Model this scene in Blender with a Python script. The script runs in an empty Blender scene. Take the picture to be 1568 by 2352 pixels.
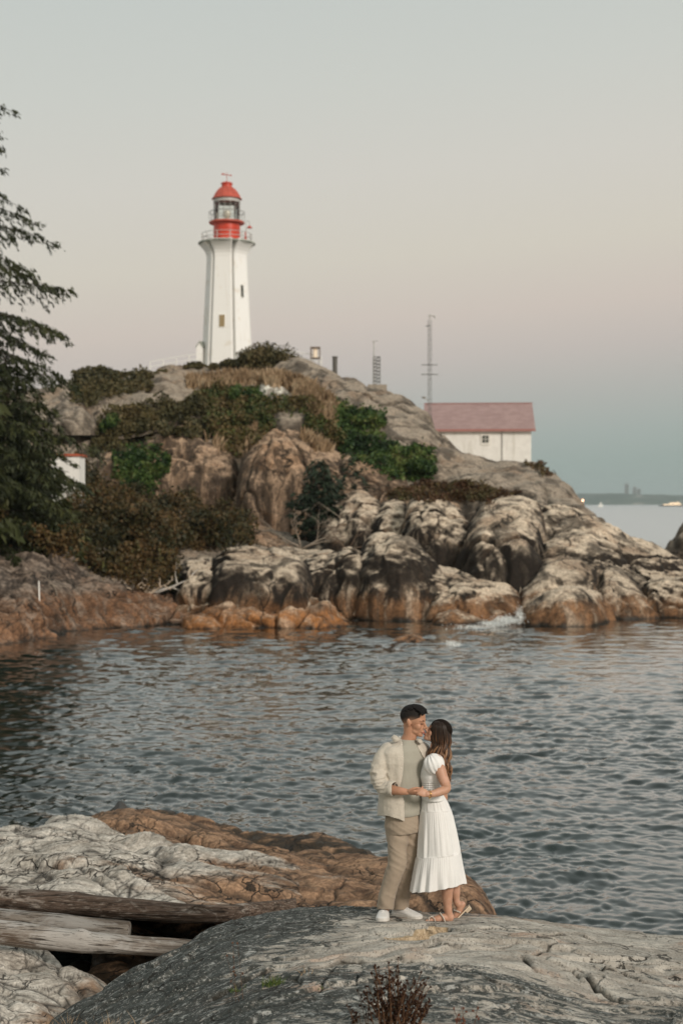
import bpy, bmesh, math, random
import numpy as np
from mathutils import Vector, Matrix
from mathutils.bvhtree import BVHTree

SC = bpy.context.scene
COL = SC.collection
R = math.radians
random.seed(7)
RNG = np.random.default_rng(11)

# ------------------------------------------------------------------ camera
F = 50 / 36 * 2352          # focal length in picture units (picture is 1568 x 2352 units)
CAMH = 5.5
PITCH = 19 / F
cam_data = bpy.data.cameras.new("camera")
cam = bpy.data.objects.new("camera", cam_data)
COL.objects.link(cam)
cam.location = (0, 0, CAMH)
cam.rotation_euler = (math.pi / 2 - PITCH, 0, 0)
cam_data.sensor_fit = 'VERTICAL'
cam_data.sensor_height = 36
cam_data.lens = 50
cam_data.clip_start = 0.1
cam_data.clip_end = 60000
cam_data.dof.use_dof = True
cam_data.dof.focus_distance = 11.6
cam_data.dof.aperture_fstop = 2.2
SC.camera = cam

# ------------------------------------------------------------------ light
SC.view_settings.view_transform = 'Standard'
SC.view_settings.look = 'None'
SC.view_settings.exposure = 0.0
SC.view_settings.gamma = 1.0
SC.cycles.use_denoising = True
SC.cycles.max_bounces = 6
SC.cycles.volume_bounces = 0
SC.cycles.transparent_max_bounces = 16
SC.cycles.sample_clamp_indirect = 4.0


def lin(r, g, b):
    f = lambda c: (c / 255 / 12.92) if c / 255 <= 0.04045 else ((c / 255 + 0.055) / 1.055) ** 2.4
    return (f(r), f(g), f(b), 1.0)


SUN_EL, SUN_AZ = R(24), R(-152)       # low glow behind the camera, a little to its right
wd = bpy.data.worlds.new("World")
SC.world = wd
wd.use_nodes = True
nt = wd.node_tree
nt.nodes.clear()
N = nt.nodes.new
L = nt.links.new
out = N('ShaderNodeOutputWorld')
bg = N('ShaderNodeBackground')
bg.inputs['Strength'].default_value = 0.110
sky = N('ShaderNodeTexSky')
sky.sky_type = 'NISHITA'
sky.sun_disc = False
sky.sun_elevation = R(1.5)
sky.sun_rotation = R(155)
tc = N('ShaderNodeTexCoord')
sep = N('ShaderNodeSeparateXYZ')
L(tc.outputs['Generated'], sep.inputs[0])
# dusk colours by height above the horizon (the earth-shadow band and the pink belt over it)
ramp = N('ShaderNodeValToRGB')
el = ramp.color_ramp
stops = [(0.0, (150, 163, 157)), (0.012, (151, 164, 158)), (0.033, (160, 169, 164)), (0.062, (174, 174, 169)),
         (0.092, (189, 181, 175)), (0.122, (200, 189, 180)), (0.165, (204, 198, 186)), (0.22, (203, 200, 192)),
         (0.28, (197, 199, 193)), (0.34, (191, 196, 192)), (0.6, (180, 187, 185)), (1.0, (176, 184, 184))]
el.elements[0].position = stops[0][0]
el.elements[0].color = lin(*stops[0][1])
el.elements[1].position = stops[1][0]
el.elements[1].color = lin(*stops[1][1])
for p_, c_ in stops[2:]:
    e = el.elements.new(p_)
    e.color = lin(*c_)



def m_(nt, op, a, b=None, c=None, clamp=False):
    n = nt.nodes.new('ShaderNodeMath')
    n.operation = op
    n.use_clamp = clamp
    for i, v in enumerate((a, b, c)):
        if v is None:
            continue
        if isinstance(v, (int, float)):
            n.inputs[i].default_value = v
        else:
            nt.links.new(v, n.inputs[i])
    return n.outputs[0]


# the bands sit a little higher toward the right
L(m_(nt, 'MULTIPLY_ADD', sep.outputs['X'], -0.075, m_(nt, 'SUBTRACT', sep.outputs['Z'], 0.004)), ramp.inputs[0])
# the side of the sunset, behind the camera, is brighter and warmer
back = m_(nt, 'MULTIPLY', sep.outputs['Y'], -1.0, clamp=True)
back = m_(nt, 'POWER', back, 1.2)
glow = N('ShaderNodeMixRGB')
glow.blend_type = 'MULTIPLY'
glow.inputs[0].default_value = 1.0
mul = N('ShaderNodeMixRGB')
mul.inputs[1].default_value = (1, 1, 1, 1)
mul.inputs[2].default_value = (1.35, 1.2, 1.05, 1)
L(back, mul.inputs[0])
L(ramp.outputs[0], glow.inputs[1])
L(mul.outputs[0], glow.inputs[2])
sc10 = N('ShaderNodeMixRGB')
sc10.blend_type = 'MULTIPLY'
sc10.inputs[0].default_value = 1.0
sc10.inputs[2].default_value = (9.7, 9.7, 9.7, 1)
L(glow.outputs[0], sc10.inputs[1])
skm = N('ShaderNodeMixRGB')
skm.blend_type = 'ADD'
skm.inputs[0].default_value = 0.03
L(sc10.outputs[0], skm.inputs[1])
L(sky.outputs[0], skm.inputs[2])
L(skm.outputs[0], bg.inputs['Color'])
L(bg.outputs[0], out.inputs['Surface'])

sun_d = bpy.data.lights.new("sun", 'SUN')
sun_d.energy = 2.5
sun_d.angle = R(14)
sun_d.color = (1.0, 0.90, 0.80)
sun = bpy.data.objects.new("sun", sun_d)
COL.objects.link(sun)
# light travels from behind the camera (right side) toward the scene
_d = Vector((-0.55, 0.72, -0.46)).normalized()
sun.rotation_euler = _d.to_track_quat('-Z', 'Y').to_euler()

# ------------------------------------------------------------------ picture <-> place
cp, sp_ = math.cos(PITCH), math.sin(PITCH)


def ray(px, py):
    x = (px - 784) / F
    u = (1176 - py) / F
    return x, cp + u * sp_, -sp_ + u * cp


def P(px, py, Y):
    x, y, z = ray(px, py)
    k = Y / y
    return Vector((x * k, Y, CAMH + z * k))


def slope(py):
    _, y, z = ray(784, py)
    return z / y


def Yat(py, z):
    """distance at which the line of sight through row py is at height z"""
    return (z - CAMH) / slope(py)


# ------------------------------------------------------------------ noise
def _h(ix, iy, iz, seed):
    with np.errstate(over='ignore'):
        h = (ix.astype(np.uint32) * np.uint32(374761393) + iy.astype(np.uint32) * np.uint32(668265263)
             + iz.astype(np.uint32) * np.uint32(2147483647) + np.uint32(seed * 362437 + 1013))
        h = (h ^ (h >> np.uint32(13))) * np.uint32(1274126177)
        h = h ^ (h >> np.uint32(16))
        h = h * np.uint32(2246822519)
        h = h ^ (h >> np.uint32(15))
    return h


def _hf(ix, iy, iz, seed):
    return _h(ix, iy, iz, seed).astype(np.float64) / 4294967295.0


def noise(p, seed=0):
    i = np.floor(p).astype(np.int64)
    f = p - i
    u = f * f * f * (f * (f * 6 - 15) + 10)
    r = 0
    for dx in (0, 1):
        for dy in (0, 1):
            for dz in (0, 1):
                h = _h(i[:, 0] + dx, i[:, 1] + dy, i[:, 2] + dz, seed)
                gx = ((h & np.uint32(1023)).astype(float) / 511.5 - 1)
                gy = (((h >> np.uint32(10)) & np.uint32(1023)).astype(float) / 511.5 - 1)
                gz = (((h >> np.uint32(20)) & np.uint32(1023)).astype(float) / 511.5 - 1)
                d = gx * (f[:, 0] - dx) + gy * (f[:, 1] - dy) + gz * (f[:, 2] - dz)
                w = (u[:, 0] if dx else 1 - u[:, 0]) * (u[:, 1] if dy else 1 - u[:, 1]) * (u[:, 2] if dz else 1 - u[:, 2])
                r = r + d * w
    return r


def fbm(p, octs=5, seed=0, gain=0.5, lac=2.03):
    a, s, q = 1.0, 0.0, p.copy()
    for o in range(octs):
        s = s + a * noise(q, seed + o * 7)
        q = q * lac + 3.1
        a *= gain
    return s


def worley(p, seed=0):
    """F1, F2 and a per-cell random"""
    i = np.floor(p).astype(np.int64)
    n = len(p)
    f1 = np.full(n, 9.0)
    f2 = np.full(n, 9.0)
    cid = np.zeros(n)
    for dx in (-1, 0, 1):
        for dy in (-1, 0, 1):
            for dz in (-1, 0, 1):
                cx, cy, cz = i[:, 0] + dx, i[:, 1] + dy, i[:, 2] + dz
                px = cx + _hf(cx, cy, cz, seed)
                py = cy + _hf(cx, cy, cz, seed + 1)
                pz = cz + _hf(cx, cy, cz, seed + 2)
                d = np.sqrt((px - p[:, 0]) ** 2 + (py - p[:, 1]) ** 2 + (pz - p[:, 2]) ** 2)
                near = d < f1
                f2 = np.where(near, f1, np.minimum(f2, d))
                cid = np.where(near, _hf(cx, cy, cz, seed + 3), cid)
                f1 = np.where(near, d, f1)
    return f1, f2, cid


# ------------------------------------------------------------------ object helpers
def tag(o, label=None, cat=None, group=None, kind=None):
    if label:
        o['label'] = label
    if cat:
        o['category'] = cat
    if group:
        o['group'] = group
    if kind:
        o['kind'] = kind
    return o


def np_mesh(name, V, Fq, mat=None, parent=None, smooth=True, attrs=None, loc=None):
    """V (n,3), Fq (m,k) of equal sided faces"""
    V = np.asarray(V, dtype=np.float64)
    Fq = np.asarray(Fq, dtype=np.int32)
    if loc is not None:
        V = V - np.array(loc)
    me = bpy.data.meshes.new(name)
    k = Fq.shape[1]
    me.vertices.add(len(V))
    me.vertices.foreach_set('co', V.astype(np.float32).ravel())
    me.loops.add(Fq.size)
    me.loops.foreach_set('vertex_index', Fq.ravel())
    me.polygons.add(len(Fq))
    me.polygons.foreach_set('loop_start', np.arange(0, Fq.size, k, dtype=np.int32))
    me.polygons.foreach_set('loop_total', np.full(len(Fq), k, dtype=np.int32))
    if smooth:
        me.polygons.foreach_set('use_smooth', np.ones(len(Fq), dtype=bool))
    me.update(calc_edges=True)
    if attrs:
        for an, av in attrs.items():
            at = me.attributes.new(an, 'FLOAT', 'POINT')
            at.data.foreach_set('value', np.asarray(av, dtype=np.float32))
    if mat:
        me.materials.append(mat)
    o = bpy.data.objects.new(name, me)
    COL.objects.link(o)
    if loc is not None:
        o.location = loc
    if parent:
        o.parent = parent
        if loc is not None:
            pw = Vector(parent.location)
            o.location = Vector(loc) - pw
    return o


def empty(name, loc=(0, 0, 0), rz=0.0):
    o = bpy.data.objects.new(name, None)
    o.location = loc
    o.rotation_euler = (0, 0, rz)
    o.empty_display_size = 0.3
    COL.objects.link(o)
    return o


def grid_faces(nu, nv):
    a = np.arange(nu * nv).reshape(nu, nv)
    return np.stack([a[:-1, :-1], a[1:, :-1], a[1:, 1:], a[:-1, 1:]], -1).reshape(-1, 4)


class MB:
    """collects simple pieces into one mesh"""
    def __init__(self):
        self.bm = bmesh.new()

    def box(self, c, s, rot=None, bev=0):
        r = bmesh.ops.create_cube(self.bm, size=1)
        M = Matrix.Translation(Vector(c)) @ (rot.to_4x4() if rot else Matrix.Identity(4)) @ Matrix.Diagonal((s[0], s[1], s[2], 1))
        bmesh.ops.transform(self.bm, matrix=M, verts=r['verts'])
        if bev:
            es = list({e for v in r['verts'] for e in v.link_edges})
            bmesh.ops.bevel(self.bm, geom=es, offset=bev, segments=2, affect='EDGES', profile=0.5)
        return self

    def tube(self, pts, rad, seg=8, cap=True, flat=1.0, nrm=None):
        pts = [Vector(p) for p in pts]
        if isinstance(rad, (int, float)):
            rad = [rad] * len(pts)
        rings = []
        ref = Vector((0, 0, 1)) if nrm is None else Vector(nrm)
        prev = None
        for i, p in enumerate(pts):
            t = (pts[min(i + 1, len(pts) - 1)] - pts[max(i - 1, 0)])
            if t.length < 1e-9:
                t = Vector((0, 0, 1))
            t.normalize()
            if prev is None:
                a = ref if abs(ref.dot(t)) < 0.95 else Vector((1, 0, 0))
                u = (a - t * a.dot(t)).normalized()
            else:
                u = (prev - t * prev.dot(t))
                u = u.normalized() if u.length > 1e-6 else t.orthogonal().normalized()
            prev = u
            v = t.cross(u)
            rings.append([self.bm.verts.new(p + (u * math.cos(a) * flat + v * math.sin(a)) * rad[i])
                          for a in [2 * math.pi * k / seg for k in range(seg)]])
        for a, b in zip(rings[:-1], rings[1:]):
            for k in range(seg):
                self.bm.faces.new((a[k], a[(k + 1) % seg], b[(k + 1) % seg], b[k]))
        if cap:
            self.bm.faces.new(rings[0][::-1])
            self.bm.faces.new(rings[-1])
        return self

    def lathe(self, prof, c=(0, 0, 0), seg=48, a0=0, a1=2 * math.pi):
        full = abs(a1 - a0 - 2 * math.pi) < 1e-6
        n = seg if full else seg + 1
        rings = []
        for r, z in prof:
            rings.append([self.bm.verts.new((c[0] + r * math.cos(a0 + (a1 - a0) * k / seg),
                                             c[1] + r * math.sin(a0 + (a1 - a0) * k / seg), c[2] + z)) for k in range(n)])
        for a, b in zip(rings[:-1], rings[1:]):
            for k in range(n if full else n - 1):
                self.bm.faces.new((a[k], a[(k + 1) % n], b[(k + 1) % n], b[k]))
        return self

    def poly(self, pts):
        self.bm.faces.new([self.bm.verts.new(p) for p in pts])
        return self

    def prism(self, pts, d):
        """polygon pts extruded by vector d"""
        d = Vector(d)
        a = [self.bm.verts.new(p) for p in pts]
        b = [self.bm.verts.new(Vector(p) + d) for p in pts]
        self.bm.faces.new(a[::-1])
        self.bm.faces.new(b)
        n = len(a)
        for k in range(n):
            self.bm.faces.new((a[k], a[(k + 1) % n], b[(k + 1) % n], b[k]))
        return self

    def ball(self, c, s, sub=2):
        r = bmesh.ops.create_icosphere(self.bm, subdivisions=sub, radius=1)
        if isinstance(s, (int, float)):
            s = (s, s, s)
        bmesh.ops.transform(self.bm, matrix=Matrix.Translation(Vector(c)) @ Matrix.Diagonal((*s, 1)), verts=r['verts'])
        return self

    def build(self, name, mat, parent=None, smooth=False, angle=None):
        bmesh.ops.recalc_face_normals(self.bm, faces=self.bm.faces)
        me = bpy.data.meshes.new(name)
        self.bm.to_mesh(me)
        self.bm.free()
        if smooth:
            me.polygons.foreach_set('use_smooth', [True] * len(me.polygons))
            if angle:
                me.set_sharp_from_angle(angle=angle)
        me.materials.append(mat)
        o = bpy.data.objects.new(name, me)
        COL.objects.link(o)
        if parent:
            o.parent = parent
        return o


# ------------------------------------------------------------------ materials
class MT:
    """small node-graph writer"""
    def __init__(self, name, rough=0.7, spec=0.3):
        self.m = bpy.data.materials.new(name)
        self.m.use_nodes = True
        self.nt = self.m.node_tree
        self.b = self.nt.nodes['Principled BSDF']
        self.b.inputs['Roughness'].default_value = rough
        self.b.inputs['Specular IOR Level'].default_value = spec

    def n(self, t, **kw):
        x = self.nt.nodes.new(t)
        for k, v in kw.items():
            setattr(x, k, v)
        return x

    def l(self, a, b):
        self.nt.links.new(a, b)

    def math(self, op, a, b=None, c=None, clamp=False):
        return m_(self.nt, op, a, b, c, clamp)

    def pos(self, scale=(1, 1, 1)):
        g = self.n('ShaderNodeNewGeometry')
        mp = self.n('ShaderNodeMapping')
        mp.inputs['Scale'].default_value = scale
        self.l(g.outputs['Position'], mp.inputs[0])
        return mp.outputs[0]

    def obj(self, scale=(1, 1, 1)):
        g = self.n('ShaderNodeTexCoord')
        mp = self.n('ShaderNodeMapping')
        mp.inputs['Scale'].default_value = scale
        self.l(g.outputs['Object'], mp.inputs[0])
        return mp.outputs[0]

    def noise(self, vec, scale, detail=5, rough=0.6, dist=0.0):
        x = self.n('ShaderNodeTexNoise')
        x.inputs['Scale'].default_value = scale
        x.inputs['Detail'].default_value = detail
        x.inputs['Roughness'].default_value = rough
        x.inputs['Distortion'].default_value = dist
        self.l(vec, x.inputs['Vector'])
        return x.outputs['Fac']

    def voro(self, vec, scale, feature='DISTANCE_TO_EDGE'):
        x = self.n('ShaderNodeTexVoronoi', feature=feature)
        x.inputs['Scale'].default_value = scale
        self.l(vec, x.inputs['Vector'])
        return x.outputs['Distance']

    def rng(self, v, a, b, c=0.0, d=1.0, smooth=True):
        x = self.n('ShaderNodeMapRange')
        x.interpolation_type = 'SMOOTHSTEP' if smooth else 'LINEAR'
        for i, q in zip((1, 2, 3, 4), (a, b, c, d)):
            x.inputs[i].default_value = q
        self.l(v, x.inputs[0])
        return x.outputs[0]

    def mix(self, f, a, b, mode='MIX'):
        x = self.n('ShaderNodeMixRGB', blend_type=mode)
        for i, q in enumerate((f, a, b)):
            if isinstance(q, (int, float)):
                x.inputs[i].default_value = q
            elif isinstance(q, tuple):
                x.inputs[i].default_value = q if len(q) == 4 else (*q, 1)
            else:
                self.l(q, x.inputs[i])
        return x.outputs[0]

    def ramp(self, v, stops):
        x = self.n('ShaderNodeValToRGB')
        r = x.color_ramp
        for i, (p, c) in enumerate(stops):
            e = r.elements[i] if i < 2 else r.elements.new(p)
            e.position = p
            e.color = c if len(c) == 4 else (*c, 1)
        self.l(v, x.inputs[0])
        return x.outputs[0]

    def bump(self, h, strength=0.5, dist=0.05, normal=None):
        x = self.n('ShaderNodeBump')
        x.inputs['Strength'].default_value = strength
        x.inputs['Distance'].default_value = dist
        self.l(h, x.inputs['Height'])
        if normal is not None:
            self.l(normal, x.inputs['Normal'])
        return x.outputs[0]

    def done(self, color=None, normal=None, rough=None):
        if color is not None:
            if isinstance(color, tuple):
                self.b.inputs['Base Color'].default_value = color if len(color) == 4 else (*color, 1)
            else:
                self.l(color, self.b.inputs['Base Color'])
        if normal is not None:
            self.l(normal, self.b.inputs['Normal'])
        if rough is not None:
            self.l(rough, self.b.inputs['Roughness'])
        return self.m


def plain(name, col, rough=0.6, spec=0.3, vary=0.12, scale=6.0, bump=0.0, metal=0.0):
    t = MT(name, rough, spec)
    v = t.noise(t.obj(), scale, 4)
    c = t.mix(t.rng(v, 0.3, 0.7), tuple(x * (1 - vary) for x in col), tuple(min(1, x * (1 + vary)) for x in col))
    t.b.inputs['Metallic'].default_value = metal
    nrm = t.bump(v, bump, 0.02) if bump else None
    return t.done(c, nrm)


def rock_mat(name, light, mid, dark, orange, z_wet=0.35, z_or=1.6, z_band=(2.0, 3.4), streak=0.55, lich=0.5, sc=1.0,
             crackcol=(0.010, 0.009, 0.007), bumpd=0.06, speck=0.0, band_amt=0.0, zj=1.0, lowest=None):
    """weathered granite: pale lichen on what faces up, brown-black run-off streaks on what is steep,
    a dark band and rusty orange above the tide line, near black wet foot"""
    t = MT(name, 0.82, 0.25)
    g = t.n('ShaderNodeNewGeometry')
    sp = t.n('ShaderNodeSeparateXYZ')
    t.l(g.outputs['Position'], sp.inputs[0])
    sn = t.n('ShaderNodeSeparateXYZ')
    t.l(g.outputs['Normal'], sn.inputs[0])
    nb = t.noise(t.pos((1, 1, 1)), 0.35 * sc, 6, 0.62, 0.4)
    nm = t.noise(t.pos((1, 1, 0.6)), 1.1 * sc, 6, 0.6, 0.3)
    nf = t.noise(t.pos((1, 1, 1)), 9.0 * sc, 6, 0.7)
    st = t.noise(t.pos((0.9 * sc, 0.9 * sc, 0.13 * sc)), 1.0, 5, 0.6, 0.8)
    st2 = t.noise(t.pos((2.6 * sc, 2.6 * sc, 0.3 * sc)), 1.0, 5, 0.6, 0.3)
    c = t.mix(t.rng(nm, 0.36, 0.66), tuple(x * 0.72 for x in mid), tuple(x * 0.74 for x in light))
    # lichen on upward faces
    up = t.rng(t.math('ADD', sn.outputs['Z'], t.math('MULTIPLY', t.math('SUBTRACT', nb, 0.5), 0.9)), 0.42, 0.80)
    pale = tuple(min(0.8, x * 1.42) for x in light)
    c = t.mix(t.math('MULTIPLY', up, lich), c, pale)
    # warm stain patches
    c = t.mix(t.math('MULTIPLY', t.rng(nb, 0.5, 0.66), 0.55), c, tuple(0.5 * (a + b) for a, b in zip(orange, mid)))
    # run-off streaks
    steep = t.rng(sn.outputs['Z'], 0.95, 0.55)
    s1 = t.rng(st, 0.45, 0.53)
    s2 = t.rng(st2, 0.50, 0.58)
    sm = t.math('MULTIPLY', t.math('MAXIMUM', s1, t.math('MULTIPLY', s2, 0.7)), steep)
    c = t.mix(t.math('MULTIPLY', sm, streak), c, dark)
    # pale mineral streaks
    st3 = t.noise(t.pos((1.7 * sc, 1.7 * sc, 0.2 * sc)), 1.3, 5, 0.6, 0.5)
    c = t.mix(t.math('MULTIPLY', t.math('MULTIPLY', t.rng(st3, 0.55, 0.64), steep), 0.5), c, light)
    # general dark mottling
    c = t.mix(t.math('MULTIPLY', t.rng(t.noise(t.pos((1, 1, 0.6)), 0.55 * sc, 7, 0.66, 0.6), 0.50, 0.60), 0.75), c, tuple(x * 1.5 for x in dark))
    # zones by height
    zz = t.math('ADD', sp.outputs['Z'], t.math('MULTIPLY', t.math('SUBTRACT', st, 0.5), 5.0 * zj))
    zz = t.math('ADD', zz, t.math('MULTIPLY', t.math('SUBTRACT', nb, 0.5), 3.0 * zj))
    if band_amt:
        bnd = t.math('MULTIPLY', t.rng(zz, z_band[0] - 0.5, z_band[0] + 0.2), t.rng(zz, z_band[1] + 0.5, z_band[1] - 0.4))
        bnd = t.math('MULTIPLY', bnd, t.rng(sn.outputs['Z'], 0.95, 0.55, 0.15, 1))
        c = t.mix(t.math('MULTIPLY', bnd, band_amt), c, tuple(x * 1.0 for x in dark))
    orr = t.math('MULTIPLY', t.rng(zz, z_or, z_or - 1.3 * max(zj, 0.5)), t.rng(st3, 0.62, 0.45, 0.35, 1))
    c = t.mix(t.math('MULTIPLY', orr, 0.85), c, t.mix(t.rng(nm, 0.35, 0.65), tuple(x * 0.45 for x in orange), orange))
    zw = t.math('ADD', sp.outputs['Z'], t.math('MULTIPLY', t.math('SUBTRACT', nm, 0.5), 0.8))
    c = t.mix(t.rng(zw, z_wet, z_wet - 0.28), c, (0.012, 0.011, 0.008))
    # speckle of dark crystals / lichen
    if speck:
        sk = t.rng(t.noise(t.pos(), 42.0, 3, 0.7), 0.56, 0.66)
        c = t.mix(t.math('MULTIPLY', sk, speck), c, tuple(x * 0.8 for x in dark))
    # joints
    wv_ = t.n('ShaderNodeVectorMath', operation='ADD')
    t.l(t.pos((0.45 * sc, 0.45 * sc, 0.16 * sc)), wv_.inputs[0])
    wn_ = t.n('ShaderNodeTexNoise')
    wn_.inputs['Scale'].default_value = 0.8
    wn_.inputs['Detail'].default_value = 4
    t.l(t.pos(), wn_.inputs['Vector'])
    wm_ = t.n('ShaderNodeVectorMath', operation='SCALE')
    wm_.inputs['Scale'].default_value = 0.45
    t.l(wn_.outputs['Color'], wm_.inputs[0])
    t.l(wm_.outputs[0], wv_.inputs[1])
    jt = t.math('MULTIPLY', t.rng(t.voro(wv_.outputs[0], 1.0), 0.016, 0.004), t.rng(nb, 0.48, 0.58))
    c = t.mix(t.math('MULTIPLY', jt, 0.85), c, crackcol)
    # cracks carried by the mesh
    at = t.n('ShaderNodeAttribute')
    at.attribute_name = 'crack'
    c = t.mix(t.math('MULTIPLY', at.outputs['Fac'], 0.9, clamp=True), c, crackcol)
    c = t.mix(1.0, c, t.mix(t.rng(nf, 0.38, 0.62), (0.62, 0.60, 0.58), (1.22, 1.2, 1.16)), 'MULTIPLY')
    h = t.math('ADD', t.math('MULTIPLY', nm, 0.5), t.math('MULTIPLY', nf, 0.22))
    h = t.math('ADD', h, t.math('MULTIPLY', st2, 0.35))
    h = t.math('SUBTRACT', h, t.math('MULTIPLY', jt, 0.8))
    nrm = t.bump(h, 0.9, bumpd)
    rg = t.rng(zw, z_wet, z_wet - 0.4, 0.85, 0.35)
    return t.done(c, nrm, rg)


# ------------------------------------------------------------------ rock sheets
def smooth_interp(x, xs, ys, k):
    y = np.interp(x, xs, ys)
    if k > 1:
        pad = np.pad(y, (k, k), mode='edge')
        ker = np.hanning(2 * k + 1)
        ker /= ker.sum()
        y = np.convolve(pad, ker, mode='same')[k:-k]
    return y


def displace(V, shape, lumps, cracks, fine, seed, flute=0.0, aniso=(1, 1, 1), gt=0.45, slabs=()):
    """V flat (nu*nv,3) grid; pushes it along its normals; returns V and crack mask"""
    nu, nv = shape
    G = V.reshape(nu, nv, 3)
    du = np.gradient(G, axis=0)
    dv = np.gradient(G, axis=1)
    n = np.cross(du, dv).reshape(-1, 3)
    ln = np.linalg.norm(n, axis=1, keepdims=True)
    n = np.where(ln > 1e-9, n / np.maximum(ln, 1e-9), np.array([[0, 0, 1.0]]))
    # outward = up / toward camera
    if (n[:, 2] * 1.0 - n[:, 1] * 0.6).sum() < 0:
        n = -n
    an = np.array(aniso)
    d = np.zeros(len(V))
    crack = np.zeros(len(V))
    for s, a in lumps:
        d += a * fbm(V * an / s, 4, seed)
    if flute:
        q = V * np.array([0.9, 0.9, 0.12])
        d += flute * (0.5 - np.abs(fbm(q, 3, seed + 91))) * 1.0
    for s, a, w in cracks:
        q = V * an / s + 0.35 * np.stack([noise(V / s * 0.9, seed + 3), noise(V / s * 0.9 + 7, seed + 4), noise(V / s * 0.9 + 13, seed + 5)], 1)
        q += 0.08 * noise(V / s * 5, seed + 6)[:, None]
        f1, f2, cid = worley(q, seed + 20)
        e = f2 - f1
        m = np.clip(1 - e / w, 0, 1) ** 1.5
        gate = np.clip(noise(V / s * 0.45, seed + 33) * 2.6 + gt, 0, 1)
        d += -a * m * gate + (cid - 0.5) * a * 0.9 * np.clip(e * 3.0, 0, 1) + a * 0.25 * gate * np.clip(e * 2.0, 0, 1)
        crack = np.maximum(crack, np.clip(1 - e / (w * 0.45), 0, 1) * gate)
    for (ang, Ls, Ws, amp, cw) in slabs:
        ca, sa = math.cos(ang), math.sin(ang)
        q = np.stack([(V[:, 0] * ca + V[:, 1] * sa) / Ls, (-V[:, 0] * sa + V[:, 1] * ca) / Ws, V[:, 2] * 0.0 + seed], 1)
        q[:, :2] += 0.22 * np.stack([noise(V * 1.1, seed + 8), noise(V * 1.1 + 5, seed + 9)], 1) + 0.05 * noise(V * 6, seed + 10)[:, None]
        f1, f2, cid = worley(q, seed + 60)
        e = f2 - f1
        d += amp * (np.sqrt(np.clip(e, 0, 0.5) / 0.5) - 0.7) + (cid - 0.5) * amp * 1.3 * np.clip(e * 5, 0, 1)
        # each slab dips to one side and breaks off at the other
        d += amp * 0.8 * np.clip(e * 6, 0, 1) * (q[:, 1] - np.floor(q[:, 1]) - 0.5) * (cid - 0.3)
        crack = np.maximum(crack, np.clip(1 - e / cw, 0, 1) * np.clip(noise(V * 1.7 + 3, seed + 11) * 2.2 + 0.75, 0, 1))
    if fine:
        d += fine * fbm(V * 2.2, 4, seed + 55)
    return V + n * d[:, None], crack


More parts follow.
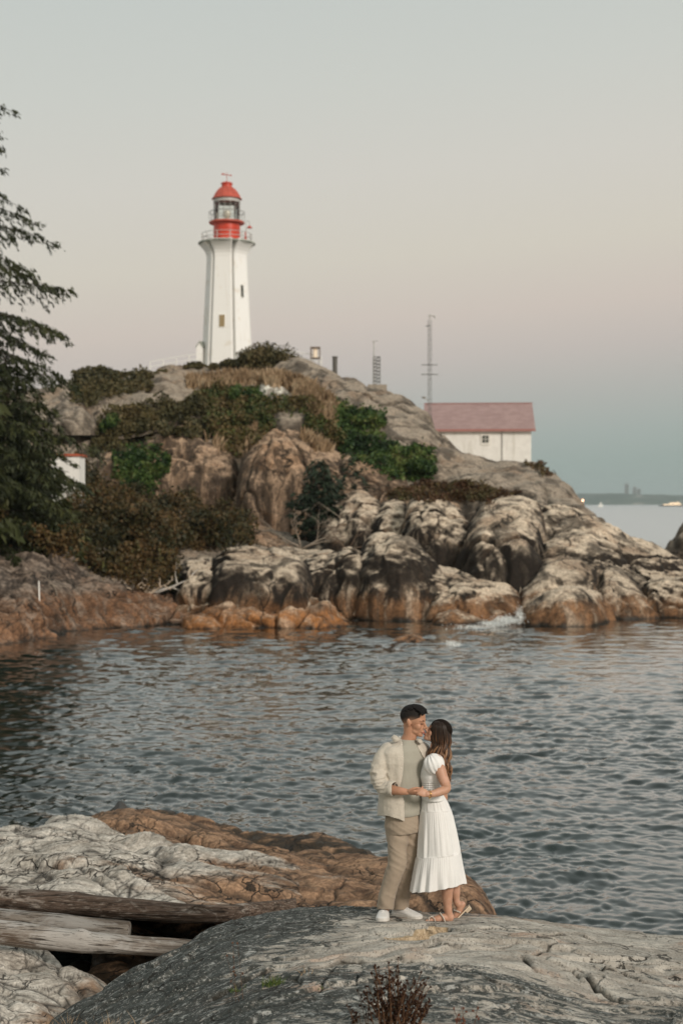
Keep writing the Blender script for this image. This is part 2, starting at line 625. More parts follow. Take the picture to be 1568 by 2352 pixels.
def shell(name, pts, mat, n=2.2, back=4.0, step=2.6, rows=90, lumps=((6, 0.8), (1.6, 0.25)), cracks=((2.6, 0.22, 0.12),), fine=0.03,
          seed=1, flute=0.0, sm=4, aniso=(1, 1, 0.8), zback=None, kind=None, cap=14, slabs=()):
    """a rounded mass of rock: crest line (px,py,distance) and foot line (py, distance or None = waterline)"""
    a = np.array([[p[0], p[1], p[2], p[3], (p[4] if p[4] else Yat(p[3], -0.3))] for p in pts], float)
    for i, p in enumerate(pts):
        if not p[4]:                                        # foot at the waterline: crest stands back from it
            a[i, 2] = max(a[i, 2], a[i, 4] + 0.7 + 0.85 * (P(0, p[1], a[i, 4]).z + 0.3))
    px = np.arange(a[0, 0], a[-1, 0] + 1e-6, step)
    ky = sm
    pyt = smooth_interp(px, a[:, 0], a[:, 1], ky)
    Yc = smooth_interp(px, a[:, 0], a[:, 2], ky * 2)
    pyb = smooth_interp(px, a[:, 0], a[:, 3], ky)
    Yb = smooth_interp(px, a[:, 0], a[:, 4], ky * 2)
    zc = np.array([P(0, y, Y).z for y, Y in zip(pyt, Yc)])
    zb = np.array([P(0, y, Y).z for y, Y in zip(pyb, Yb)])
    zb = np.minimum(zb, zc - 0.05)
    # rounded ends
    nc = 7
    w = min(cap, 0.25 * (px[-1] - px[0]))
    k = np.linspace(1, 0, nc + 1)[:-1]                       # 1 = outermost
    fall = np.sqrt(np.clip(1 - k ** 2, 0, 1))
    def ends(v, lo, hi):
        return np.concatenate([lo, v, hi[::-1]])
    px = ends(px, px[0] - w * k, px[-1] + w * k)
    mY0, mY1 = 0.5 * (Yc[0] + Yb[0]), 0.5 * (Yc[-1] + Yb[-1])
    zc = ends(zc, zb[0] + (zc[0] - zb[0]) * fall, zb[-1] + (zc[-1] - zb[-1]) * fall)
    zb = ends(zb, np.full(nc, zb[0]), np.full(nc, zb[-1]))
    bk = ends(np.full(len(Yc), float(back)), back * fall, back * fall)
    y0, y1 = Yc[0], Yc[-1]
    Yc = ends(Yc, mY0 + (y0 - mY0) * fall, mY1 + (y1 - mY1) * fall)
    Yb = ends(Yb, mY0 + (Yb[0] - mY0) * fall, mY1 + (Yb[-1] - mY1) * fall)
    # spread rows evenly along the profile
    th = np.linspace(0, math.pi / 2, 200)
    ex = 2.0 / n
    H, Dp = float(np.mean(zc - zb)), float(np.mean(Yc - Yb))
    yy, zz = -np.cos(th) ** ex * Dp, np.sin(th) ** ex * H
    s = np.concatenate([[0], np.cumsum(np.hypot(np.diff(yy), np.diff(zz)))])
    tf = np.interp(np.linspace(0, s[-1], rows), s, th)
    nb_ = max(10, rows // 4)
    tb = np.linspace(0, math.pi / 2, nb_)[1:]
    yf = Yc[:, None] - (Yc - Yb)[:, None] * (np.cos(tf) ** ex)[None]
    zf = zb[:, None] + (zc - zb)[:, None] * (np.sin(tf) ** ex)[None]
    zb2 = zb if zback is None else np.full_like(zb, zback)
    yk = Yc[:, None] + bk[:, None] * np.sin(tb)[None]
    zk = zb2[:, None] + (zc - zb2)[:, None] * np.cos(tb)[None]
    Y = np.concatenate([yf, yk], 1)
    Z = np.concatenate([zf, zk], 1)
    X = ((px - 784) / F)[:, None] * Y
    V = np.stack([X, Y, Z], -1).reshape(-1, 3)
    nu, nv = Y.shape
    V, ck = displace(V, (nu, nv), lumps, cracks, fine, seed, flute, aniso, 0.45, slabs)
    return V, grid_faces(nu, nv), ck


def rock(name, shells, mat, label=None, cat=None, group=None, kind=None, at_base=False):
    Vs, Fs, Cs, off = [], [], [], 0
    for V, Fc, ck in shells:
        Vs.append(V)
        Fs.append(Fc + off)
        Cs.append(ck)
        off += len(V)
    V = np.concatenate(Vs)
    loc = None
    if at_base:
        loc = (float(V[:, 0].mean()), float(V[:, 1].mean()), float(V[:, 2].min()))
    o = np_mesh(name, V, np.concatenate(Fs), mat, attrs={'crack': np.concatenate(Cs)}, loc=loc)
    tag(o, label, cat, group, kind)
    TERRAIN.append((V, np.concatenate(Fs)))
    return o


TERRAIN = []
_bvh = None


def hit(px, py):
    """where the line of sight through (px, py) meets rock"""
    global _bvh
    if _bvh is None:
        Vs = np.concatenate([t[0] for t in TERRAIN])
        off, Fs = 0, []
        for t in TERRAIN:
            Fs.append(t[1] + off)
            off += len(t[0])
        _bvh = BVHTree.FromPolygons([tuple(v) for v in Vs.tolist()], np.concatenate(Fs).tolist())
    r = _bvh.ray_cast(Vector((0, 0, CAMH)), Vector(ray(px, py)).normalized())
    return r[0]


def drop(x, y, z0=60):
    hit(784, 1300)
    r = _bvh.ray_cast(Vector((x, y, z0)), Vector((0, 0, -1)))
    return r[0].z if r[0] is not None else 0.0
# ================================================================== materials of the place
M = {}
M['hill_rock'] = rock_mat('hill granite', (0.34, 0.29, 0.235), (0.19, 0.155, 0.12), (0.03, 0.025, 0.02), (0.32, 0.18, 0.09),
                          z_wet=-5, z_or=-5, streak=0.5, lich=0.45, sc=0.8, bumpd=0.07, zj=0.3)
M['cliff_rock'] = rock_mat('cliff granite', (0.42, 0.30, 0.21), (0.24, 0.165, 0.11), (0.025, 0.018, 0.013), (0.40, 0.20, 0.09),
                           z_wet=-5, z_or=-5, streak=0.75, lich=0.5, sc=0.9, bumpd=0.07, zj=0.3)
M['shore_rock'] = rock_mat('shore granite', (0.45, 0.38, 0.30), (0.18, 0.115, 0.07), (0.014, 0.010, 0.007), (0.235, 0.125, 0.062),
                           z_wet=0.25, z_or=1.35, z_band=(1.7, 3.2), streak=1.0, lich=1.0, sc=0.9, bumpd=0.06, zj=0.35, band_amt=0.9)
M['left_rock'] = rock_mat('left shore granite', (0.36, 0.30, 0.25), (0.22, 0.16, 0.12), (0.028, 0.023, 0.02), (0.235, 0.12, 0.062),
                          z_wet=0.25, z_or=1.9, z_band=(2.0, 3.1), streak=0.5, lich=0.3, sc=1.0, bumpd=0.06, zj=0.2, band_amt=0.75)
M['ledge_rock'] = rock_mat('rusty low granite', (0.42, 0.33, 0.25), (0.30, 0.17, 0.09), (0.05, 0.03, 0.02), (0.36, 0.15, 0.045),
                           z_wet=0.18, z_or=1.1, streak=0.35, lich=0.6, sc=1.2, bumpd=0.08, zj=0.15)
M['near_rust'] = rock_mat('near rusty granite', (0.36, 0.25, 0.17), (0.25, 0.15, 0.09), (0.035, 0.026, 0.02), (0.34, 0.17, 0.08),
                          z_wet=0.30, z_or=0.5, streak=0.2, lich=0.3, sc=1.9, bumpd=0.05, zj=0.05)
M['near_pale'] = rock_mat('near pale granite', (0.54, 0.50, 0.44), (0.42, 0.37, 0.31), (0.09, 0.08, 0.07), (0.42, 0.24, 0.14),
                          z_wet=-0.2, z_or=0.15, streak=0.1, lich=0.5, sc=2.2, bumpd=0.03, zj=0.05, speck=0.25)

M['pale_boulder'] = rock_mat('pale lichened boulder', (0.60, 0.57, 0.51), (0.55, 0.50, 0.44), (0.10, 0.085, 0.07), (0.40, 0.30, 0.2), z_wet=-5, z_or=-5, streak=0.2, lich=0.9, sc=1.0, bumpd=0.05, zj=0.2)
# ================================================================== headland (hill, cliffs, shore masses)
S = []
S.append(shell('hill', [(-260, 930, 118, 1120, 100), (0, 905, 118, 1120, 100), (100, 892, 120, 1120, 100), (165, 884, 120, 1120, 100), (220, 868, 121, 1120, 100),
                        (340, 864, 122, 1120, 100), (380, 852, 122, 1120, 100), (460, 842, 122, 1120, 100), (560, 836, 122, 1130, 98), (655, 832, 120, 1140, 98),
                        (700, 834, 119, 1140, 98), (760, 850, 116, 1150, 97), (810, 868, 114, 1150, 97), (870, 895, 112, 1160, 96), (930, 925, 110, 1170, 96),
                        (975, 957, 108, 1190, 95), (1010, 988, 107, 1200, 94), (1060, 1028, 105, 1200, 92), (1100, 1045, 104, 1200, 91),
                        (1150, 1053, 103, 1200, 90), (1210, 1066, 102, 1205, 89), (1260, 1086, 100, 1210, 88), (1300, 1113, 98, 1215, 87),
                        (1330, 1149, 95, 1225, 86), (1355, 1190, 92, 1240, 85), (1400, 1230, 88, 1270, 83), (1440, 1290, 85, 1300, 82)], None,
               n=1.35, back=1.0, step=3.0, rows=150, lumps=((14, 1.6), (5, 0.7), (1.6, 0.22)), cracks=((9, 0.6, 0.06), (3.5, 0.18, 0.08)), seed=3))
# the plateau behind the crest
_pl = [(-260, 118), (340, 122), (655, 120), (760, 116), (930, 110), (1060, 105), (1210, 102), (1300, 98), (1355, 92)]
_cr = [(-260, 930), (0, 905), (220, 868), (340, 864), (460, 842), (655, 832), (760, 850), (870, 895), (975, 957), (1060, 1028), (1150, 1053), (1260, 1086), (1330, 1149), (1355, 1190)]
px = np.arange(-260, 1356, 8.0)
Yc = np.interp(px, [p[0] for p in _pl], [p[1] for p in _pl]) - 0.6
zc = np.array([P(0, y, Y).z for y, Y in zip(np.interp(px, [p[0] for p in _cr], [p[1] for p in _cr]), Yc)])
t_ = np.linspace(0, 1, 40)
Y = Yc[:, None] + 45 * t_[None]
Z = zc[:, None] - 0.35 - 0.4 * t_[None] - (np.clip(t_ - 0.6, 0, 1) * 2.5)[None] ** 2 * (zc[:, None] + 1)
V = np.stack([((px - 784) / F)[:, None] * Y, Y, Z], -1).reshape(-1, 3)
V[:, 2] += 0.35 * fbm(V / 5, 3, 5)
S.append((V, grid_faces(len(px), 40), np.zeros(len(V))))
# lower slope on the left, under the scrub
S.append(shell('slope', [(-260, 1080, 94, 1345, 70), (0, 1085, 94, 1345, 70), (150, 1090, 95, 1345, 70), (300, 1150, 94, 1345, 71), (450, 1185, 92, 1345, 73),
                         (560, 1205, 90, 1345, 75), (640, 1235, 88, 1340, 77), (720, 1270, 86, 1330, 78)], None, n=1.3, back=3, step=4, rows=80,
               lumps=((6, 0.9), (2, 0.4)), cracks=(), seed=8))
# grey knobs standing out of the slope
for i, (pts, nn) in enumerate([
    ([(165, 1000, 112, 1015, 106), (190, 960, 112, 1015, 105), (230, 925, 113, 1015, 104), (300, 905, 114, 1000, 105), (335, 890, 114, 1000, 105), (350, 950, 113, 1000, 106)], 1.7),
    ([(320, 900, 116, 950, 110), (345, 876, 116, 950, 110), (375, 868, 116, 950, 110), (400, 880, 116, 950, 110), (425, 905, 115, 950, 110), (450, 935, 114, 955, 110)], 2.0),
    ([(225, 990, 108, 1010, 104), (260, 950, 109, 1010, 103), (330, 905, 112, 1000, 103), (380, 900, 112, 985, 104), (430, 912, 111, 970, 105), (455, 935, 110, 960, 106)], 1.7),
    ([(625, 975, 107, 985, 103), (640, 952, 107, 995, 102), (690, 948, 107, 1000, 102), (740, 955, 107, 1005, 102), (755, 970, 107, 1005, 102), (765, 990, 106, 1005, 103)], 2.6),
    ([(105, 985, 108, 1000, 103), (120, 945, 108, 1000, 102), (150, 925, 108, 1000, 102), (190, 930, 108, 1000, 102), (215, 960, 108, 1000, 103)], 2.0),
]):
    S.append(shell('k', pts, None, n=nn, back=4, rows=50, step=2.4, lumps=((3, 0.4), (1, 0.05)), cracks=((2.2, 0.2, 0.12),), seed=20 + i))
rock('hill', S, M['hill_rock'], kind='structure')

S = []
S.append(shell('b1', [(205, 1120, 103, 1160, 99), (220, 1060, 103, 1160, 98), (250, 1042, 103, 1165, 97), (300, 1036, 104, 1170, 97), (345, 1020, 104, 1185, 97), (372, 1006, 104, 1200, 97),
                      (420, 1003, 104, 1210, 97), (460, 1010, 104, 1212, 97), (500, 1028, 103, 1214, 97), (530, 1050, 102, 1214, 97), (545, 1085, 101, 1214, 97), (550, 1150, 100, 1214, 97)],
               None, n=3.0, back=4, rows=110, lumps=((5, 0.5), (1.8, 0.12)), cracks=((4.4, 0.3, 0.08),), flute=0.35, seed=41, aniso=(1, 1, 0.5), slabs=((R(80), 12, 2.2, 0.35, .03),)))
S.append(shell('b2', [(545, 1150, 98, 1225, 94), (552, 1080, 98, 1228, 93), (572, 1035, 99, 1228, 92.5), (598, 1010, 99, 1228, 92.5), (630, 992, 99, 1230, 92.5), (665, 992, 99, 1230, 92.5), (700, 1006, 99, 1230, 92),
                      (760, 1030, 98, 1230, 91), (820, 1056, 97, 1230, 90), (880, 1084, 96, 1230, 89), (940, 1110, 95, 1220, 88), (1000, 1140, 93, 1210, 87), (1040, 1170, 92, 1210, 86)],
               None, n=2.6, back=4, rows=120, lumps=((6, 0.6), (2, 0.12)), cracks=((5.0, 0.4, 0.07),), flute=0.3, seed=47, aniso=(1, 1, 0.6), slabs=((R(85), 12, 2.6, 0.4, .03),)))
S.append(shell('b3', [(545, 1240, 88, 1262, 84), (575, 1205, 88, 1265, 83.5), (620, 1212, 88, 1268, 83), (650, 1235, 88, 1268, 83), (690, 1262, 87, 1275, 83)],
               None, n=2.0, back=3, rows=40, lumps=((2, 0.3),), cracks=((1.6, 0.2, 0.15),), seed=52))
rock('cliff', S, M['cliff_rock'], kind='structure')

S = []
cr = ((3.6, 0.35, 0.07),)
S.append(shell('c1', [(715, 1270, 86, 1285, 81), (735, 1215, 86, 1290, 80), (770, 1165, 86, 1290, 79.5), (800, 1140, 86, 1290, 79.5), (828, 1132, 86, 1290, 79), (860, 1146, 86, 1290, 79), (880, 1180, 85, 1290, 79), (885, 1250, 84, 1290, 79)],
               None, n=2.2, rows=80, lumps=((4, 0.5), (1.2, 0.07)), cracks=cr, seed=61, flute=.3))
S.append(shell('c1b', [(850, 1250, 84, 1300, 78), (862, 1180, 85, 1300, 78), (890, 1160, 85, 1300, 77.5), (925, 1162, 85, 1300, 77.5), (940, 1200, 84, 1300, 77), (948, 1280, 83, 1300, 77)],
               None, n=2.4, rows=80, lumps=((4, 0.5), (1.2, 0.07)), cracks=cr, seed=63, flute=.5))
S.append(shell('c2', [(915, 1290, 80, 1340, 75), (928, 1200, 83, 1345, 74), (948, 1155, 83, 1345, 73.5), (990, 1147, 83, 1350, 73), (1035, 1152, 83, 1355, 73), (1065, 1175, 82, 1360, 73), (1080, 1230, 81, 1365, 73), (1088, 1310, 79, 1370, 73)],
               None, n=2.7, rows=120, lumps=((4, 0.5), (1.2, 0.07)), cracks=cr, flute=.4, seed=65, aniso=(1, 1, .5), slabs=((R(80), 9, 2.2, 0.28, .04),)))
S.append(shell('c3', [(1050, 1330, 77, 1395, 70), (1072, 1225, 81, 1400, 69.5), (1090, 1175, 82, 1405, 69), (1112, 1148, 82, 1405, 69), (1150, 1138, 82, 1405, 69), (1205, 1137, 82, 1405, 69), (1240, 1150, 82, 1405, 69.5), (1255, 1178, 82, 1405, 70), (1262, 1230, 81, 1405, 71)],
               None, n=2.1, rows=130, lumps=((7, 0.6), (1.2, 0.05)), cracks=((6, .5, .07),), flute=.2, seed=67, aniso=(1, 1, .6), slabs=((R(60), 14, 4.0, 0.28, .03),)))
S.append(shell('c4', [(1168, 1330, 75, 1415, 68.5), (1178, 1275, 78, 1420, 68), (1195, 1220, 79, 1425, 67.5), (1225, 1186, 80, 1428, None), (1265, 1170, 80, 1430, None), (1310, 1168, 80, 1430, None), (1352, 1174, 80, 1430, None),
                      (1390, 1192, 80, 1430, None), (1430, 1222, 79, 1430, None), (1480, 1252, 78, 1430, None), (1530, 1274, 77, 1430, None), (1568, 1292, 76, 1430, None), (1640, 1310, 75, 1432, None), (1720, 1350, 74, 1435, None), (1790, 1410, 71, 1438, None)],
               None, n=1.75, rows=150, lumps=((7, 0.7), (1.4, 0.06)), cracks=((5, .5, .07), (2.6, .06, .06)), flute=.25, seed=71, aniso=(1, 1, .6), slabs=((R(35), 16, 4.2, 0.4, .025),)))
S.append(shell('c5', [(1355, 1428, 69, 1434, 66), (1366, 1350, 71, 1436, None), (1385, 1305, 72, 1437, None), (1415, 1300, 72, 1437, None), (1450, 1325, 71, 1437, None), (1485, 1370, 70, 1437, None), (1512, 1415, 68, 1436, None), (1522, 1432, 67, 1436, None)],
               None, n=2.0, rows=70, lumps=((3, 0.3), (1, 0.04)), cracks=cr, flute=.2, seed=73, aniso=(1, 1, .6)))
S.append(shell('c6', [(1180, 1400, 70, 1420, 67), (1200, 1330, 73, 1425, 66.8), (1260, 1270, 74, 1425, 66.6), (1330, 1268, 74, 1425, 66.6), (1362, 1300, 73, 1425, 66.6), (1372, 1390, 70, 1425, 66.6)],
               None, n=2.0, rows=70, lumps=((3, 0.3), (1, 0.04)), cracks=((4, .3, .07),), flute=.2, seed=74, aniso=(1, 1, .6)))
rock('rocky_shore', S, M['shore_rock'], kind='structure')

S = []
S.append(shell('d1', [(408, 1400, 70, 1418, 66), (407, 1340, 71, 1420, 66), (414, 1298, 71, 1420, 65.5), (432, 1281, 71, 1420, 65.5), (468, 1275, 71, 1420, 65.5), (492, 1286, 71, 1420, 65.5), (502, 1340, 70, 1420, 66), (506, 1400, 69, 1420, 66)],
               None, n=3.2, rows=70, lumps=((2, 0.5), (0.8, 0.15)), cracks=((2.3, .3, .13),), seed=81))
S.append(shell('d2', [(482, 1380, 69, 1425, 65), (486, 1320, 70.5, 1425, 64.8), (495, 1282, 71, 1425, 64.8), (520, 1262, 71, 1425, 64.8), (565, 1255, 71, 1425, 64.8), (605, 1262, 71, 1425, 64.8), (640, 1276, 71, 1425, 64.8), (680, 1288, 70.5, 1425, 64.8), (700, 1330, 69.5, 1425, 65), (708, 1400, 68, 1425, 65)],
               None, n=2.9, rows=90, lumps=((3, 0.4), (1, 0.05)), cracks=((3.6, .35, .1), (1.6, .03, .06)), seed=83, flute=.15, slabs=((R(85), 9, 3.6, 0.22, .03),)))
S.append(shell('d3', [(676, 1400, 68, 1432, None), (684, 1320, 70, 1434, None), (700, 1286, 71, 1435, None), (740, 1274, 71, 1436, None), (800, 1270, 71, 1437, None), (828, 1280, 71, 1438, None), (838, 1340, 69, 1438, None), (842, 1410, 67, 1438, None)],
               None, n=2.9, rows=90, lumps=((3, 0.4), (1, 0.05)), cracks=((3.0, .35, .1), (1.6, .03, .06)), seed=85, flute=.2, slabs=((R(85), 9, 1.5, 0.28, .05),)))
S.append(shell('d3b', [(590, 1290, 78, 1310, 74), (625, 1256, 78, 1310, 74), (700, 1268, 78, 1310, 74), (750, 1262, 78, 1310, 74), (810, 1285, 77, 1310, 74)],
               None, n=2.2, rows=40, lumps=((2, 0.4),), cracks=((2, .2, .13),), seed=87))
S.append(shell('d4', [(818, 1400, 68, 1440, None), (826, 1300, 71, 1440, None), (842, 1256, 72, 1440, None), (868, 1236, 72, 1441, None), (905, 1229, 72, 1442, None), (940, 1243, 72, 1442, None), (975, 1272, 72, 1442, None), (1005, 1298, 71, 1442, None),
                      (1060, 1305, 71, 1442, None), (1110, 1335, 70, 1442, None), (1160, 1356, 69, 1440, None), (1192, 1384, 68, 1438, None), (1204, 1420, 66.5, 1436, None)],
               None, n=2.3, rows=110, lumps=((4, 0.45), (1.2, 0.06)), cracks=((4, .4, .09), (1.8, .04, .06)), seed=89, flute=.25, slabs=((R(60), 9, 3.6, 0.28, .03),)))
S.append(shell('d5', [(978, 1420, 65, 1443, None), (988, 1375, 67, 1444, None), (1010, 1345, 68, 1444, None), (1060, 1338, 68, 1444, None), (1110, 1358, 67.5, 1444, None), (1160, 1392, 66, 1444, None), (1188, 1425, 64.5, 1442, None)],
               None, n=2.1, rows=70, lumps=((3, 0.3), (1, 0.05)), cracks=((2.6, .3, .1),), seed=91, flute=.15, slabs=((R(40), 5, 1.2, 0.2, .05),)))
S.append(shell('d6', [(995, 1440, 62.8, 1450, None), (1003, 1415, 64, 1450, None), (1030, 1400, 64.5, 1451, None), (1080, 1410, 64, 1450, None), (1120, 1425, 63.5, 1448, None), (1145, 1440, 63, 1446, None)],
               None, n=2.3, rows=40, lumps=((2, 0.3), (.8, 0.12)), cracks=((1.4, .15, .12),), seed=93))
S.append(shell('d7', [(400, 1400, 68, 1422, 65.5), (420, 1372, 68, 1424, 65), (470, 1360, 68, 1424, 65), (500, 1385, 67, 1424, 65), (520, 1410, 66, 1424, 65)],
               None, n=2.6, rows=50, lumps=((1.2, 0.35), (.5, 0.1)), cracks=((1.1, .3, .2),), seed=95))
rock('rocky_ground', S, M['shore_rock'], kind='structure')

# boulders at the waterline
rock('boulder', [shell('e', [(1192, 1432, 62.2, 1447, None), (1212, 1395, 63.5, 1453, None), (1245, 1362, 64.5, 1455, None), (1290, 1345, 65, 1456, None), (1330, 1345, 65, 1455, None), (1372, 1364, 64.5, 1452, None), (1400, 1395, 64, 1445, None), (1421, 1430, 63, 1442, None)],
                      None, n=2.1, rows=70, back=3.5, lumps=((4, 0.5), (1.2, 0.14)), cracks=((5, .3, .06),), seed=101)], M['shore_rock'],
     'big rounded rusty boulder with a pale top between the breaking wave and the right cliffs', 'boulder', at_base=True)
rock('rock', [shell('f1', [(417, 1448, 58.6, 1458, None), (422, 1420, 60, 1460, None), (450, 1411, 60.5, 1461, None), (490, 1414, 60.5, 1461, None), (512, 1432, 60, 1460, None), (520, 1450, 59, 1459, None)],
                    None, n=2.6, rows=40, back=2, lumps=((2, 0.3), (.8, 0.06)), cracks=((3, .1, .08),), seed=105)], M['ledge_rock'],
     'smooth orange round rock at the left end of the low ledge in the water', 'rock', at_base=True)
rock('ledge', [shell('f2', [(458, 1430, 61, 1452, None), (475, 1398, 62.5, 1455, None), (515, 1388, 63, 1456, None), (560, 1398, 63, 1458, None), (600, 1410, 62, 1460, None), (625, 1412, 62, 1460, None), (680, 1402, 62.5, 1461, None), (720, 1396, 62.5, 1461, None), (745, 1382, 62.5, 1460, None), (765, 1400, 62, 1458, None), (795, 1430, 61, 1454, None), (805, 1450, 60, 1452, None)],
                     None, n=2.2, rows=60, back=2.5, lumps=((1.6, 0.35), (.7, 0.12)), cracks=((1.7, .3, .13), (.7, .06, .12)), seed=107)], M['ledge_rock'],
     'long low rusty orange rock ledge in front of the pale shore ridge', 'rock ledge', at_base=True)
rock('rock', [shell('g', [(862, 1488, 54.6, 1492, None), (885, 1474, 55.5, 1494, None), (930, 1458, 56.3, 1495, None), (960, 1460, 56.3, 1493, None), (985, 1470, 56, 1489, None), (1010, 1480, 55.4, 1486, None)],
                    None, n=2.0, rows=30, back=1.5, lumps=((1.5, 0.15), (.6, 0.05)), cracks=((2, .08, .1),), seed=109)], M['ledge_rock'],
     'low orange rock awash in the water in front of the shore', 'rock', at_base=True)
rock('rock', [shell('h2', [(-200, 1430, 60, 1505, None), (0, 1440, 59.5, 1503, None), (25, 1448, 59, 1502, None), (50, 1462, 58, 1500, None), (66, 1480, 57, 1498, None), (76, 1494, 56, 1497, None)],
                    None, n=2.4, rows=50, back=2.5, lumps=((2, 0.35), (.8, 0.1)), cracks=((1.9, .25, .1),), seed=111)], M['left_rock'],
     'rusty rock at the left edge of the picture where the shore meets dark water', 'rock', at_base=True)
rock('rock', [shell('r1', [(1474, 1418, 66, 1434, None), (1486, 1352, 68, 1434, None), (1510, 1338, 68.5, 1434, None), (1568, 1336, 69, 1434, None), (1620, 1345, 69, 1434, None), (1690, 1400, 67, 1434, None)],
                    None, n=2.6, rows=70, back=3, lumps=((2.5, 0.4), (.9, 0.12)), cracks=((2.4, .3, .1),), seed=113, flute=.4)], M['shore_rock'],
     'creviced pale brown rock at the waterline by the right edge', 'rock', at_base=True)
rock('rock', [shell('r2', [(1524, 1266, 92, 1290, 88), (1538, 1246, 92, 1292, 88), (1552, 1236, 92, 1292, 88), (1560, 1210, 92, 1292, 88), (1575, 1190, 92, 1292, 88), (1640, 1180, 92, 1292, 88), (1700, 1250, 92, 1292, 88)],
                    None, n=2.2, rows=50, back=3, lumps=((3, 0.4), (.9, 0.12)), cracks=((3, .3, .1),), seed=115)], M['hill_rock'],
     'grey rock rising out of the sea beyond the right end of the headland', 'rock', at_base=True)

rock('boulder', [shell('wb', [(590, 905, 115, 924, 110), (598, 882, 115, 926, 109), (615, 873, 115, 926, 109), (640, 878, 115, 926, 109), (655, 890, 115, 924, 109), (662, 910, 115, 922, 110)],
                       None, n=2.4, rows=40, back=3, lumps=((2, 0.25), (.8, 0.05)), cracks=((3, .1, .08),), seed=117)], M['pale_boulder'],
     'round white boulder among the green shrubs high on the hill', 'boulder', at_base=True)
# left shore
rock('left_shore', [shell('h', [(-260, 1245, 68, 1505, None), (-100, 1258, 67, 1502, None), (0, 1265, 66, 1498, None), (60, 1269, 66, 1492, None), (100, 1274, 66, 1484, None), (130, 1282, 65.5, 1477, None), (180, 1308, 65, 1468, None),
                                (250, 1336, 64.5, 1460, None), (310, 1360, 64, 1454, None), (350, 1372, 63.5, 1453, None), (385, 1388, 63, 1452, None), (425, 1402, 62.8, 1452, None), (445, 1420, 62, 1453, None), (455, 1448, 60.5, 1454, None)],
                          None, n=1.55, rows=130, back=5, lumps=((5, 0.6), (1.3, 0.22)), cracks=((2.6, .3, .12), (1.0, .1, .14)), seed=121, aniso=(1, .7, 1.2), slabs=((R(-25), 5, 1.6, 0.28, .05), (R(-15), 2, .6, .08, .05)))], M['left_rock'], kind='structure')
S = []
S.append(shell('i0', [(330, 1400, 66, 1446, None), (350, 1372, 66, 1446, None), (385, 1365, 66, 1446, None), (420, 1380, 66, 1446, None), (430, 1410, 65.5, 1446, None)], None, n=2.2, rows=30, back=2,
               lumps=((1, .4), (.5, .15)), cracks=((1.2, .3, .2),), seed=125))
rock('ground', S, M['left_rock'], kind='structure')
# ================================================================== near shore
def sheet(crest, rise, y_near, back, step, dy, mat_attr_fn=None, lumps=(), cracks=(), fine=0.01, seed=1, aniso=(1, 1, 1), zfun=None, zbot=-0.4, sm=5, gt=0.45, slabs=(), lip=None):
    """ground seen from above: far edge (px, py, z) in the picture, surface coming toward the viewer, far side falling to the water"""
    a = np.array(crest, float)
    px = np.arange(a[0, 0], a[-1, 0] + 1e-6, step)
    pyt = smooth_interp(px, a[:, 0], a[:, 1], sm)
    zc = smooth_interp(px, a[:, 0], a[:, 2], sm)
    Yc = np.array([Yat(p, z) for p, z in zip(pyt, zc)])
    n1 = int((Yc.max() - y_near) / dy)
    t = np.linspace(0, 1, n1)
    Yf = Yc[:, None] + (y_near - Yc)[:, None] * t[None, ::-1]
    dist = (Yc[:, None] - Yf)
    Zf = zc[:, None] + rise(px[:, None] + 0 * dist, dist, Yf)
    nb_ = 36
    tb = np.linspace(0, math.pi / 2, nb_)[1:]
    Yk = Yc[:, None] + back * np.sin(tb)[None]
    Zk = zbot + (zc[:, None] - zbot) * np.cos(tb)[None]
    Y = np.concatenate([Yf, Yk], 1)
    Z = np.concatenate([Zf, Zk], 1)
    X = ((px - 784) / F)[:, None] * Y
    global SHEET_NV
    SHEET_NV = Y.shape[1]
    V = np.stack([X, Y, Z], -1).reshape(-1, 3)
    V0 = V.copy()
    V, ck = displace(V, Y.shape, lumps, cracks, fine, seed, 0, aniso, gt, slabs)
    if lip:
        k = np.clip((V0[:, 1] - lip + 0.05) / 0.9, 0.12, 1)[:, None]
        V = V0 + (V - V0) * k
    if lip:                                                 # the near edge is undercut
        V[:, 1] = np.where(V[:, 1] < lip, lip + (lip - V[:, 1]) * 2.2, V[:, 1])
    return V, grid_faces(*Y.shape), ck


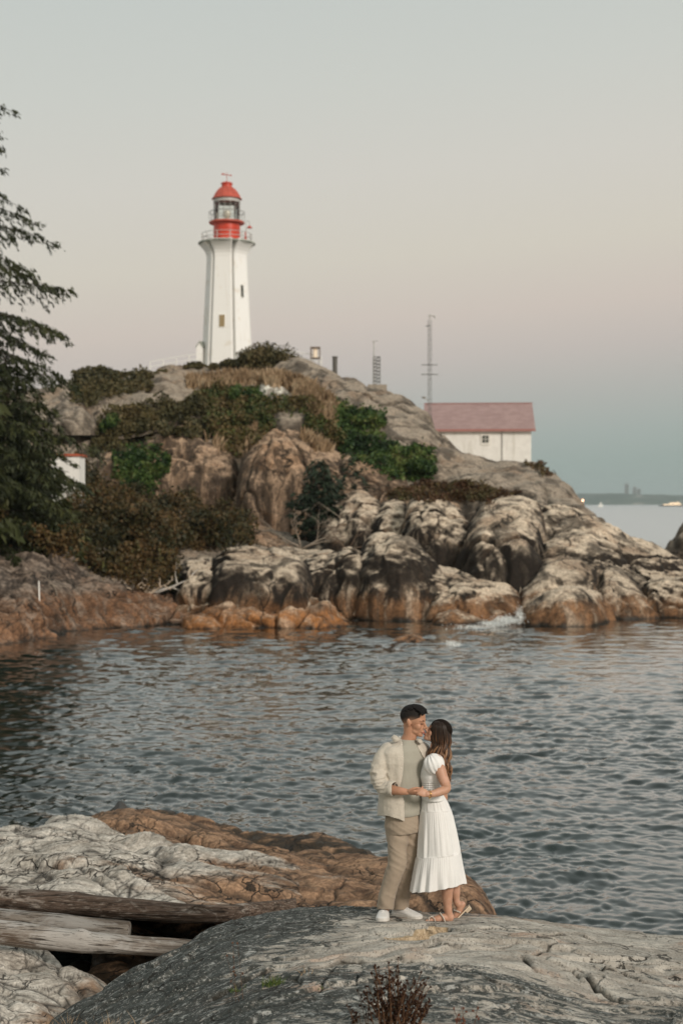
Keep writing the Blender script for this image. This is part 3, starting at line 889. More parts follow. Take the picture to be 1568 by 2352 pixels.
def slab_mat(name, x0, x1, wet):
    t = MT(name, 0.8, 0.25)
    g = t.n('ShaderNodeNewGeometry')
    sp = t.n('ShaderNodeSeparateXYZ')
    t.l(g.outputs['Position'], sp.inputs[0])
    nb = t.noise(t.pos((0.7, 1.1, 1)), 0.7, 6, 0.62, 0.5)
    nm = t.noise(t.pos((0.8, 1.4, 1)), 3.0, 8, 0.66, 0.4)
    nf = t.noise(t.pos(), 24, 6, 0.72)
    pale = t.mix(t.rng(nm, 0.32, 0.66), (0.32, 0.29, 0.25, 1), (0.64, 0.60, 0.54, 1))
    tan = t.mix(t.rng(nm, 0.35, 0.62), (0.115, 0.068, 0.043, 1), (0.34, 0.215, 0.135, 1))
    # rusty toward the water, pale where the sea seldom reaches
    f = t.math('ADD', t.rng(sp.outputs['X'], x0, x1, 0.0, 1.0, False), t.math('MULTIPLY', t.math('SUBTRACT', nb, 0.5), 2.6))
    f = t.math('ADD', f, t.rng(sp.outputs['Z'], 0.55, 0.95, 0.35, -0.15, False))
    c = t.mix(t.rng(f, 0.30, 0.62), pale, tan)
    c = t.mix(t.math('MULTIPLY', t.rng(t.noise(t.pos((0.6, 1.3, 1)), 2.0, 7, 0.7, 0.7), 0.56, 0.66), 0.6), c, (0.13, 0.105, 0.085, 1))
    c = t.mix(1.0, c, t.mix(t.rng(nf, 0.36, 0.64), (0.66, 0.64, 0.62), (1.2, 1.19, 1.17)), 'MULTIPLY')
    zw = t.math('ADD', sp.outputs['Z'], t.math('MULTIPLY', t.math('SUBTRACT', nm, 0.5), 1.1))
    c = t.mix(t.math('MULTIPLY', t.rng(zw, wet + 0.15, wet - 0.12), 0.9), c, (0.03, 0.024, 0.016))  # wet foot near the water; on the pale slabs, painted gully shade
    at = t.n('ShaderNodeAttribute')
    at.attribute_name = 'crack'
    c = t.mix(t.math('MULTIPLY', at.outputs['Fac'], 0.95, clamp=True), c, (0.02, 0.017, 0.014))
    def warp(scale, amt):
        wv_ = t.n('ShaderNodeVectorMath', operation='ADD')
        t.l(t.pos(scale), wv_.inputs[0])
        wn_ = t.n('ShaderNodeTexNoise')
        wn_.inputs['Scale'].default_value = 2.2
        wn_.inputs['Detail'].default_value = 5
        t.l(t.pos(), wn_.inputs['Vector'])
        wm_ = t.n('ShaderNodeVectorMath', operation='SCALE')
        wm_.inputs['Scale'].default_value = amt
        t.l(wn_.outputs['Color'], wm_.inputs[0])
        t.l(wm_.outputs[0], wv_.inputs[1])
        return wv_.outputs[0]
    j1 = t.math('MULTIPLY', t.rng(t.voro(warp((0.9, 1.5, 0.6), 0.8), 1.0), 0.015, 0.004), t.rng(nb, 0.40, 0.52))
    j2 = t.math('MULTIPLY', t.rng(t.voro(warp((2.2, 3.2, 1.4), 0.9), 1.0), 0.022, 0.006), t.rng(nb, 0.47, 0.58))
    jj = t.math('MAXIMUM', j1, j2)
    c = t.mix(t.math('MULTIPLY', jj, 0.9), c, (0.02, 0.017, 0.014))
    h = t.math('ADD', t.math('MULTIPLY', nm, 0.8), t.math('MULTIPLY', nf, 0.3))
    h = t.math('SUBTRACT', h, t.math('MULTIPLY', jj, 0.7))
    return t.done(c, t.bump(h, 0.9, 0.035), t.rng(zw, wet, wet - 0.3, 0.85, 0.35))


M['near_rust'] = slab_mat('near rusty slabs', -9.0, -5.5, 0.25)
M['near_pale'] = slab_mat('near pale slabs', -4.0, 0.3, 0.68)  # below the last height the gully's shade is painted into the colour
# rusty wet rock nearest the water
S = [sheet([(150, 1925, 0.0), (185, 1902, 0.12), (230, 1872, 0.3), (275, 1864, 0.35), (340, 1868, 0.3), (400, 1880, 0.25), (500, 1910, 0.2), (600, 1936, 0.2), (700, 1955, 0.2), (780, 1966, 0.2),
            (890, 1984, 0.2), (980, 2005, 0.25), (1040, 2022, 0.25), (1080, 2050, 0.2), (1105, 2075, 0.12), (1118, 2100, 0.0), (1124, 2130, -0.2)],
           lambda p, d, y: 0.5 * (1 - np.exp(-d * 0.55)) + 0.05 * d - np.clip(d - 3.0, 0, 9) * 0.25 * np.clip((700 - p) / 200, 0, 1) - 0.75 * np.clip(15.1 - y, 0, 9), 12.6, 1.6, 2.6, 0.05,
           lumps=((2.2, 0.22), (0.6, 0.05)), cracks=((0.8, 0.04, 0.06),), fine=0.02, seed=131, gt=0.7, slabs=((R(-32), 2.6, 0.9, 0.17, 0.10), (R(-25), 0.9, 0.45, 0.05, 0.09)), lip=15.0, zbot=-0.6)]
rock('near_shore', S, M['near_rust'], kind='structure')

# pale bedrock in front of it
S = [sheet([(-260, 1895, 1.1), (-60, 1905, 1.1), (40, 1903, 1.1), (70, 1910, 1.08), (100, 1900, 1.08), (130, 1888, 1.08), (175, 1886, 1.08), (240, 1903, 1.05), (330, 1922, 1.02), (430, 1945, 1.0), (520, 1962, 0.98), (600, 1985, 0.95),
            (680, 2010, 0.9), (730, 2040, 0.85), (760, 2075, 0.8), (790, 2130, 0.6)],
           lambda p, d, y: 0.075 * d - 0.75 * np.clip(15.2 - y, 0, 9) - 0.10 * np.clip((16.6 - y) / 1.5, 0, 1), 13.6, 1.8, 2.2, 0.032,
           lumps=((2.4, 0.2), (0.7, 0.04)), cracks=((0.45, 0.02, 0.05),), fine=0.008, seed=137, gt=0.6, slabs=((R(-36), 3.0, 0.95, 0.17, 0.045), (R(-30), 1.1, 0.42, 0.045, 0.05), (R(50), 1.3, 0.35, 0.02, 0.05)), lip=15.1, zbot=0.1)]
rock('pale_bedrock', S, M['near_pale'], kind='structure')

# pale and tan rock in the bottom left corner
S = [sheet([(-260, 2120, 1.55), (-60, 2138, 1.52), (0, 2148, 1.5), (60, 2170, 1.47), (110, 2200, 1.44), (160, 2236, 1.4), (210, 2268, 1.36), (245, 2296, 1.3), (275, 2330, 1.2), (300, 2380, 1.1)],
           lambda p, d, y: 0.03 * d, 7.6, 1.2, 2.2, 0.028,
           lumps=((1.2, 0.10), (0.4, 0.02)), cracks=((0.3, 0.012, 0.05),), fine=0.006, seed=141, gt=0.6, slabs=((R(-50), 1.3, 0.6, 0.10, 0.04), (R(-40), 0.5, 0.22, 0.02, 0.05)), zbot=0.2)]
rock('corner_bedrock', S, slab_mat('corner slabs', -3.4, -1.7, 0.5), kind='structure')

# gully floor under the logs: wet rock, its deep shade put into the colour
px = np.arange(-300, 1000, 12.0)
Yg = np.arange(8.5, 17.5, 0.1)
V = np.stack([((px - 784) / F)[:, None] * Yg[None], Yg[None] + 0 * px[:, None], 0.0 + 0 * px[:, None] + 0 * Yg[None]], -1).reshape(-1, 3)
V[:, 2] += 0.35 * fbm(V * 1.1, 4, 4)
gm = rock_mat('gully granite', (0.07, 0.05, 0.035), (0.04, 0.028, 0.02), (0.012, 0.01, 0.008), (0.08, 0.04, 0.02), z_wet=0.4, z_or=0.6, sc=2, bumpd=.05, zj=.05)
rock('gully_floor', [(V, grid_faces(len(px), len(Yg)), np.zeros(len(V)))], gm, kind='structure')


# the rock the couple stands on
def near_main_mat():
    t = MT('lichened granite', 0.85, 0.22)
    g = t.n('ShaderNodeNewGeometry')
    sp = t.n('ShaderNodeSeparateXYZ')
    t.l(g.outputs['Position'], sp.inputs[0])
    p = t.pos()
    nb = t.noise(t.pos((0.55, 0.9, 1)), 0.9, 6, 0.6, 0.6)
    nm = t.noise(t.pos((0.6, 1.3, 1)), 3.5, 9, 0.7, 0.5)
    nf = t.noise(p, 26, 7, 0.72)
    nx = t.noise(t.pos((0.7, 1.4, 1)), 9, 8, 0.72, 0.4)
    pale = t.mix(t.rng(nm, 0.35, 0.65), (0.27, 0.245, 0.21, 1), (0.50, 0.47, 0.415, 1))
    pale = t.mix(t.math('MULTIPLY', t.rng(t.noise(t.pos((0.5, 1.2, 1)), 1.6, 5, 0.6, 0.8), 0.55, 0.68), 0.6), pale, (0.36, 0.23, 0.16, 1))
    fl = t.noise(t.pos((1.3, 2.2, 2.0)), 8.0, 9, 0.78, 0.5)
    dk = t.mix(t.rng(nf, 0.4, 0.62), (0.013, 0.019, 0.019, 1), (0.050, 0.062, 0.060, 1))
    dk = t.mix(t.math('MULTIPLY', t.rng(fl, 0.535, 0.60), 0.9), dk, (0.36, 0.37, 0.355, 1))
    # dark lichen covers the left flank and the foreground
    x = t.math('MULTIPLY', sp.outputs['X'], 1.0)
    y = sp.outputs['Y']
    left = t.rng(t.math('ADD', x, t.math('MULTIPLY', t.math('SUBTRACT', y, 10.0), -0.36)), 0.10, -1.1)
    fore = t.math('MULTIPLY', t.rng(y, 10.3, 9.3), 0.75)
    back_ = t.math('MULTIPLY', t.rng(y, 11.6, 12.0), t.rng(x, 2.2, 0.5, 0.0, 0.62))
    m0 = t.math('MAXIMUM', t.math('MAXIMUM', left, fore), back_)
    thr = t.math('ADD', t.math('MULTIPLY', nx, 0.62), t.math('MULTIPLY', nb, 0.38))
    cov = t.rng(t.math('ADD', thr, t.math('MULTIPLY', m0, 0.19)), 0.555, 0.625)
    c = t.mix(t.math('MULTIPLY', cov, 0.93), pale, dk)
    # fine crystal speckle
    sk = t.rng(t.noise(p, 60, 3, 0.7), 0.54, 0.64)
    c = t.mix(t.math('MULTIPLY', sk, 0.7), c, (0.07, 0.065, 0.06, 1))
    s2 = t.rng(t.noise(p, 48, 3, 0.7), 0.58, 0.66)
    c = t.mix(t.math('MULTIPLY', s2, 0.5), c, (0.60, 0.58, 0.54, 1))
    at = t.n('ShaderNodeAttribute')
    at.attribute_name = 'crack'
    c = t.mix(t.math('MULTIPLY', at.outputs['Fac'], 0.95, clamp=True), c, (0.025, 0.022, 0.016, 1))
    wv_ = t.n('ShaderNodeVectorMath', operation='ADD')
    t.l(t.pos((0.7, 2.1, 0.8)), wv_.inputs[0])
    wn_ = t.n('ShaderNodeTexNoise')
    wn_.inputs['Scale'].default_value = 2.6
    wn_.inputs['Detail'].default_value = 6
    t.l(p, wn_.inputs['Vector'])
    wm_ = t.n('ShaderNodeVectorMath', operation='SCALE')
    wm_.inputs['Scale'].default_value = 0.9
    t.l(wn_.outputs['Color'], wm_.inputs[0])
    t.l(wm_.outputs[0], wv_.inputs[1])
    jl = t.math('MULTIPLY', t.rng(t.voro(wv_.outputs[0], 1.0), 0.016, 0.004), t.rng(nb, 0.44, 0.56))
    c = t.mix(t.math('MULTIPLY', jl, 0.85), c, (0.02, 0.018, 0.014, 1))
    at2 = t.n('ShaderNodeAttribute')
    at2.attribute_name = 'fresh'
    fr = t.mix(t.rng(nf, 0.4, 0.6), (0.36, 0.27, 0.17, 1), (0.52, 0.41, 0.28, 1))
    fr = t.mix(t.math('MULTIPLY', sk, 0.6), fr, (0.12, 0.07, 0.04, 1))
    c = t.mix(at2.outputs['Fac'], c, fr)
    h = t.math('ADD', t.math('MULTIPLY', nm, 1.0), t.math('MULTIPLY', nf, 0.35))
    h = t.math('ADD', h, t.math('MULTIPLY', t.noise(p, 80, 4, 0.7), 0.12))
    h = t.math('SUBTRACT', h, t.math('MULTIPLY', jl, 0.6))
    return t.done(c, t.bump(h, 0.9, 0.03))


M['near_main'] = near_main_mat()
V, Fq, ck = sheet([(-100, 2560, 0.8), (60, 2420, 1.25), (118, 2356, 1.5), (165, 2318, 1.58), (220, 2287, 1.66), (300, 2238, 1.76), (400, 2184, 1.87), (480, 2142, 1.94), (560, 2110, 2.0), (620, 2093, 2.03), (690, 2083, 2.05),
                   (760, 2084, 2.07), (820, 2092, 2.09), (890, 2096, 2.09), (1000, 2103, 2.08), (1100, 2106, 2.07), (1200, 2114, 2.03), (1300, 2128, 1.98), (1400, 2144, 1.92), (1480, 2152, 1.9), (1568, 2160, 1.88), (1850, 2200, 1.8)],
                  lambda p, d, y: 0.095 * d, 8.0, 0.9, 2.2, 0.0095,
                  lumps=((2.4, 0.05), (0.7, 0.018)), cracks=(), fine=0.0, seed=151, zbot=-0.3)
# hand-placed relief: ledges, joints and hollows seen on the slab
T = V.copy()


def pxy(px, py, z=2.15):
    Yq = Yat(py, z)
    return P(px, py, Yq)


def seg_dist(V, A, B):
    ab = np.array(B) - np.array(A)
    ap = V[:, :2] - np.array(A)
    t = np.clip((ap @ ab) / (ab @ ab), 0, 1)
    q = ap - t[:, None] * ab
    side = ab[0] * ap[:, 1] - ab[1] * ap[:, 0]
    return np.hypot(q[:, 0], q[:, 1]), np.sign(side), t


def joint(V, ck, line, depth, w, step_h=0.0, seed=1, stepw=0.35, cw=0.5):
    """a crack with one side standing higher; line in picture units"""
    pts = [pxy(*p) for p in line]
    depth, w, step_h = depth * 0.6, w * 0.42, step_h * 0.75
    wob = 0.022 * noise(T * 9, seed) + 0.06 * noise(T * 2.6, seed + 1) + 0.008 * noise(T * 34, seed + 2)
    best = np.full(len(V), 9.0)
    sd = np.zeros(len(V))
    tt = np.zeros(len(V))
    for i, (a, b) in enumerate(zip(pts[:-1], pts[1:])):
        d, s, t = seg_dist(V + np.stack([wob, wob, 0 * wob], 1), (a.x, a.y), (b.x, b.y))
        m = d < best
        best = np.where(m, d, best)
        sd = np.where(m, s, sd)
        tt = np.where(m, (i + t) / (len(pts) - 1), tt)
    fade = np.clip(np.minimum(tt, 1 - tt) * 8, 0.0, 1)
    ww = w * (0.55 + 0.9 * np.clip(noise(T * 5, seed + 4) + 0.5, 0, 1))
    fade = fade * np.clip(noise(T * 3.1, seed + 5) * 2.0 + 0.9, 0.4, 1)
    V[:, 2] -= depth * fade * np.exp(-(best / ww) ** 2)
    if step_h:
        V[:, 2] += step_h * fade * np.where(sd > 0, np.exp(-(best / stepw) ** 2), 0)
    ck[:] = np.maximum(ck, fade * np.exp(-(best / (ww * cw)) ** 2))


def hollow(V, c, rx, ry, dep, pw=2.0):
    q = pxy(*c)
    r = ((V[:, 0] - q.x) / rx) ** 2 + ((V[:, 1] - q.y) / ry) ** 2
    V[:, 2] -= dep * np.exp(-r ** (pw / 2))


_flat = 1 - 0.85 * np.exp(-((T[:, 0] - 0.65) / 0.75) ** 4 - ((T[:, 1] - 11.5) / 0.38) ** 4)
V[:, 2] += _flat * 0.045 * fbm(T * np.array([0.8, 1.7, 1]), 5, 17) + 0.010 * fbm(T * np.array([5, 9, 1]), 4, 23)
# low ledges: terraces broken along wandering lines
_hh = fbm(T * np.array([0.55, 1.5, 1]) + 4, 4, 29) * 3.2 + T[:, 1] * 0.35
_f = _hh - np.floor(_hh)
V[:, 2] += _flat * 0.055 * (np.clip(_f / 0.10, 0, 1) - _f) * np.clip(noise(T * 0.8, 35) * 2 + 0.5, 0, 1)
ck = np.maximum(ck, np.clip(1 - np.abs(_f - 0.015) / 0.02, 0, 1) * np.clip(noise(T * 1.6, 36) * 2.6 - 0.1, 0, 1) * 0.8)
hollow(V, (1050, 2170), 0.50, 0.22, 0.06)
hollow(V, (1180, 2205), 0.30, 0.12, 0.03)
hollow(V, (700, 2230), 0.5, 0.3, 0.05)
joint(V, ck, [(840, 2160), (900, 2162), (960, 2150), (1010, 2128)], 0.01, 0.02, 0.05, 3, 0.25, 0.3)
joint(V, ck, [(980, 2174), (1060, 2184), (1100, 2160), (1150, 2168)], 0.03, 0.03, 0.0, 5)
joint(V, ck, [(1040, 2142), (1130, 2128), (1230, 2135), (1330, 2128), (1420, 2140)], 0.035, 0.022, 0.03, 7)
joint(V, ck, [(1225, 2215), (1245, 2190), (1275, 2165), (1300, 2150)], 0.05, 0.035, 0.03, 9)
joint(V, ck, [(1190, 2230), (1230, 2262), (1275, 2270)], 0.06, 0.05, 0.03, 11)
joint(V, ck, [(1235, 2225), (1310, 2235), (1370, 2268), (1440, 2290), (1500, 2285), (1590, 2280)], 0.07, 0.035, 0.05, 13)
joint(V, ck, [(1270, 2242), (1330, 2232), (1385, 2248), (1370, 2262)], 0.03, 0.02, 0.02, 15)
joint(V, ck, [(960, 2205), (1060, 2212), (1130, 2205), (1200, 2170)], 0.03, 0.02, 0.03, 17)
joint(V, ck, [(850, 2195), (920, 2202), (1040, 2206)], 0.012, 0.01, 0.01, 19)
joint(V, ck, [(590, 2145), (660, 2150), (760, 2142)], 0.02, 0.02, 0.015, 21)
joint(V, ck, [(700, 2275), (780, 2252), (840, 2262), (900, 2262), (990, 2265)], 0.05, 0.03, 0.05, 23, 0.3)
joint(V, ck, [(600, 2262), (680, 2290), (690, 2330), (670, 2352)], 0.05, 0.03, 0.03, 25)
joint(V, ck, [(760, 2260), (748, 2310), (730, 2370)], 0.05, 0.03, 0.02, 27)
joint(V, ck, [(820, 2250), (835, 2300), (815, 2360)], 0.04, 0.025, 0.02, 29)
joint(V, ck, [(1350, 2215), (1420, 2225), (1500, 2240), (1568, 2236)], 0.02, 0.015, 0.02, 31)
joint(V, ck, [(1400, 2185), (1480, 2190), (1560, 2180)], 0.02, 0.015, 0.02, 33)
joint(V, ck, [(470, 2300), (560, 2275), (640, 2258)], 0.03, 0.03, 0.05, 35, 0.3)
joint(V, ck, [(1040, 2290), (1120, 2315), (1240, 2330)], 0.015, 0.015, 0.02, 37)
# scarp where a slab has broken away and shows fresh tan granite
q0, q1, q2 = pxy(862, 2172), pxy(935, 2166), pxy(1022, 2134)
fresh = np.zeros(len(V))
d, s, t = seg_dist(V, (q0.x, q0.y), (q1.x, q1.y))
d2, s2, t2 = seg_dist(V, (q1.x, q1.y), (q2.x, q2.y))
wob = 0.012 * noise(V * 14, 77)
dd = np.minimum(d, d2) + wob
fresh = np.clip((0.062 * np.clip(np.where(d < d2, t * 0.55 + 0.35, 1 - 0.45 * t2), 0, 1) - dd) / 0.008, 0, 1)
front = np.where(d < d2, s, s2) < 0
V[:, 2] -= 0.05 * np.where(front, np.exp(-(dd / 0.22) ** 2), 0) * np.where((t > 0.02) & (t2 < 0.98), 1, 0)
ck = ck * (1 - fresh)
o = np_mesh('foreground_rock', V, Fq, M['near_main'], attrs={'crack': ck, 'fresh': fresh})
tag(o, kind='structure')
_g = np.arange(len(V)).reshape(-1, SHEET_NV)[::3, ::4]
TERRAIN.append((V[_g.ravel()], grid_faces(*_g.shape)))

rock('rock', [shell('tip', [(176, 1905, 24, 1912, 23.4), (200, 1893, 24.6, 1908, 23.6), (235, 1876, 25, 1900, 23.8), (262, 1866, 25, 1890, 23.8), (271, 1850, 25, 1888, 23.9), (279, 1851, 25, 1888, 23.9), (290, 1866, 25, 1888, 23.9), (310, 1876, 24.8, 1890, 23.9)],
                    None, n=1.8, rows=30, back=0.6, cap=5, sm=1, step=1.5, lumps=((.6, 0.06), (.25, 0.03)), cracks=(), seed=161)], plain('black wet rock', (0.022, 0.018, 0.014), 0.45, 0.4, 0.5, 8, 0.8),
     'small pointed black wet rock at the far tip of the rusty shelf', 'rock', at_base=True)
# ================================================================== sea
def sea():
    px = np.concatenate([[-9000, -5000, -2500, -1200, -600], np.arange(-260, 1830, 2.6), [2100, 2700, 4000, 6500, 10500]])
    Ys = [2.0, 6.0, 10.0]
    y = 13.0
    while y < 75:
        Ys.append(y)
        y += 0.035 + 0.0000 * y + max(0, (y - 20)) * 0.0031
    while y < 30000:
        Ys.append(y)
        y *= 1.04 if y > 200 else 1.012
    Ys = np.array(Ys)
    X = ((px - 784) / F)[:, None] * Ys[None]
    Yg = np.broadcast_to(Ys[None], X.shape)
    V = np.stack([X, Yg, 0 * X], -1).reshape(-1, 3)
    r = np.random.default_rng(5)
    near = (V[:, 1] < 160) & (V[:, 1] > 12) & (np.abs(V[:, 0]) < V[:, 1] * 0.4)
    Q = V[near]
    dyl = np.interp(Q[:, 1], Ys, np.gradient(Ys))
    z = np.zeros(len(Q))
    # patchy gusts modulate the short waves
    gust = 0.85 + 1.1 * np.clip(fbm(Q * np.array([0.12, 0.05, 1]), 3, 61) + 0.1, -0.5, 0.7)
    warp = 0.5 * noise(Q * 0.35, 71) + 0.18 * noise(Q * 1.3, 72)
    warp2 = 0.5 * noise(Q * 0.35 + 9, 73) + 0.18 * noise(Q * 1.3 + 4, 74)
    for k in range(170):
        lam = 0.19 * (9.5 ** (r.random() ** 1.7))
        th = r.normal(R(84), R(34))
        kk = 2 * math.pi / lam
        a = 0.0039 * lam * min(1.0, (0.55 / lam) ** 0.45) * (0.5 + r.random())
        w = np.clip(lam / (3.2 * dyl) - 0.35, 0, 1)
        ph = kk * ((Q[:, 0] + warp) * math.cos(th) + (Q[:, 1] + warp2) * math.sin(th)) + r.random() * 6.28
        s = np.sin(ph)
        z += a * w * (gust if lam < 1.6 else 1) * (s + 0.28 * np.sin(2 * ph + 1.57))
    z *= np.interp(Q[:, 1], [12, 30, 75, 160], [0.95, 1.0, 1.0, 0.5])
    V[near, 2] = z
    return np_mesh('sea', V, grid_faces(len(px), len(Ys)), M['sea'])


t = MT('sea water', 0.06, 0.5)
t.b.inputs['IOR'].default_value = 1.62
p1 = t.noise(t.pos((1.0, 1.3, 1)), 5.5, 5, 0.62, 0.3)
p2 = t.noise(t.pos((1.0, 1.6, 1)), 1.4, 4, 0.6, 0.4)
gp = t.n('ShaderNodeNewGeometry')
sy = t.n('ShaderNodeSeparateXYZ')
t.l(gp.outputs['Position'], sy.inputs[0])
far = t.rng(sy.outputs['Y'], 20, 150, 0.1, 0.55, False)
h = t.math('ADD', t.math('MULTIPLY', p1, 0.05), t.math('MULTIPLY', t.math('MULTIPLY', p2, 1.2), far))
nr = t.bump(h, 0.55, 0.12)
c = t.mix(t.rng(t.noise(t.pos(), 0.12, 3), 0.35, 0.65), (0.009, 0.015, 0.013, 1), (0.014, 0.024, 0.022, 1))
M['sea'] = t.done(c, nr)
t.b.inputs['Roughness'].default_value = 0.6
t.b.inputs['Specular IOR Level'].default_value = 0.0
gls = t.n('ShaderNodeBsdfGlossy')
t.l(t.rng(sy.outputs['Y'], 70, 220, 0.04, 0.34, False), gls.inputs['Roughness'])
t.l(nr, gls.inputs['Normal'])
fr_ = t.n('ShaderNodeFresnel')
fr_.inputs['IOR'].default_value = 1.34
t.l(nr, fr_.inputs['Normal'])
mx_ = t.n('ShaderNodeMixShader')
t.l(t.math('MULTIPLY', fr_.outputs[0], 2.3, clamp=True), mx_.inputs[0])
t.l(t.b.outputs[0], mx_.inputs[1])
t.l(gls.outputs[0], mx_.inputs[2])
t.l(mx_.outputs[0], t.nt.nodes['Material Output'].inputs['Surface'])
tag(sea(), kind='structure')
# ================================================================== lighthouse
M['white_wall'] = plain('white painted concrete', (0.80, 0.79, 0.75), 0.6, 0.3, 0.05, 1.2)
_w = MT('weathered white concrete', 0.65, 0.3)
_s = _w.noise(_w.obj((1.6, 1.6, 0.12)), 1.0, 6, 0.65, 0.4)
_n = _w.noise(_w.obj(), 0.8, 5, 0.6)
_c = _w.mix(_w.rng(_s, 0.58, 0.74), (0.80, 0.80, 0.78), (0.68, 0.66, 0.62))
_c = _w.mix(_w.math('MULTIPLY', _w.rng(_n, 0.56, 0.68), 0.5), _c, (0.64, 0.58, 0.49))
M['tower_wall'] = _w.done(_c, _w.bump(_s, 0.25, 0.02))
M['red_paint'] = plain('red paint', (0.50, 0.045, 0.02), 0.35, 0.5, 0.15, 3)
M['red_faded'] = plain('faded red metal', (0.44, 0.085, 0.055), 0.55, 0.4, 0.12, 3)
M['grey_metal'] = plain('grey metal', (0.20, 0.20, 0.19), 0.45, 0.5, 0.15, 6, metal=0.3)
M['dark_metal'] = plain('dark metal', (0.05, 0.05, 0.048), 0.5, 0.4, 0.2, 6)
M['pale_metal'] = plain('pale galvanised metal', (0.42, 0.41, 0.39), 0.45, 0.5, 0.1, 6)
M['deck_under'] = plain('grey green deck concrete', (0.30, 0.32, 0.28), 0.7, 0.3, 0.15, 2)
M['tan_shutter'] = plain('tan shutter', (0.30, 0.23, 0.13), 0.7, 0.2, 0.1, 8)
M['dark_glass'] = plain('dark window', (0.06, 0.065, 0.055), 0.2, 0.5, 0.2, 2)
gl = MT('lantern glass', 0.02, 0.5)
gl.nt.nodes.clear()
_o = gl.n('ShaderNodeOutputMaterial')
_t = gl.n('ShaderNodeBsdfTransparent')
_t.inputs[0].default_value = (0.93, 0.95, 0.93, 1)
_g = gl.n('ShaderNodeBsdfGlossy')
_g.inputs['Roughness'].default_value = 0.03
_f = gl.n('ShaderNodeFresnel')
_f.inputs['IOR'].default_value = 1.5
_m = gl.n('ShaderNodeMixShader')
gl.l(_f.outputs[0], _m.inputs[0])
gl.l(_t.outputs[0], _m.inputs[1])
gl.l(_g.outputs[0], _m.inputs[2])
gl.l(_m.outputs[0], _o.inputs[0])
M['glass'] = gl.m

YL = 132.0
KL = YL / F * 0.2001            # metres per unit of the enlarged study (1254 wide)
cxl = P(521.2, 800, YL).x
zl = lambda y: P(521, 376.3 + 0.2001 * y, YL).z
LH = empty('lighthouse', (cxl, YL, zl(2330)))
tag(LH, 'tall white six sided lighthouse with red lantern on the hilltop', 'lighthouse')
z0 = LH.location.z
Z = lambda y: zl(y) - z0
a0 = R(-90 - 8)     # the pier that faces the viewer
# tower shaft: six flat piers with notches between them, flaring out under the gallery
levels = [(2420, 272, 128, 212), (2250, 266, 125, 207), (1700, 240, 112, 186), (1300, 221, 102, 170), (1100, 213, 98, 163), (1055, 216, 99, 163), (1020, 228, 103, 164),
          (985, 250, 110, 166), (955, 276, 118, 168), (935, 296, 125, 170), (918, 306, 128, 170), (905, 308, 129, 170)]
m = MB()
rings = []
for (y, d, w, nr) in levels:
    ring = []
    for k in range(6):
        a = a0 + R(60) * k
        ca, sa = math.cos(a), math.sin(a)
        for (dd, tt) in ((d - 10, -w - 4), (d, -w + 8), (d, w - 8), (d - 10, w + 4)):
            ring.append(m.bm.verts.new(((ca * dd - sa * tt) * KL, (sa * dd + ca * tt) * KL, Z(y))))
        an = a + R(30)
        ring.append(m.bm.verts.new((math.cos(an) * nr * KL, math.sin(an) * nr * KL, Z(y))))
    rings.append(ring)
for a, b in zip(rings[:-1], rings[1:]):
    for k in range(len(a)):
        m.bm.faces.new((a[k], a[(k + 1) % len(a)], b[(k + 1) % len(a)], b[k]))
m.bm.faces.new(rings[0][::-1])
m.bm.faces.new(rings[-1])
m.build('tower', M['tower_wall'], LH)
# gallery deck
m = MB()
m.lathe([(0.1 * KL, Z(930)), (318 * KL, Z(930)), (327 * KL, Z(926)), (327 * KL, Z(912)), (0.1 * KL, Z(912))], seg=64)
m.build('gallery_deck', M['deck_under'], LH)
m = MB()
for hgt in (Z(912) + 52 * KL, Z(912) + 100 * KL):
    ring = [(285 * KL * math.cos(a), 285 * KL * math.sin(a), hgt) for a in np.linspace(0, 2 * math.pi, 49)]
    m.tube(ring, 0.03, 5, cap=False)
for k in range(12):
    a = R(30 * k + 12)
    m.tube([(285 * KL * math.cos(a), 285 * KL * math.sin(a), Z(912)), (285 * KL * math.cos(a), 285 * KL * math.sin(a), Z(912) + 100 * KL)], 0.035, 6)
m.build('gallery_railing', M['pale_metal'], LH)
# red watch room
m = MB()
m.lathe([(152 * KL, Z(912)), (152 * KL, Z(688)), (160 * KL, Z(684))], seg=64)
for y in (760, 800, 835):
    m.lathe([(152 * KL, Z(y)), (155 * KL, Z(y - 2)), (155 * KL, Z(y - 6)), (152 * KL, Z(y - 8))], seg=64)
m.build('watch_room', M['red_paint'], LH, smooth=True, angle=R(35))
m = MB()
m.lathe([(0.1 * KL, Z(690)), (196 * KL, Z(690)), (203 * KL, Z(686)), (203 * KL, Z(672)), (196 * KL, Z(668)), (0.1 * KL, Z(668))], seg=64)
m.build('lantern_deck', M['red_faded'], LH)
m = MB()
ring = [(203 * KL * math.cos(a), 203 * KL * math.sin(a), Z(560)) for a in np.linspace(0, 2 * math.pi, 49)]
m.tube(ring, 0.028, 5, cap=False)
for k in range(12):
    a = R(30 * k + 4)
    m.tube([(200 * KL * math.cos(a), 200 * KL * math.sin(a), Z(672)), (203 * KL * math.cos(a), 203 * KL * math.sin(a), Z(560))], 0.022, 5)
m.build('lantern_railing', M['grey_metal'], LH)
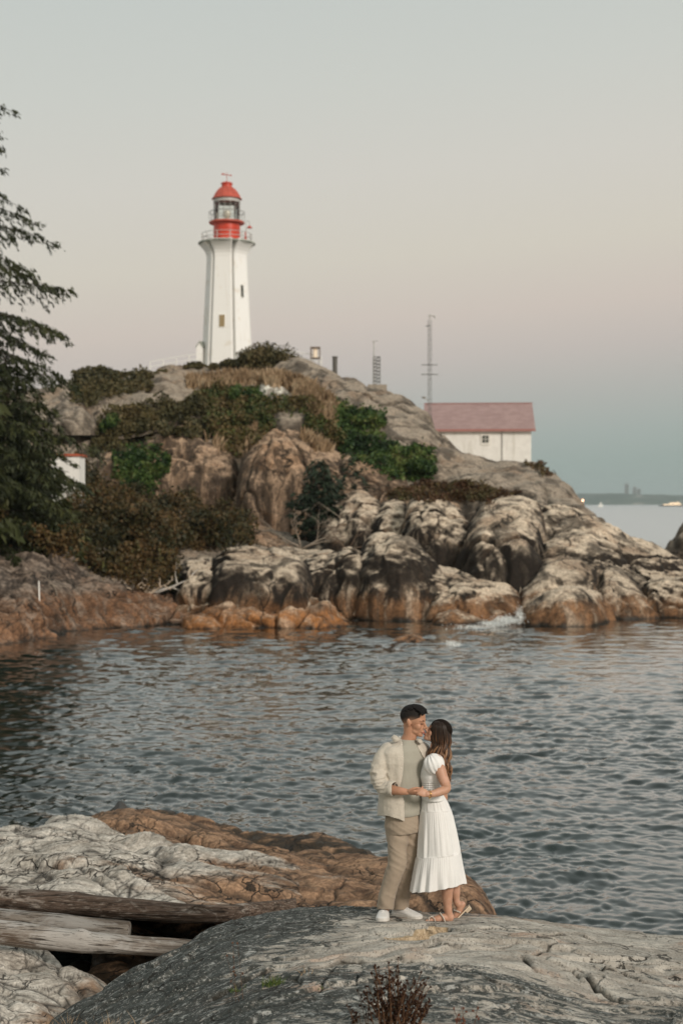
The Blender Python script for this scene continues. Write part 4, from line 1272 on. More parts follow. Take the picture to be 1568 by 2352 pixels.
# lantern
m = MB()
m.lathe([(148 * KL, Z(668)), (148 * KL, Z(425))], seg=24)
m.build('lantern_glass', M['glass'], LH)
m = MB()
for k in range(14):
    a = R(360 / 14 * k + 8)
    m.tube([(151 * KL * math.cos(a), 151 * KL * math.sin(a), Z(668)), (151 * KL * math.cos(a), 151 * KL * math.sin(a), Z(412))], 0.02, 5)
for y in (668, 545, 430):
    rr = [(151 * KL * math.cos(a), 151 * KL * math.sin(a), Z(y)) for a in np.linspace(0, 2 * math.pi, 41)]
    m.tube(rr, 0.022, 4, cap=False)
m.lathe([(150 * KL, Z(450)), (154 * KL, Z(448)), (154 * KL, Z(412)), (150 * KL, Z(410))], seg=48)
m.build('lantern_frame', M['pale_metal'], LH)
m = MB()
m.lathe([(0.02, Z(668)), (60 * KL, Z(668)), (60 * KL, Z(655)), (26 * KL, Z(640)), (22 * KL, Z(622)), (36 * KL, Z(612)), (44 * KL, Z(590)), (44 * KL, Z(560)), (34 * KL, Z(540)), (0.02, Z(532))], seg=24)
lens_m = plain('lens glass', (0.62, 0.58, 0.50), 0.12, 0.8, 0.1, 9)
m.build('lamp_lens', lens_m, LH, smooth=True, angle=R(30))
m = MB()
m.lathe([(164 * KL, Z(412)), (172 * KL, Z(408)), (172 * KL, Z(402)), (156 * KL, Z(392)), (146 * KL, Z(370)), (130 * KL, Z(340)), (108 * KL, Z(310)), (84 * KL, Z(286)), (62 * KL, Z(272)), (60 * KL, Z(262))], seg=64)
m.lathe([(0.02, Z(411)), (164 * KL, Z(412))], seg=64)
for k in range(14):
    a = R(360 / 14 * k)
    pr = [(157, 392), (147, 370), (131, 340), (109, 310), (85, 286), (62, 272)]
    m.tube([(r * KL * math.cos(a), r * KL * math.sin(a), Z(y)) for r, y in pr], 0.03, 4)
m.build('dome', M['red_faded'], LH, smooth=True, angle=R(40))
m = MB()
m.lathe([(60 * KL, Z(272)), (60 * KL, Z(238)), (68 * KL, Z(234)), (68 * KL, Z(224)), (52 * KL, Z(214)), (20 * KL, Z(206)), (0.02, Z(203))], seg=32)
m.build('ventilator', M['red_paint'], LH, smooth=True, angle=R(30))
wv = MB()
wv.tube([(0, 0, Z(205)), (0, 0, Z(98))], 0.025, 6)
wv.tube([(-60 * KL, 0, Z(120)), (56 * KL, 0, Z(134))], 0.03, 6)
wv.prism([(-62 * KL, -0.03, Z(108)), (-20 * KL, -0.03, Z(114)), (-20 * KL, -0.03, Z(128)), (-62 * KL, -0.03, Z(126))], (0, 0.06, 0))
wv.prism([(36 * KL, -0.03, Z(122)), (60 * KL, -0.03, Z(135)), (36 * KL, -0.03, Z(145))], (0, 0.06, 0))
wv.build('weather_vane', M['red_faded'], LH)


def on_pier(k, t, y, w, h, name, mat, proud=0.03):
    """a panel set on pier k; t and sizes in study units"""
    a = a0 + R(60) * k
    ys = [l[0] for l in levels][::-1]
    ds = [l[1] for l in levels][::-1]
    d0, d1 = np.interp(y - h / 2, ys, ds), np.interp(y + h / 2, ys, ds)
    f = []
    ca, sa = math.cos(a), math.sin(a)
    mm = MB()
    pts = []
    for (dd, tt, yy) in ((d1, -w / 2, y + h / 2), (d1, w / 2, y + h / 2), (d0, w / 2, y - h / 2), (d0, -w / 2, y - h / 2)):
        r = dd * KL - 0.05
        pts.append((ca * r - sa * tt * KL, sa * r + ca * tt * KL, Z(yy)))
    mm.prism(pts, (ca * (0.05 + proud), sa * (0.05 + proud), 0))
    return mm.build(name, mat, LH)


f_ = on_pier(0, 16, 1832, 74, 150, 'window', M['white_wall'], 0.04)
p_ = on_pier(0, 16, 1832, 60, 134, 'shutter', M['tan_shutter'], 0.07)
p_.parent = f_
f_ = on_pier(1, -32, 1482, 54, 154, 'window', M['white_wall'], 0.04)
p_ = on_pier(1, -32, 1482, 40, 136, 'pane', M['dark_glass'], 0.07)
p_.parent = f_
# gabled entrance porch on the left
m = MB()
xa, xb = (-337) * KL, (-267) * KL
ya = -1.0
mid = (xa + xb) / 2 - 0.0
g = [(xa, ya, Z(2420)), (xb, ya, Z(2420)), (xb, ya, Z(2112)), (mid, ya, Z(2052)), (xa, ya, Z(2112))]
m.prism(g, (0.9, 2.6, 0))
m.build('porch', M['tower_wall'], LH)
m = MB()
for sgn, xe in ((-1, xa - 0.06), (1, xb + 0.06)):
    m.prism([(mid, ya - 0.08, Z(2046)), (xe, ya - 0.08, Z(2112)), (xe, ya - 0.08, Z(2112) - 0.1), (mid, ya - 0.08, Z(2046) - 0.1)], (0.93, 2.75, 0))
m.build('porch_roof', M['deck_under'], LH)

# davit with hanging red bell on the gallery
hx = (815 - 567) * KL
bell = empty('fog_bell_davit', (cxl + hx - 20 * KL, YL - 1.0, zl(912)))
tag(bell, 'curved pale davit with a small red bell on the right of the lighthouse gallery', 'davit')
zz = lambda y: (912 - y) * KL
m = MB()
pts = [(0, 0, 0), (0, 0, zz(720))]
for a in np.linspace(180, 0, 9):
    pts.append(((20 + 20 * math.cos(R(a))) * KL, 0, zz(705) + 26 * KL * math.sin(R(a))))
pts.append((40 * KL, 0, zz(735)))
m.tube(pts, 0.03, 6)
m.build('arm', M['pale_metal'], bell)
m = MB()
m.lathe([(6 * KL, zz(733)), (12 * KL, zz(740)), (26 * KL, zz(752)), (32 * KL, zz(762)), (0.01, zz(762))], c=(40 * KL, 0, 0), seg=16)
m.build('bell', M['red_paint'], bell, smooth=True, angle=R(40))
m = MB()
m.lathe([(0.01, 0), (12 * KL, 0.0), (12 * KL, zz(850)), (8 * KL, zz(835)), (8 * KL, zz(800)), (0.01, zz(797))], c=(-6 * KL, 0, 0), seg=12)
m.build('horn', M['red_paint'], bell, smooth=True, angle=R(40))

# hilltop railing beside the lighthouse
def railing(name, pts, h, label, nposts=None):
    root = empty(name, tuple(pts[0]))
    tag(root, label, 'railing')
    p0 = Vector(pts[0])
    m = MB()
    for hh in (h, h * 0.55):
        m.tube([Vector(p) - p0 + Vector((0, 0, hh)) for p in pts], 0.035, 5)
    m.build('rail', M['white_wall'], root)
    for p in pts:
        m = MB()
        b = Vector(p) - p0
        m.tube([b - Vector((0, 0, 0.6)), b + Vector((0, 0, h))], 0.04, 6)
        m.build('post', M['white_wall'], root)
    return root


railing('railing', [P(x, y, 121.5) for x, y in ((345, 857), (375, 851), (405, 846), (435, 841), (465, 838))], 0.95, 'thin white railing along the hilltop left of the lighthouse')
railing('railing', [P(x, y, 119) for x, y in ((650, 838), (672, 837), (694, 839), (716, 843), (738, 848))], 1.05, 'thin white railing on the hilltop right of the round bush')

# ================================================================== fog signal building
YH = 121.0
hb = P(1219, 1062, YH)
hl = P(975, 1062, YH)
bd = empty('building', (hb.x, hb.y, hb.z - 1.0), R(-4))
tag(bd, 'white clapboard building with faded red roof behind the right slope', 'building')
Lx = hb.x - hl.x - 0.25
zw = P(1219, 981, YH).z - bd.location.z
D_ = 8.6
zr = P(1199, 926, YH + D_ / 2).z - bd.location.z
wl = MT('white clapboard', 0.65, 0.3)
vv = wl.n('ShaderNodeTexCoord')
wsep = wl.n('ShaderNodeSeparateXYZ')
wl.l(vv.outputs['Object'], wsep.inputs[0])
saw = wl.math('FRACT', wl.math('MULTIPLY', wsep.outputs['Z'], 6.0))
_ws = wl.noise(wl.obj((1.5, 1.5, .2)), 1.2, 5, .6)
wc = wl.mix(wl.rng(wl.noise(wl.obj(), 1.5, 4), 0.35, 0.65), (0.72, 0.71, 0.67), (0.80, 0.79, 0.75))
wc = wl.mix(wl.math('MULTIPLY', wl.rng(_ws, .54, .66), .5), wc, (0.55, 0.53, 0.47))
M['clapboard'] = wl.done(wc, wl.bump(saw, 0.6, 0.02))
rm = MT('faded red sheet roof', 0.55, 0.35)
rv = rm.n('ShaderNodeTexCoord')
rsep = rm.n('ShaderNodeSeparateXYZ')
rm.l(rv.outputs['Object'], rsep.inputs[0])
rib = rm.rng(rm.math('FRACT', rm.math('MULTIPLY', rsep.outputs['X'], 2.2)), 0.0, 0.12)
rc = rm.mix(rm.rng(rm.noise(rm.obj((1, 1, 4)), 1.2, 5), 0.35, 0.65), (0.29, 0.19, 0.18), (0.36, 0.245, 0.23))
M['roof_red'] = rm.done(rc, rm.bump(rib, 0.4, 0.02))
m = MB()
m.prism([(0, 0, 1.0), (0, D_, 1.0), (0, D_, zw), (0, D_ / 2, zr - 0.12), (0, 0, zw)], (-Lx, 0, 0))
m.build('wall', M['clapboard'], bd)
m = MB()
m.box((-Lx / 2, D_ / 2, 0.5), (Lx + 0.1, D_ + 0.1, 1.0))
m.build('foundation', plain('grey foundation', (0.36, 0.35, 0.31), 0.8, 0.2, 0.1, 3), bd)
sl = (zr - zw) / (D_ / 2)
rf = MB()
for s in (-1, 1):
    ye = D_ / 2 + s * (D_ / 2 + 0.35)
    ze = zr - sl * (D_ / 2 + 0.35)
    rf.prism([(0.35, D_ / 2, zr), (0.35, ye, ze), (0.35, ye, ze - 0.14), (0.35, D_ / 2, zr - 0.14)], (-Lx - 0.7, 0, 0))
roof = rf.build('roof', M['roof_red'], bd)
m = MB()
m.box((-Lx / 2, -0.36, zr - sl * (D_ / 2 + 0.35) - 0.08), (Lx + 0.72, 0.05, 0.2))
m.box((-Lx / 2 + 0.02, D_ / 2, zr + 0.02), (Lx + 0.72, 0.16, 0.06))
g_ = m.build('trim', plain('dull red trim', (0.33, 0.15, 0.13), 0.6), bd)
g_.parent = roof
m = MB()
xw = -(1219 - 1114.5) / F * YH
zwn = P(1114, 1008.5, YH).z - bd.location.z
m.box((xw, -0.02, zwn), (0.80, 0.08, 0.98))
wf = m.build('window', plain('white window trim', (0.7, 0.68, 0.63), 0.5), bd)
m = MB()
for i in (-1, 1):
    for j in (-1, 1):
        m.box((xw + i * 0.145, -0.065, zwn + j * 0.165), (0.24, 0.03, 0.28))
pn = m.build('pane', M['dark_glass'], bd)
pn.parent = wf
m = MB()
xp = -(1219 - 1153) / F * YH
m.tube([(xp, -0.07, 1.0), (xp, -0.07, zw - 0.1)], 0.045, 6)
m.build('downpipe', M['pale_metal'], bd)

# ================================================================== masts, beacon, chimney stub
def lattice(m, w, z1, n, r=0.03, legs=3):
    k2 = 0.6
    an = [R(90 + 360 / legs * k) for k in range(legs)]
    leg = [(w * math.cos(a), w * math.sin(a)) for a in an]
    for x, y in leg:
        m.tube([(x, y, 0), (x, y, z1)], r, 5)
    for i in range(n):
        za, zb_ = z1 * i / n, z1 * (i + 1) / n
        for k in range(legs):
            a, b = leg[k], leg[(k + 1) % legs]
            m.tube([(a[0], a[1], za), (b[0], b[1], za)], r * k2, 4)
            m.tube([(a[0], a[1], za), (b[0], b[1], zb_)] if i % 2 else [(b[0], b[1], za), (a[0], a[1], zb_)], r * k2, 4)


b = P(986, 985, 112)
mast = empty('antenna_mast', tuple(b))
tag(mast, 'tallest grey lattice antenna mast with crossbars beside the red roof', 'antenna mast')
H_ = P(988, 735, 112).z - b.z
m = MB()
lattice(m, 0.17, H_, 22, 0.015)
m.build('lattice_tower', M['grey_metal'], mast)
m = MB()
m.tube([(0, 0, H_), (0, 0, H_ + 0.45)], 0.04, 6)
m.tube([(-0.12, 0, H_ + 0.35), (0.45, 0, H_ + 0.30)], 0.05, 6)
m.tube([(0.32, 0, H_ + 0.33), (0.42, 0, H_ + 0.1)], 0.04, 6)
m.build('wind_sensor', M['pale_metal'], mast)
zc_ = lambda y: P(988, y, 112).z - b.z
for y, w in ((838, 0.62), (860, 0.66), (749, 0.3)):
    m = MB()
    m.tube([(-w, 0, zc_(y)), (w * (0.2 if y == 749 else 1), 0, zc_(y))], 0.035, 6)
    for k in range(5 if y != 749 else 2):
        xk = -w + 2 * w * k / 4
        m.tube([(xk, -0.25, zc_(y)), (xk, 0.25, zc_(y))], 0.018, 5)
    m.build('crossbar_antenna', M['grey_metal'], mast)
m = MB()
m.lathe([(0.03, -0.03), (0.13, 0.02), (0.2, 0.12)], c=(-0.45, 0, zc_(915)), seg=16)
m.tube([(-0.45, 0, zc_(915)), (0, 0, zc_(920))], 0.03, 5)
m.build('dish', M['pale_metal'], mast)

b = P(866, 893, 113.5)
mast = empty('antenna_mast', tuple(b))
tag(mast, 'shorter antenna mast of pole and ladder frame on a concrete block', 'antenna mast')
m = MB()
m.box((0, 0, -0.2), (1.5, 1.2, 1.0))
m.build('concrete_block', plain('weathered concrete', (0.30, 0.26, 0.21), 0.8, 0.2, 0.15, 3), mast)
zc_ = lambda y: P(866, y, 113.5).z - b.z
m = MB()
m.tube([(-0.27, 0, 0.2), (-0.27, 0, zc_(783))], 0.045, 6)
m.tube([(-0.42, 0, zc_(784)), (0.05, 0, zc_(783))], 0.03, 6)
m.build('pole', M['pale_metal'], mast)
m = MB()
for x in (-0.32, 0.22):
    for y in (-0.25, 0.25):
        m.tube([(x, y, 0.2), (x, y, zc_(820))], 0.028, 5)
for k in range(9):
    zk = 0.3 + (zc_(820) - 0.3) * k / 8
    for y in (-0.25, 0.25):
        m.tube([(-0.32, y, zk), (0.22, y, zk)], 0.024, 4)
        if k < 8:
            m.tube([(-0.32, y, zk), (0.22, y, zk + (zc_(820) - 0.3) / 8)], 0.018, 4)
    for x in (-0.32, 0.22):
        m.tube([(x, -0.25, zk), (x, 0.25, zk)], 0.018, 4)
m.build('ladder_frame', M['grey_metal'], mast)

b = P(724, 846, 118)
bc = empty('beacon', tuple(b))
tag(bc, 'small square beacon lantern on four thin legs on the hilltop', 'beacon')
zc_ = lambda y: P(724, y, 118).z - b.z
for x in (-0.3, 0.3):
    for y in (-0.3, 0.3):
        m = MB()
        m.tube([(x, y, -0.3), (x, y, zc_(823))], 0.04, 6)
        m.build('leg', M['pale_metal'], bc)
m = MB()
m.box((0, 0, zc_(823)), (0.82, 0.82, 0.08))
m.box((0, 0, zc_(799)), (0.82, 0.82, 0.10))
for x in (-0.36, 0.36):
    for y in (-0.36, 0.36):
        m.box((x, y, (zc_(823) + zc_(799)) / 2), (0.09, 0.09, zc_(799) - zc_(823)))
m.build('housing', plain('brown metal', (0.16, 0.12, 0.09), 0.5), bc)
m = MB()
m.lathe([(0.01, zc_(822)), (0.2, zc_(822)), (0.2, zc_(801)), (0.01, zc_(801))], seg=16)
lm = MT('beacon lamp', 0.2, 0.5)
lm.b.inputs['Emission Color'].default_value = (1.0, 0.72, 0.5, 1)
lm.b.inputs['Emission Strength'].default_value = 0.25
m.build('lamp', lm.done((0.7, 0.62, 0.5)), bc, smooth=True, angle=R(40))

b = P(769, 854, 116.3)
st = MB()
hh = P(769, 821, 116.3).z - b.z
st.lathe([(0.01, -0.5), (0.19, -0.5), (0.2, hh - 0.03), (0.24, hh), (0.24, hh + 0.06), (0.15, hh + 0.09), (0.01, hh + 0.09)], seg=20)
o = st.build('metal_stack', plain('dark grey stack', (0.10, 0.095, 0.085), 0.6), None, smooth=True, angle=R(40))
o.location = b
tag(o, 'short dark cylindrical stack standing alone on the bare hilltop rock', 'stack')

# white hut among the trees on the left
b = P(151, 1118, 80)
hut = empty('hut', tuple(b))
tag(hut, 'small white hut with red roof edge half hidden by the left trees', 'hut')
m = MB()
wz = P(158, 1048, 80).z - b.z
m.box((0, 0.9, wz / 2 - 0.6), (1.55, 1.8, wz + 1.2))
m.build('wall', M['white_wall'], hut)
m = MB()
m.box((0, 0.9, wz + 0.07), (1.75, 2.0, 0.13))
m.build('roof', plain('orange red roof edge', (0.42, 0.10, 0.05), 0.6), hut)

# white stake on the left rock
b = hit(91, 1378) or P(91, 1378, 60)
m = MB()
m.tube([(0, 0, -0.3), (0, 0, 0.8)], 0.03, 8)
o = m.build('marker_stake', M['white_wall'], None)
o.location = b
o.rotation_euler = (0, R(-1.5), 0)
tag(o, 'thin white stake standing upright on the dark left shore rock', 'stake')

# ================================================================== far shore
Yf = 7000.0
def far_prof(x, seed, amp):
    return amp * fbm(np.stack([x / 500, 0 * x, 0 * x], 1), 4, seed)


xs = np.arange(1090, 5000, 17.0)
land_m = MT('far wooded shore', 0.9, 0.1)
lc = land_m.mix(land_m.rng(land_m.noise(land_m.pos((1, 1, 2)), 0.006, 6, 0.7), 0.4, 0.6), (0.035, 0.055, 0.035), (0.08, 0.09, 0.065))
lc = land_m.mix(land_m.rng(land_m.noise(land_m.pos((1, 0.2, 4)), 0.01, 4, 0.6), 0.60, 0.66), lc, (0.38, 0.34, 0.30))
land_m.done(lc)
h0 = 54 + far_prof(xs, 31, 17) + 5 * fbm(np.stack([xs / 46, 0 * xs, 0 * xs], 1), 3, 33) + np.clip((xs - 1800) / 2900, 0, 1) * 9
h0 = h0 * np.clip((xs - 1090) / 110, 0.1, 1)
nv = 14
tt = np.linspace(0, 1, nv)
V = np.stack([np.repeat(xs[:, None], nv, 1), Yf + 260 * tt[None] + 0 * xs[:, None], -1 + (h0[:, None] + 1) * np.sqrt(np.sin(tt * math.pi / 2))[None]], -1).reshape(-1, 3)
V[:, 2] += np.where(V[:, 2] > 4, 4.0 * noise(V / 27, 41), 0)
V2 = V.reshape(len(xs), nv, 3)[:, -1, :].copy()
back_ = V2.copy(); back_[:, 1] += 600; back_[:, 2] = -1
VV = np.concatenate([V.reshape(len(xs), nv, 3), back_[:, None, :]], 1).reshape(-1, 3)
o = np_mesh('terrain', VV, grid_faces(len(xs), nv + 1), land_m.m, smooth=False)
tag(o, kind='structure')
tw_m = plain('distant tower block', (0.22, 0.21, 0.21), 0.7, 0.2, 0.05)


def tower_block(px, w, ptop, pbot, label, steps=()):
    b = P(px, pbot, Yf + 350)
    root = empty('tower_block', (b.x, b.y, b.z))
    tag(root, label, 'tower block', 'tower blocks on the far shore')
    h = P(px, ptop, Yf + 350).z - b.z
    ww = w / F * Yf
    m = MB()
    m.box((0, 0, h / 2), (ww, ww, h))
    m.box((0, 0, h + h * .03), (ww * .5, ww * .5, h * .06))
    m.build('wall', tw_m, root)
    m = MB()
    nn = int(h / 4)
    m.box((0, -ww / 2 - 0.05, h * 0.5), (ww * .5, 0.3, h * .9))
    m.build('window_bay', M['dark_glass'], root)
    return root


tower_block(1438, 9, 1112, 1146, 'tall narrow tower block, leftmost on the far shore')
tower_block(1456, 8, 1119, 1146, 'shorter tower block just right of the tallest on the far shore')
tower_block(1466, 8, 1123, 1146, 'lowest tower block at the right end of the far cluster')

# ferry and small boat
b = P(1543, 1160, 2600)
fe = empty('ferry', (b.x, b.y, 0))
tag(fe, 'distant pale ferry with lit decks near the far shore at the right edge', 'ferry')
k_ = 2600 / F
m = MB()
m.prism([(-27 * k_, -4, 0.5), (27 * k_, -4, 0.5), (29 * k_, -4, 3.2 * k_), (-30 * k_, -4, 3.2 * k_)], (0, 16, 0))
m.build('hull', plain('dark hull', (0.07, 0.07, 0.08), 0.5), fe)
m = MB()
m.box((0, 4, 4.8 * k_), (44 * k_, 12, 3.4 * k_), bev=0.5)
m.box((6 * k_, 4, 8.2 * k_), (26 * k_, 10, 3.2 * k_), bev=0.5)
m.box((12 * k_, 4, 11 * k_), (6 * k_, 5, 2.4 * k_), bev=0.5)
m.build('superstructure', plain('cream superstructure', (0.65, 0.55, 0.42), 0.5), fe)
wm = MT('lit ferry windows', 0.3, 0.5)
wm.b.inputs['Emission Color'].default_value = (1.0, 0.72, 0.45, 1)
wm.b.inputs['Emission Strength'].default_value = 2.5
wmm = wm.done((0.6, 0.5, 0.35))
for i in range(9):
    m = MB()
    m.box(((-18 + 4.3 * i) * k_, -2.15, 5.0 * k_), (2.8 * k_, 0.3, 1.0 * k_))
    m.build('window', wmm, fe)
for i in range(5):
    m = MB()
    m.box(((-4 + 4.3 * i) * k_, -1.15, 8.4 * k_), (2.8 * k_, 0.3, 1.1 * k_))
    m.build('window', wmm, fe)

b = P(1378, 1160, 2300)
bo = empty('sailboat', (b.x, b.y, 0))
tag(bo, 'tiny white sailboat on the water before the far shore', 'sailboat')
m = MB()
m.prism([(-4.5, -1, 0.1), (4, -1, 0.1), (5.5, -1, 1.2), (-5, -1, 1.2)], (0, 2.2, 0))
m.build('hull', M['white_wall'], bo)
m = MB()
m.prism([(-3.2, 0.0, 1.6), (0.4, 0.0, 1.6), (0.5, 0.0, 9.5)], (0, 0.12, 0))
m.prism([(0.9, 0.0, 1.6), (4.2, 0.0, 1.6), (0.9, 0.0, 8.5)], (0, 0.12, 0))
m.build('sail', M['white_wall'], bo)
m = MB()
m.tube([(0.65, 0.06, 1.2), (0.65, 0.06, 10)], 0.09, 6)
m.build('mast', M['grey_metal'], bo)

# shore light
b = P(1337, 1150, 2500)
sl_ = empty('shore_light', (b.x, b.y, 0))
tag(sl_, 'glowing orange shore light low over the water beyond the rocks', 'lamp')
m = MB()
m.tube([(0, 0, -1), (0, 0, b.z - 0.8)], [1.2, 0.5], 10)
m.build('post', M['dark_metal'], sl_)
m = MB()
m.ball((0, 0, b.z), 2.0, 2)
le = MT('shore light lamp', 0.4, 0.2)
le.b.inputs['Emission Color'].default_value = (1.0, 0.50, 0.30, 1)
le.b.inputs['Emission Strength'].default_value = 7
m.build('lamp', le.done((0.9, 0.6, 0.4)), sl_, smooth=True)

# haze over the whole scene
hz = MB()
x0, x1, y0_, y1_, z0_, z1_ = -4200, 5600, -60, 8200, -2.0, 118
hz.box(((x0 + x1) / 2, (y0_ + y1_) / 2, (z0_ + z1_) / 2), (x1 - x0, y1_ - y0_, z1_ - z0_))
hm = bpy.data.materials.new('haze')
hm.use_nodes = True
hm.node_tree.nodes.clear()
ho = hm.node_tree.nodes.new('ShaderNodeOutputMaterial')
hv = hm.node_tree.nodes.new('ShaderNodeVolumePrincipled')
hv.inputs['Density'].default_value = 0.000105
hv.inputs['Color'].default_value = (0.80, 0.92, 0.95, 1)
hv.inputs['Anisotropy'].default_value = 0.2
hm.node_tree.links.new(hv.outputs[0], ho.inputs['Volume'])
o = hz.build('haze', hm, None)
tag(o, kind='stuff')
# ================================================================== vegetation
def leaf_mat(name, cols, rough=0.6, dim=0.85):
    t = MT(name, rough, 0.25)
    at = t.n('ShaderNodeAttribute')
    at.attribute_name = 'tint'
    v = t.noise(t.pos(), 0.5, 3, 0.6)
    f = t.math('ADD', t.math('MULTIPLY', at.outputs['Fac'], 0.65), t.math('MULTIPLY', t.rng(v, 0.3, 0.7), 0.35))
    n = len(cols)
    c = t.ramp(f, [(i / (n - 1), tuple(x * dim for x in cc)) for i, cc in enumerate(cols)])
    return t.done(c)


M['leaf_conifer'] = leaf_mat('conifer needles', [(0.010, 0.014, 0.006), (0.026, 0.034, 0.012), (0.050, 0.058, 0.018), (0.085, 0.085, 0.026)])
M['leaf_pine'] = leaf_mat('dark pine needles', [(0.006, 0.013, 0.008), (0.018, 0.032, 0.017), (0.035, 0.052, 0.026)])
M['leaf_brown'] = leaf_mat('autumn scrub leaves', [(0.010, 0.013, 0.005), (0.028, 0.030, 0.010), (0.060, 0.046, 0.016), (0.12, 0.070, 0.027), (0.075, 0.078, 0.024)])
M['leaf_olive'] = leaf_mat('olive shrub leaves', [(0.028, 0.028, 0.012), (0.065, 0.060, 0.024), (0.11, 0.088, 0.036), (0.15, 0.11, 0.05)])
M['leaf_ivy'] = leaf_mat('green ivy leaves', [(0.008, 0.020, 0.006), (0.018, 0.045, 0.010), (0.055, 0.10, 0.022), (0.12, 0.155, 0.04), (0.13, 0.09, 0.04)])
M['leaf_mid'] = leaf_mat('mixed green and brown leaves', [(0.022, 0.028, 0.012), (0.05, 0.075, 0.018), (0.11, 0.09, 0.032), (0.15, 0.10, 0.045), (0.08, 0.13, 0.03)])
M['heather'] = leaf_mat('brown heather', [(0.035, 0.022, 0.012), (0.09, 0.045, 0.022), (0.11, 0.085, 0.035), (0.06, 0.07, 0.025)])
M['dry_grass'] = leaf_mat('dry golden grass', [(0.17, 0.11, 0.06), (0.30, 0.21, 0.125), (0.42, 0.33, 0.22)], dim=1.0)
M['green_grass'] = leaf_mat('green grass', [(0.02, 0.05, 0.012), (0.06, 0.12, 0.025), (0.14, 0.17, 0.05), (0.25, 0.2, 0.09)])
M['bark'] = plain('dark bark', (0.05, 0.038, 0.027), 0.85, 0.1, 0.3, 5)
M['dead_wood'] = plain('grey dead wood', (0.24, 0.20, 0.16), 0.8, 0.1, 0.25, 5)


def rdir(n, r=RNG):
    v = r.normal(size=(n, 3))
    return v / np.linalg.norm(v, axis=1, keepdims=True)


def leaf_quads(C, size, elong=1.7, along=None, tint=None, spread=1.0):
    """one small pointed face pair per centre"""
    n = len(C)
    a = rdir(n) if along is None else along + spread * 0.5 * rdir(n)
    a /= np.linalg.norm(a, axis=1, keepdims=True)
    b = np.cross(a, rdir(n))
    b /= np.maximum(np.linalg.norm(b, axis=1, keepdims=True), 1e-6)
    s = (size * (0.6 + 0.8 * RNG.random(n)))[:, None]
    p0 = C - a * s * elong * 0.5
    p1 = C + b * s * 0.5
    p2 = C + a * s * elong * 0.5
    p3 = C - b * s * 0.5
    V = np.stack([p0, p1, p2, p3], 1).reshape(-1, 3)
    Fq = np.arange(4 * n).reshape(n, 4)
    t = np.repeat(RNG.random(n) if tint is None else tint, 4)
    return V, Fq, t


def foliage(name, C, size, mat, parent=None, elong=1.7, along=None, tint=None, spread=1.0, loc=None):
    V, Fq, t = leaf_quads(C, size, elong, along, tint, spread)
    return np_mesh(name, V, Fq, mat, parent, smooth=False, attrs={'tint': t}, loc=loc)


def in_poly(x, y, poly):
    c = np.zeros(len(x), bool)
    j = len(poly) - 1
    for i in range(len(poly)):
        xi, yi = poly[i]
        xj, yj = poly[j]
        m = ((yi > y) != (yj > y)) & (x < (xj - xi) * (y - yi) / (yj - yi + 1e-9) + xi)
        c ^= m
        j = i
    return c


def cover(poly, n, H, lump=1.2, ymax=140, seed=1, jitter=4, pw=0.6):
    """points on the rock inside a region, raised into a lumpy canopy of height H; returns points, tint"""
    a = np.array(poly, float)
    out = []
    xs = RNG.uniform(a[:, 0].min(), a[:, 0].max(), n * 3)
    ys = RNG.uniform(a[:, 1].min(), a[:, 1].max(), n * 3)
    xj = xs + 10 * noise(np.stack([xs / 25, ys / 25, 0 * xs], 1), seed) + RNG.normal(0, jitter, len(xs))
    yj = ys + 8 * noise(np.stack([xs / 25, ys / 25, 0 * xs + 5], 1), seed) + RNG.normal(0, jitter * 0.6, len(xs))
    m = in_poly(xj, yj, poly)
    xs, ys = xs[m][:n], ys[m][:n]
    for x, y in zip(xs, ys):
        h = hit(x, y)
        if h is not None and h.y < ymax:
            out.append(h[:])
    G = np.array(out)
    lum = np.clip(noise(G / lump, seed + 2) * 1.4 + 0.55, 0.05, 1.3)
    hh = H * lum
    k = 3
    Q = np.repeat(G, k, 0)
    u = RNG.random(len(Q)) ** pw
    Q = Q + RNG.normal(0, 0.10 * max(0.6, H), Q.shape) * np.array([1, 1, 0.3])
    Q[:, 2] += u * np.repeat(hh, k)
    Q[:, 1] -= 0.25 * u * np.repeat(hh, k)
    tint = np.clip(0.45 + 0.8 * noise(Q / (lump * 0.8), seed + 4) + 0.9 * noise(Q / 3.7, seed + 6) + RNG.normal(0, 0.16, len(Q)), 0, 1)
    return Q, tint


def stuff(name, polys, n, H, size, mat, label, cat, lump=1.2, seed=1, elong=1.7, along=None, kind='stuff', pw=0.6, jitter=4):
    Qs, Ts = [], []
    tot = 0
    areas = []
    for p in polys:
        a = np.array(p, float)
        areas.append(abs(np.dot(a[:, 0], np.roll(a[:, 1], 1)) - np.dot(a[:, 1], np.roll(a[:, 0], 1))) / 2)
    for p, ar in zip(polys, areas):
        q, t = cover(p, max(30, int(n * ar / sum(areas))), H, lump, seed=seed, pw=pw, jitter=jitter)
        Qs.append(q)
        Ts.append(t)
    Q = np.concatenate(Qs)
    al = None if along is None else np.tile(np.array(along, float), (len(Q), 1))
    o = foliage(name, Q, size, mat, elong=elong, tint=np.concatenate(Ts), along=al)
    tag(o, kind=kind)
    if kind != 'stuff':
        tag(o, label, cat)
    return o


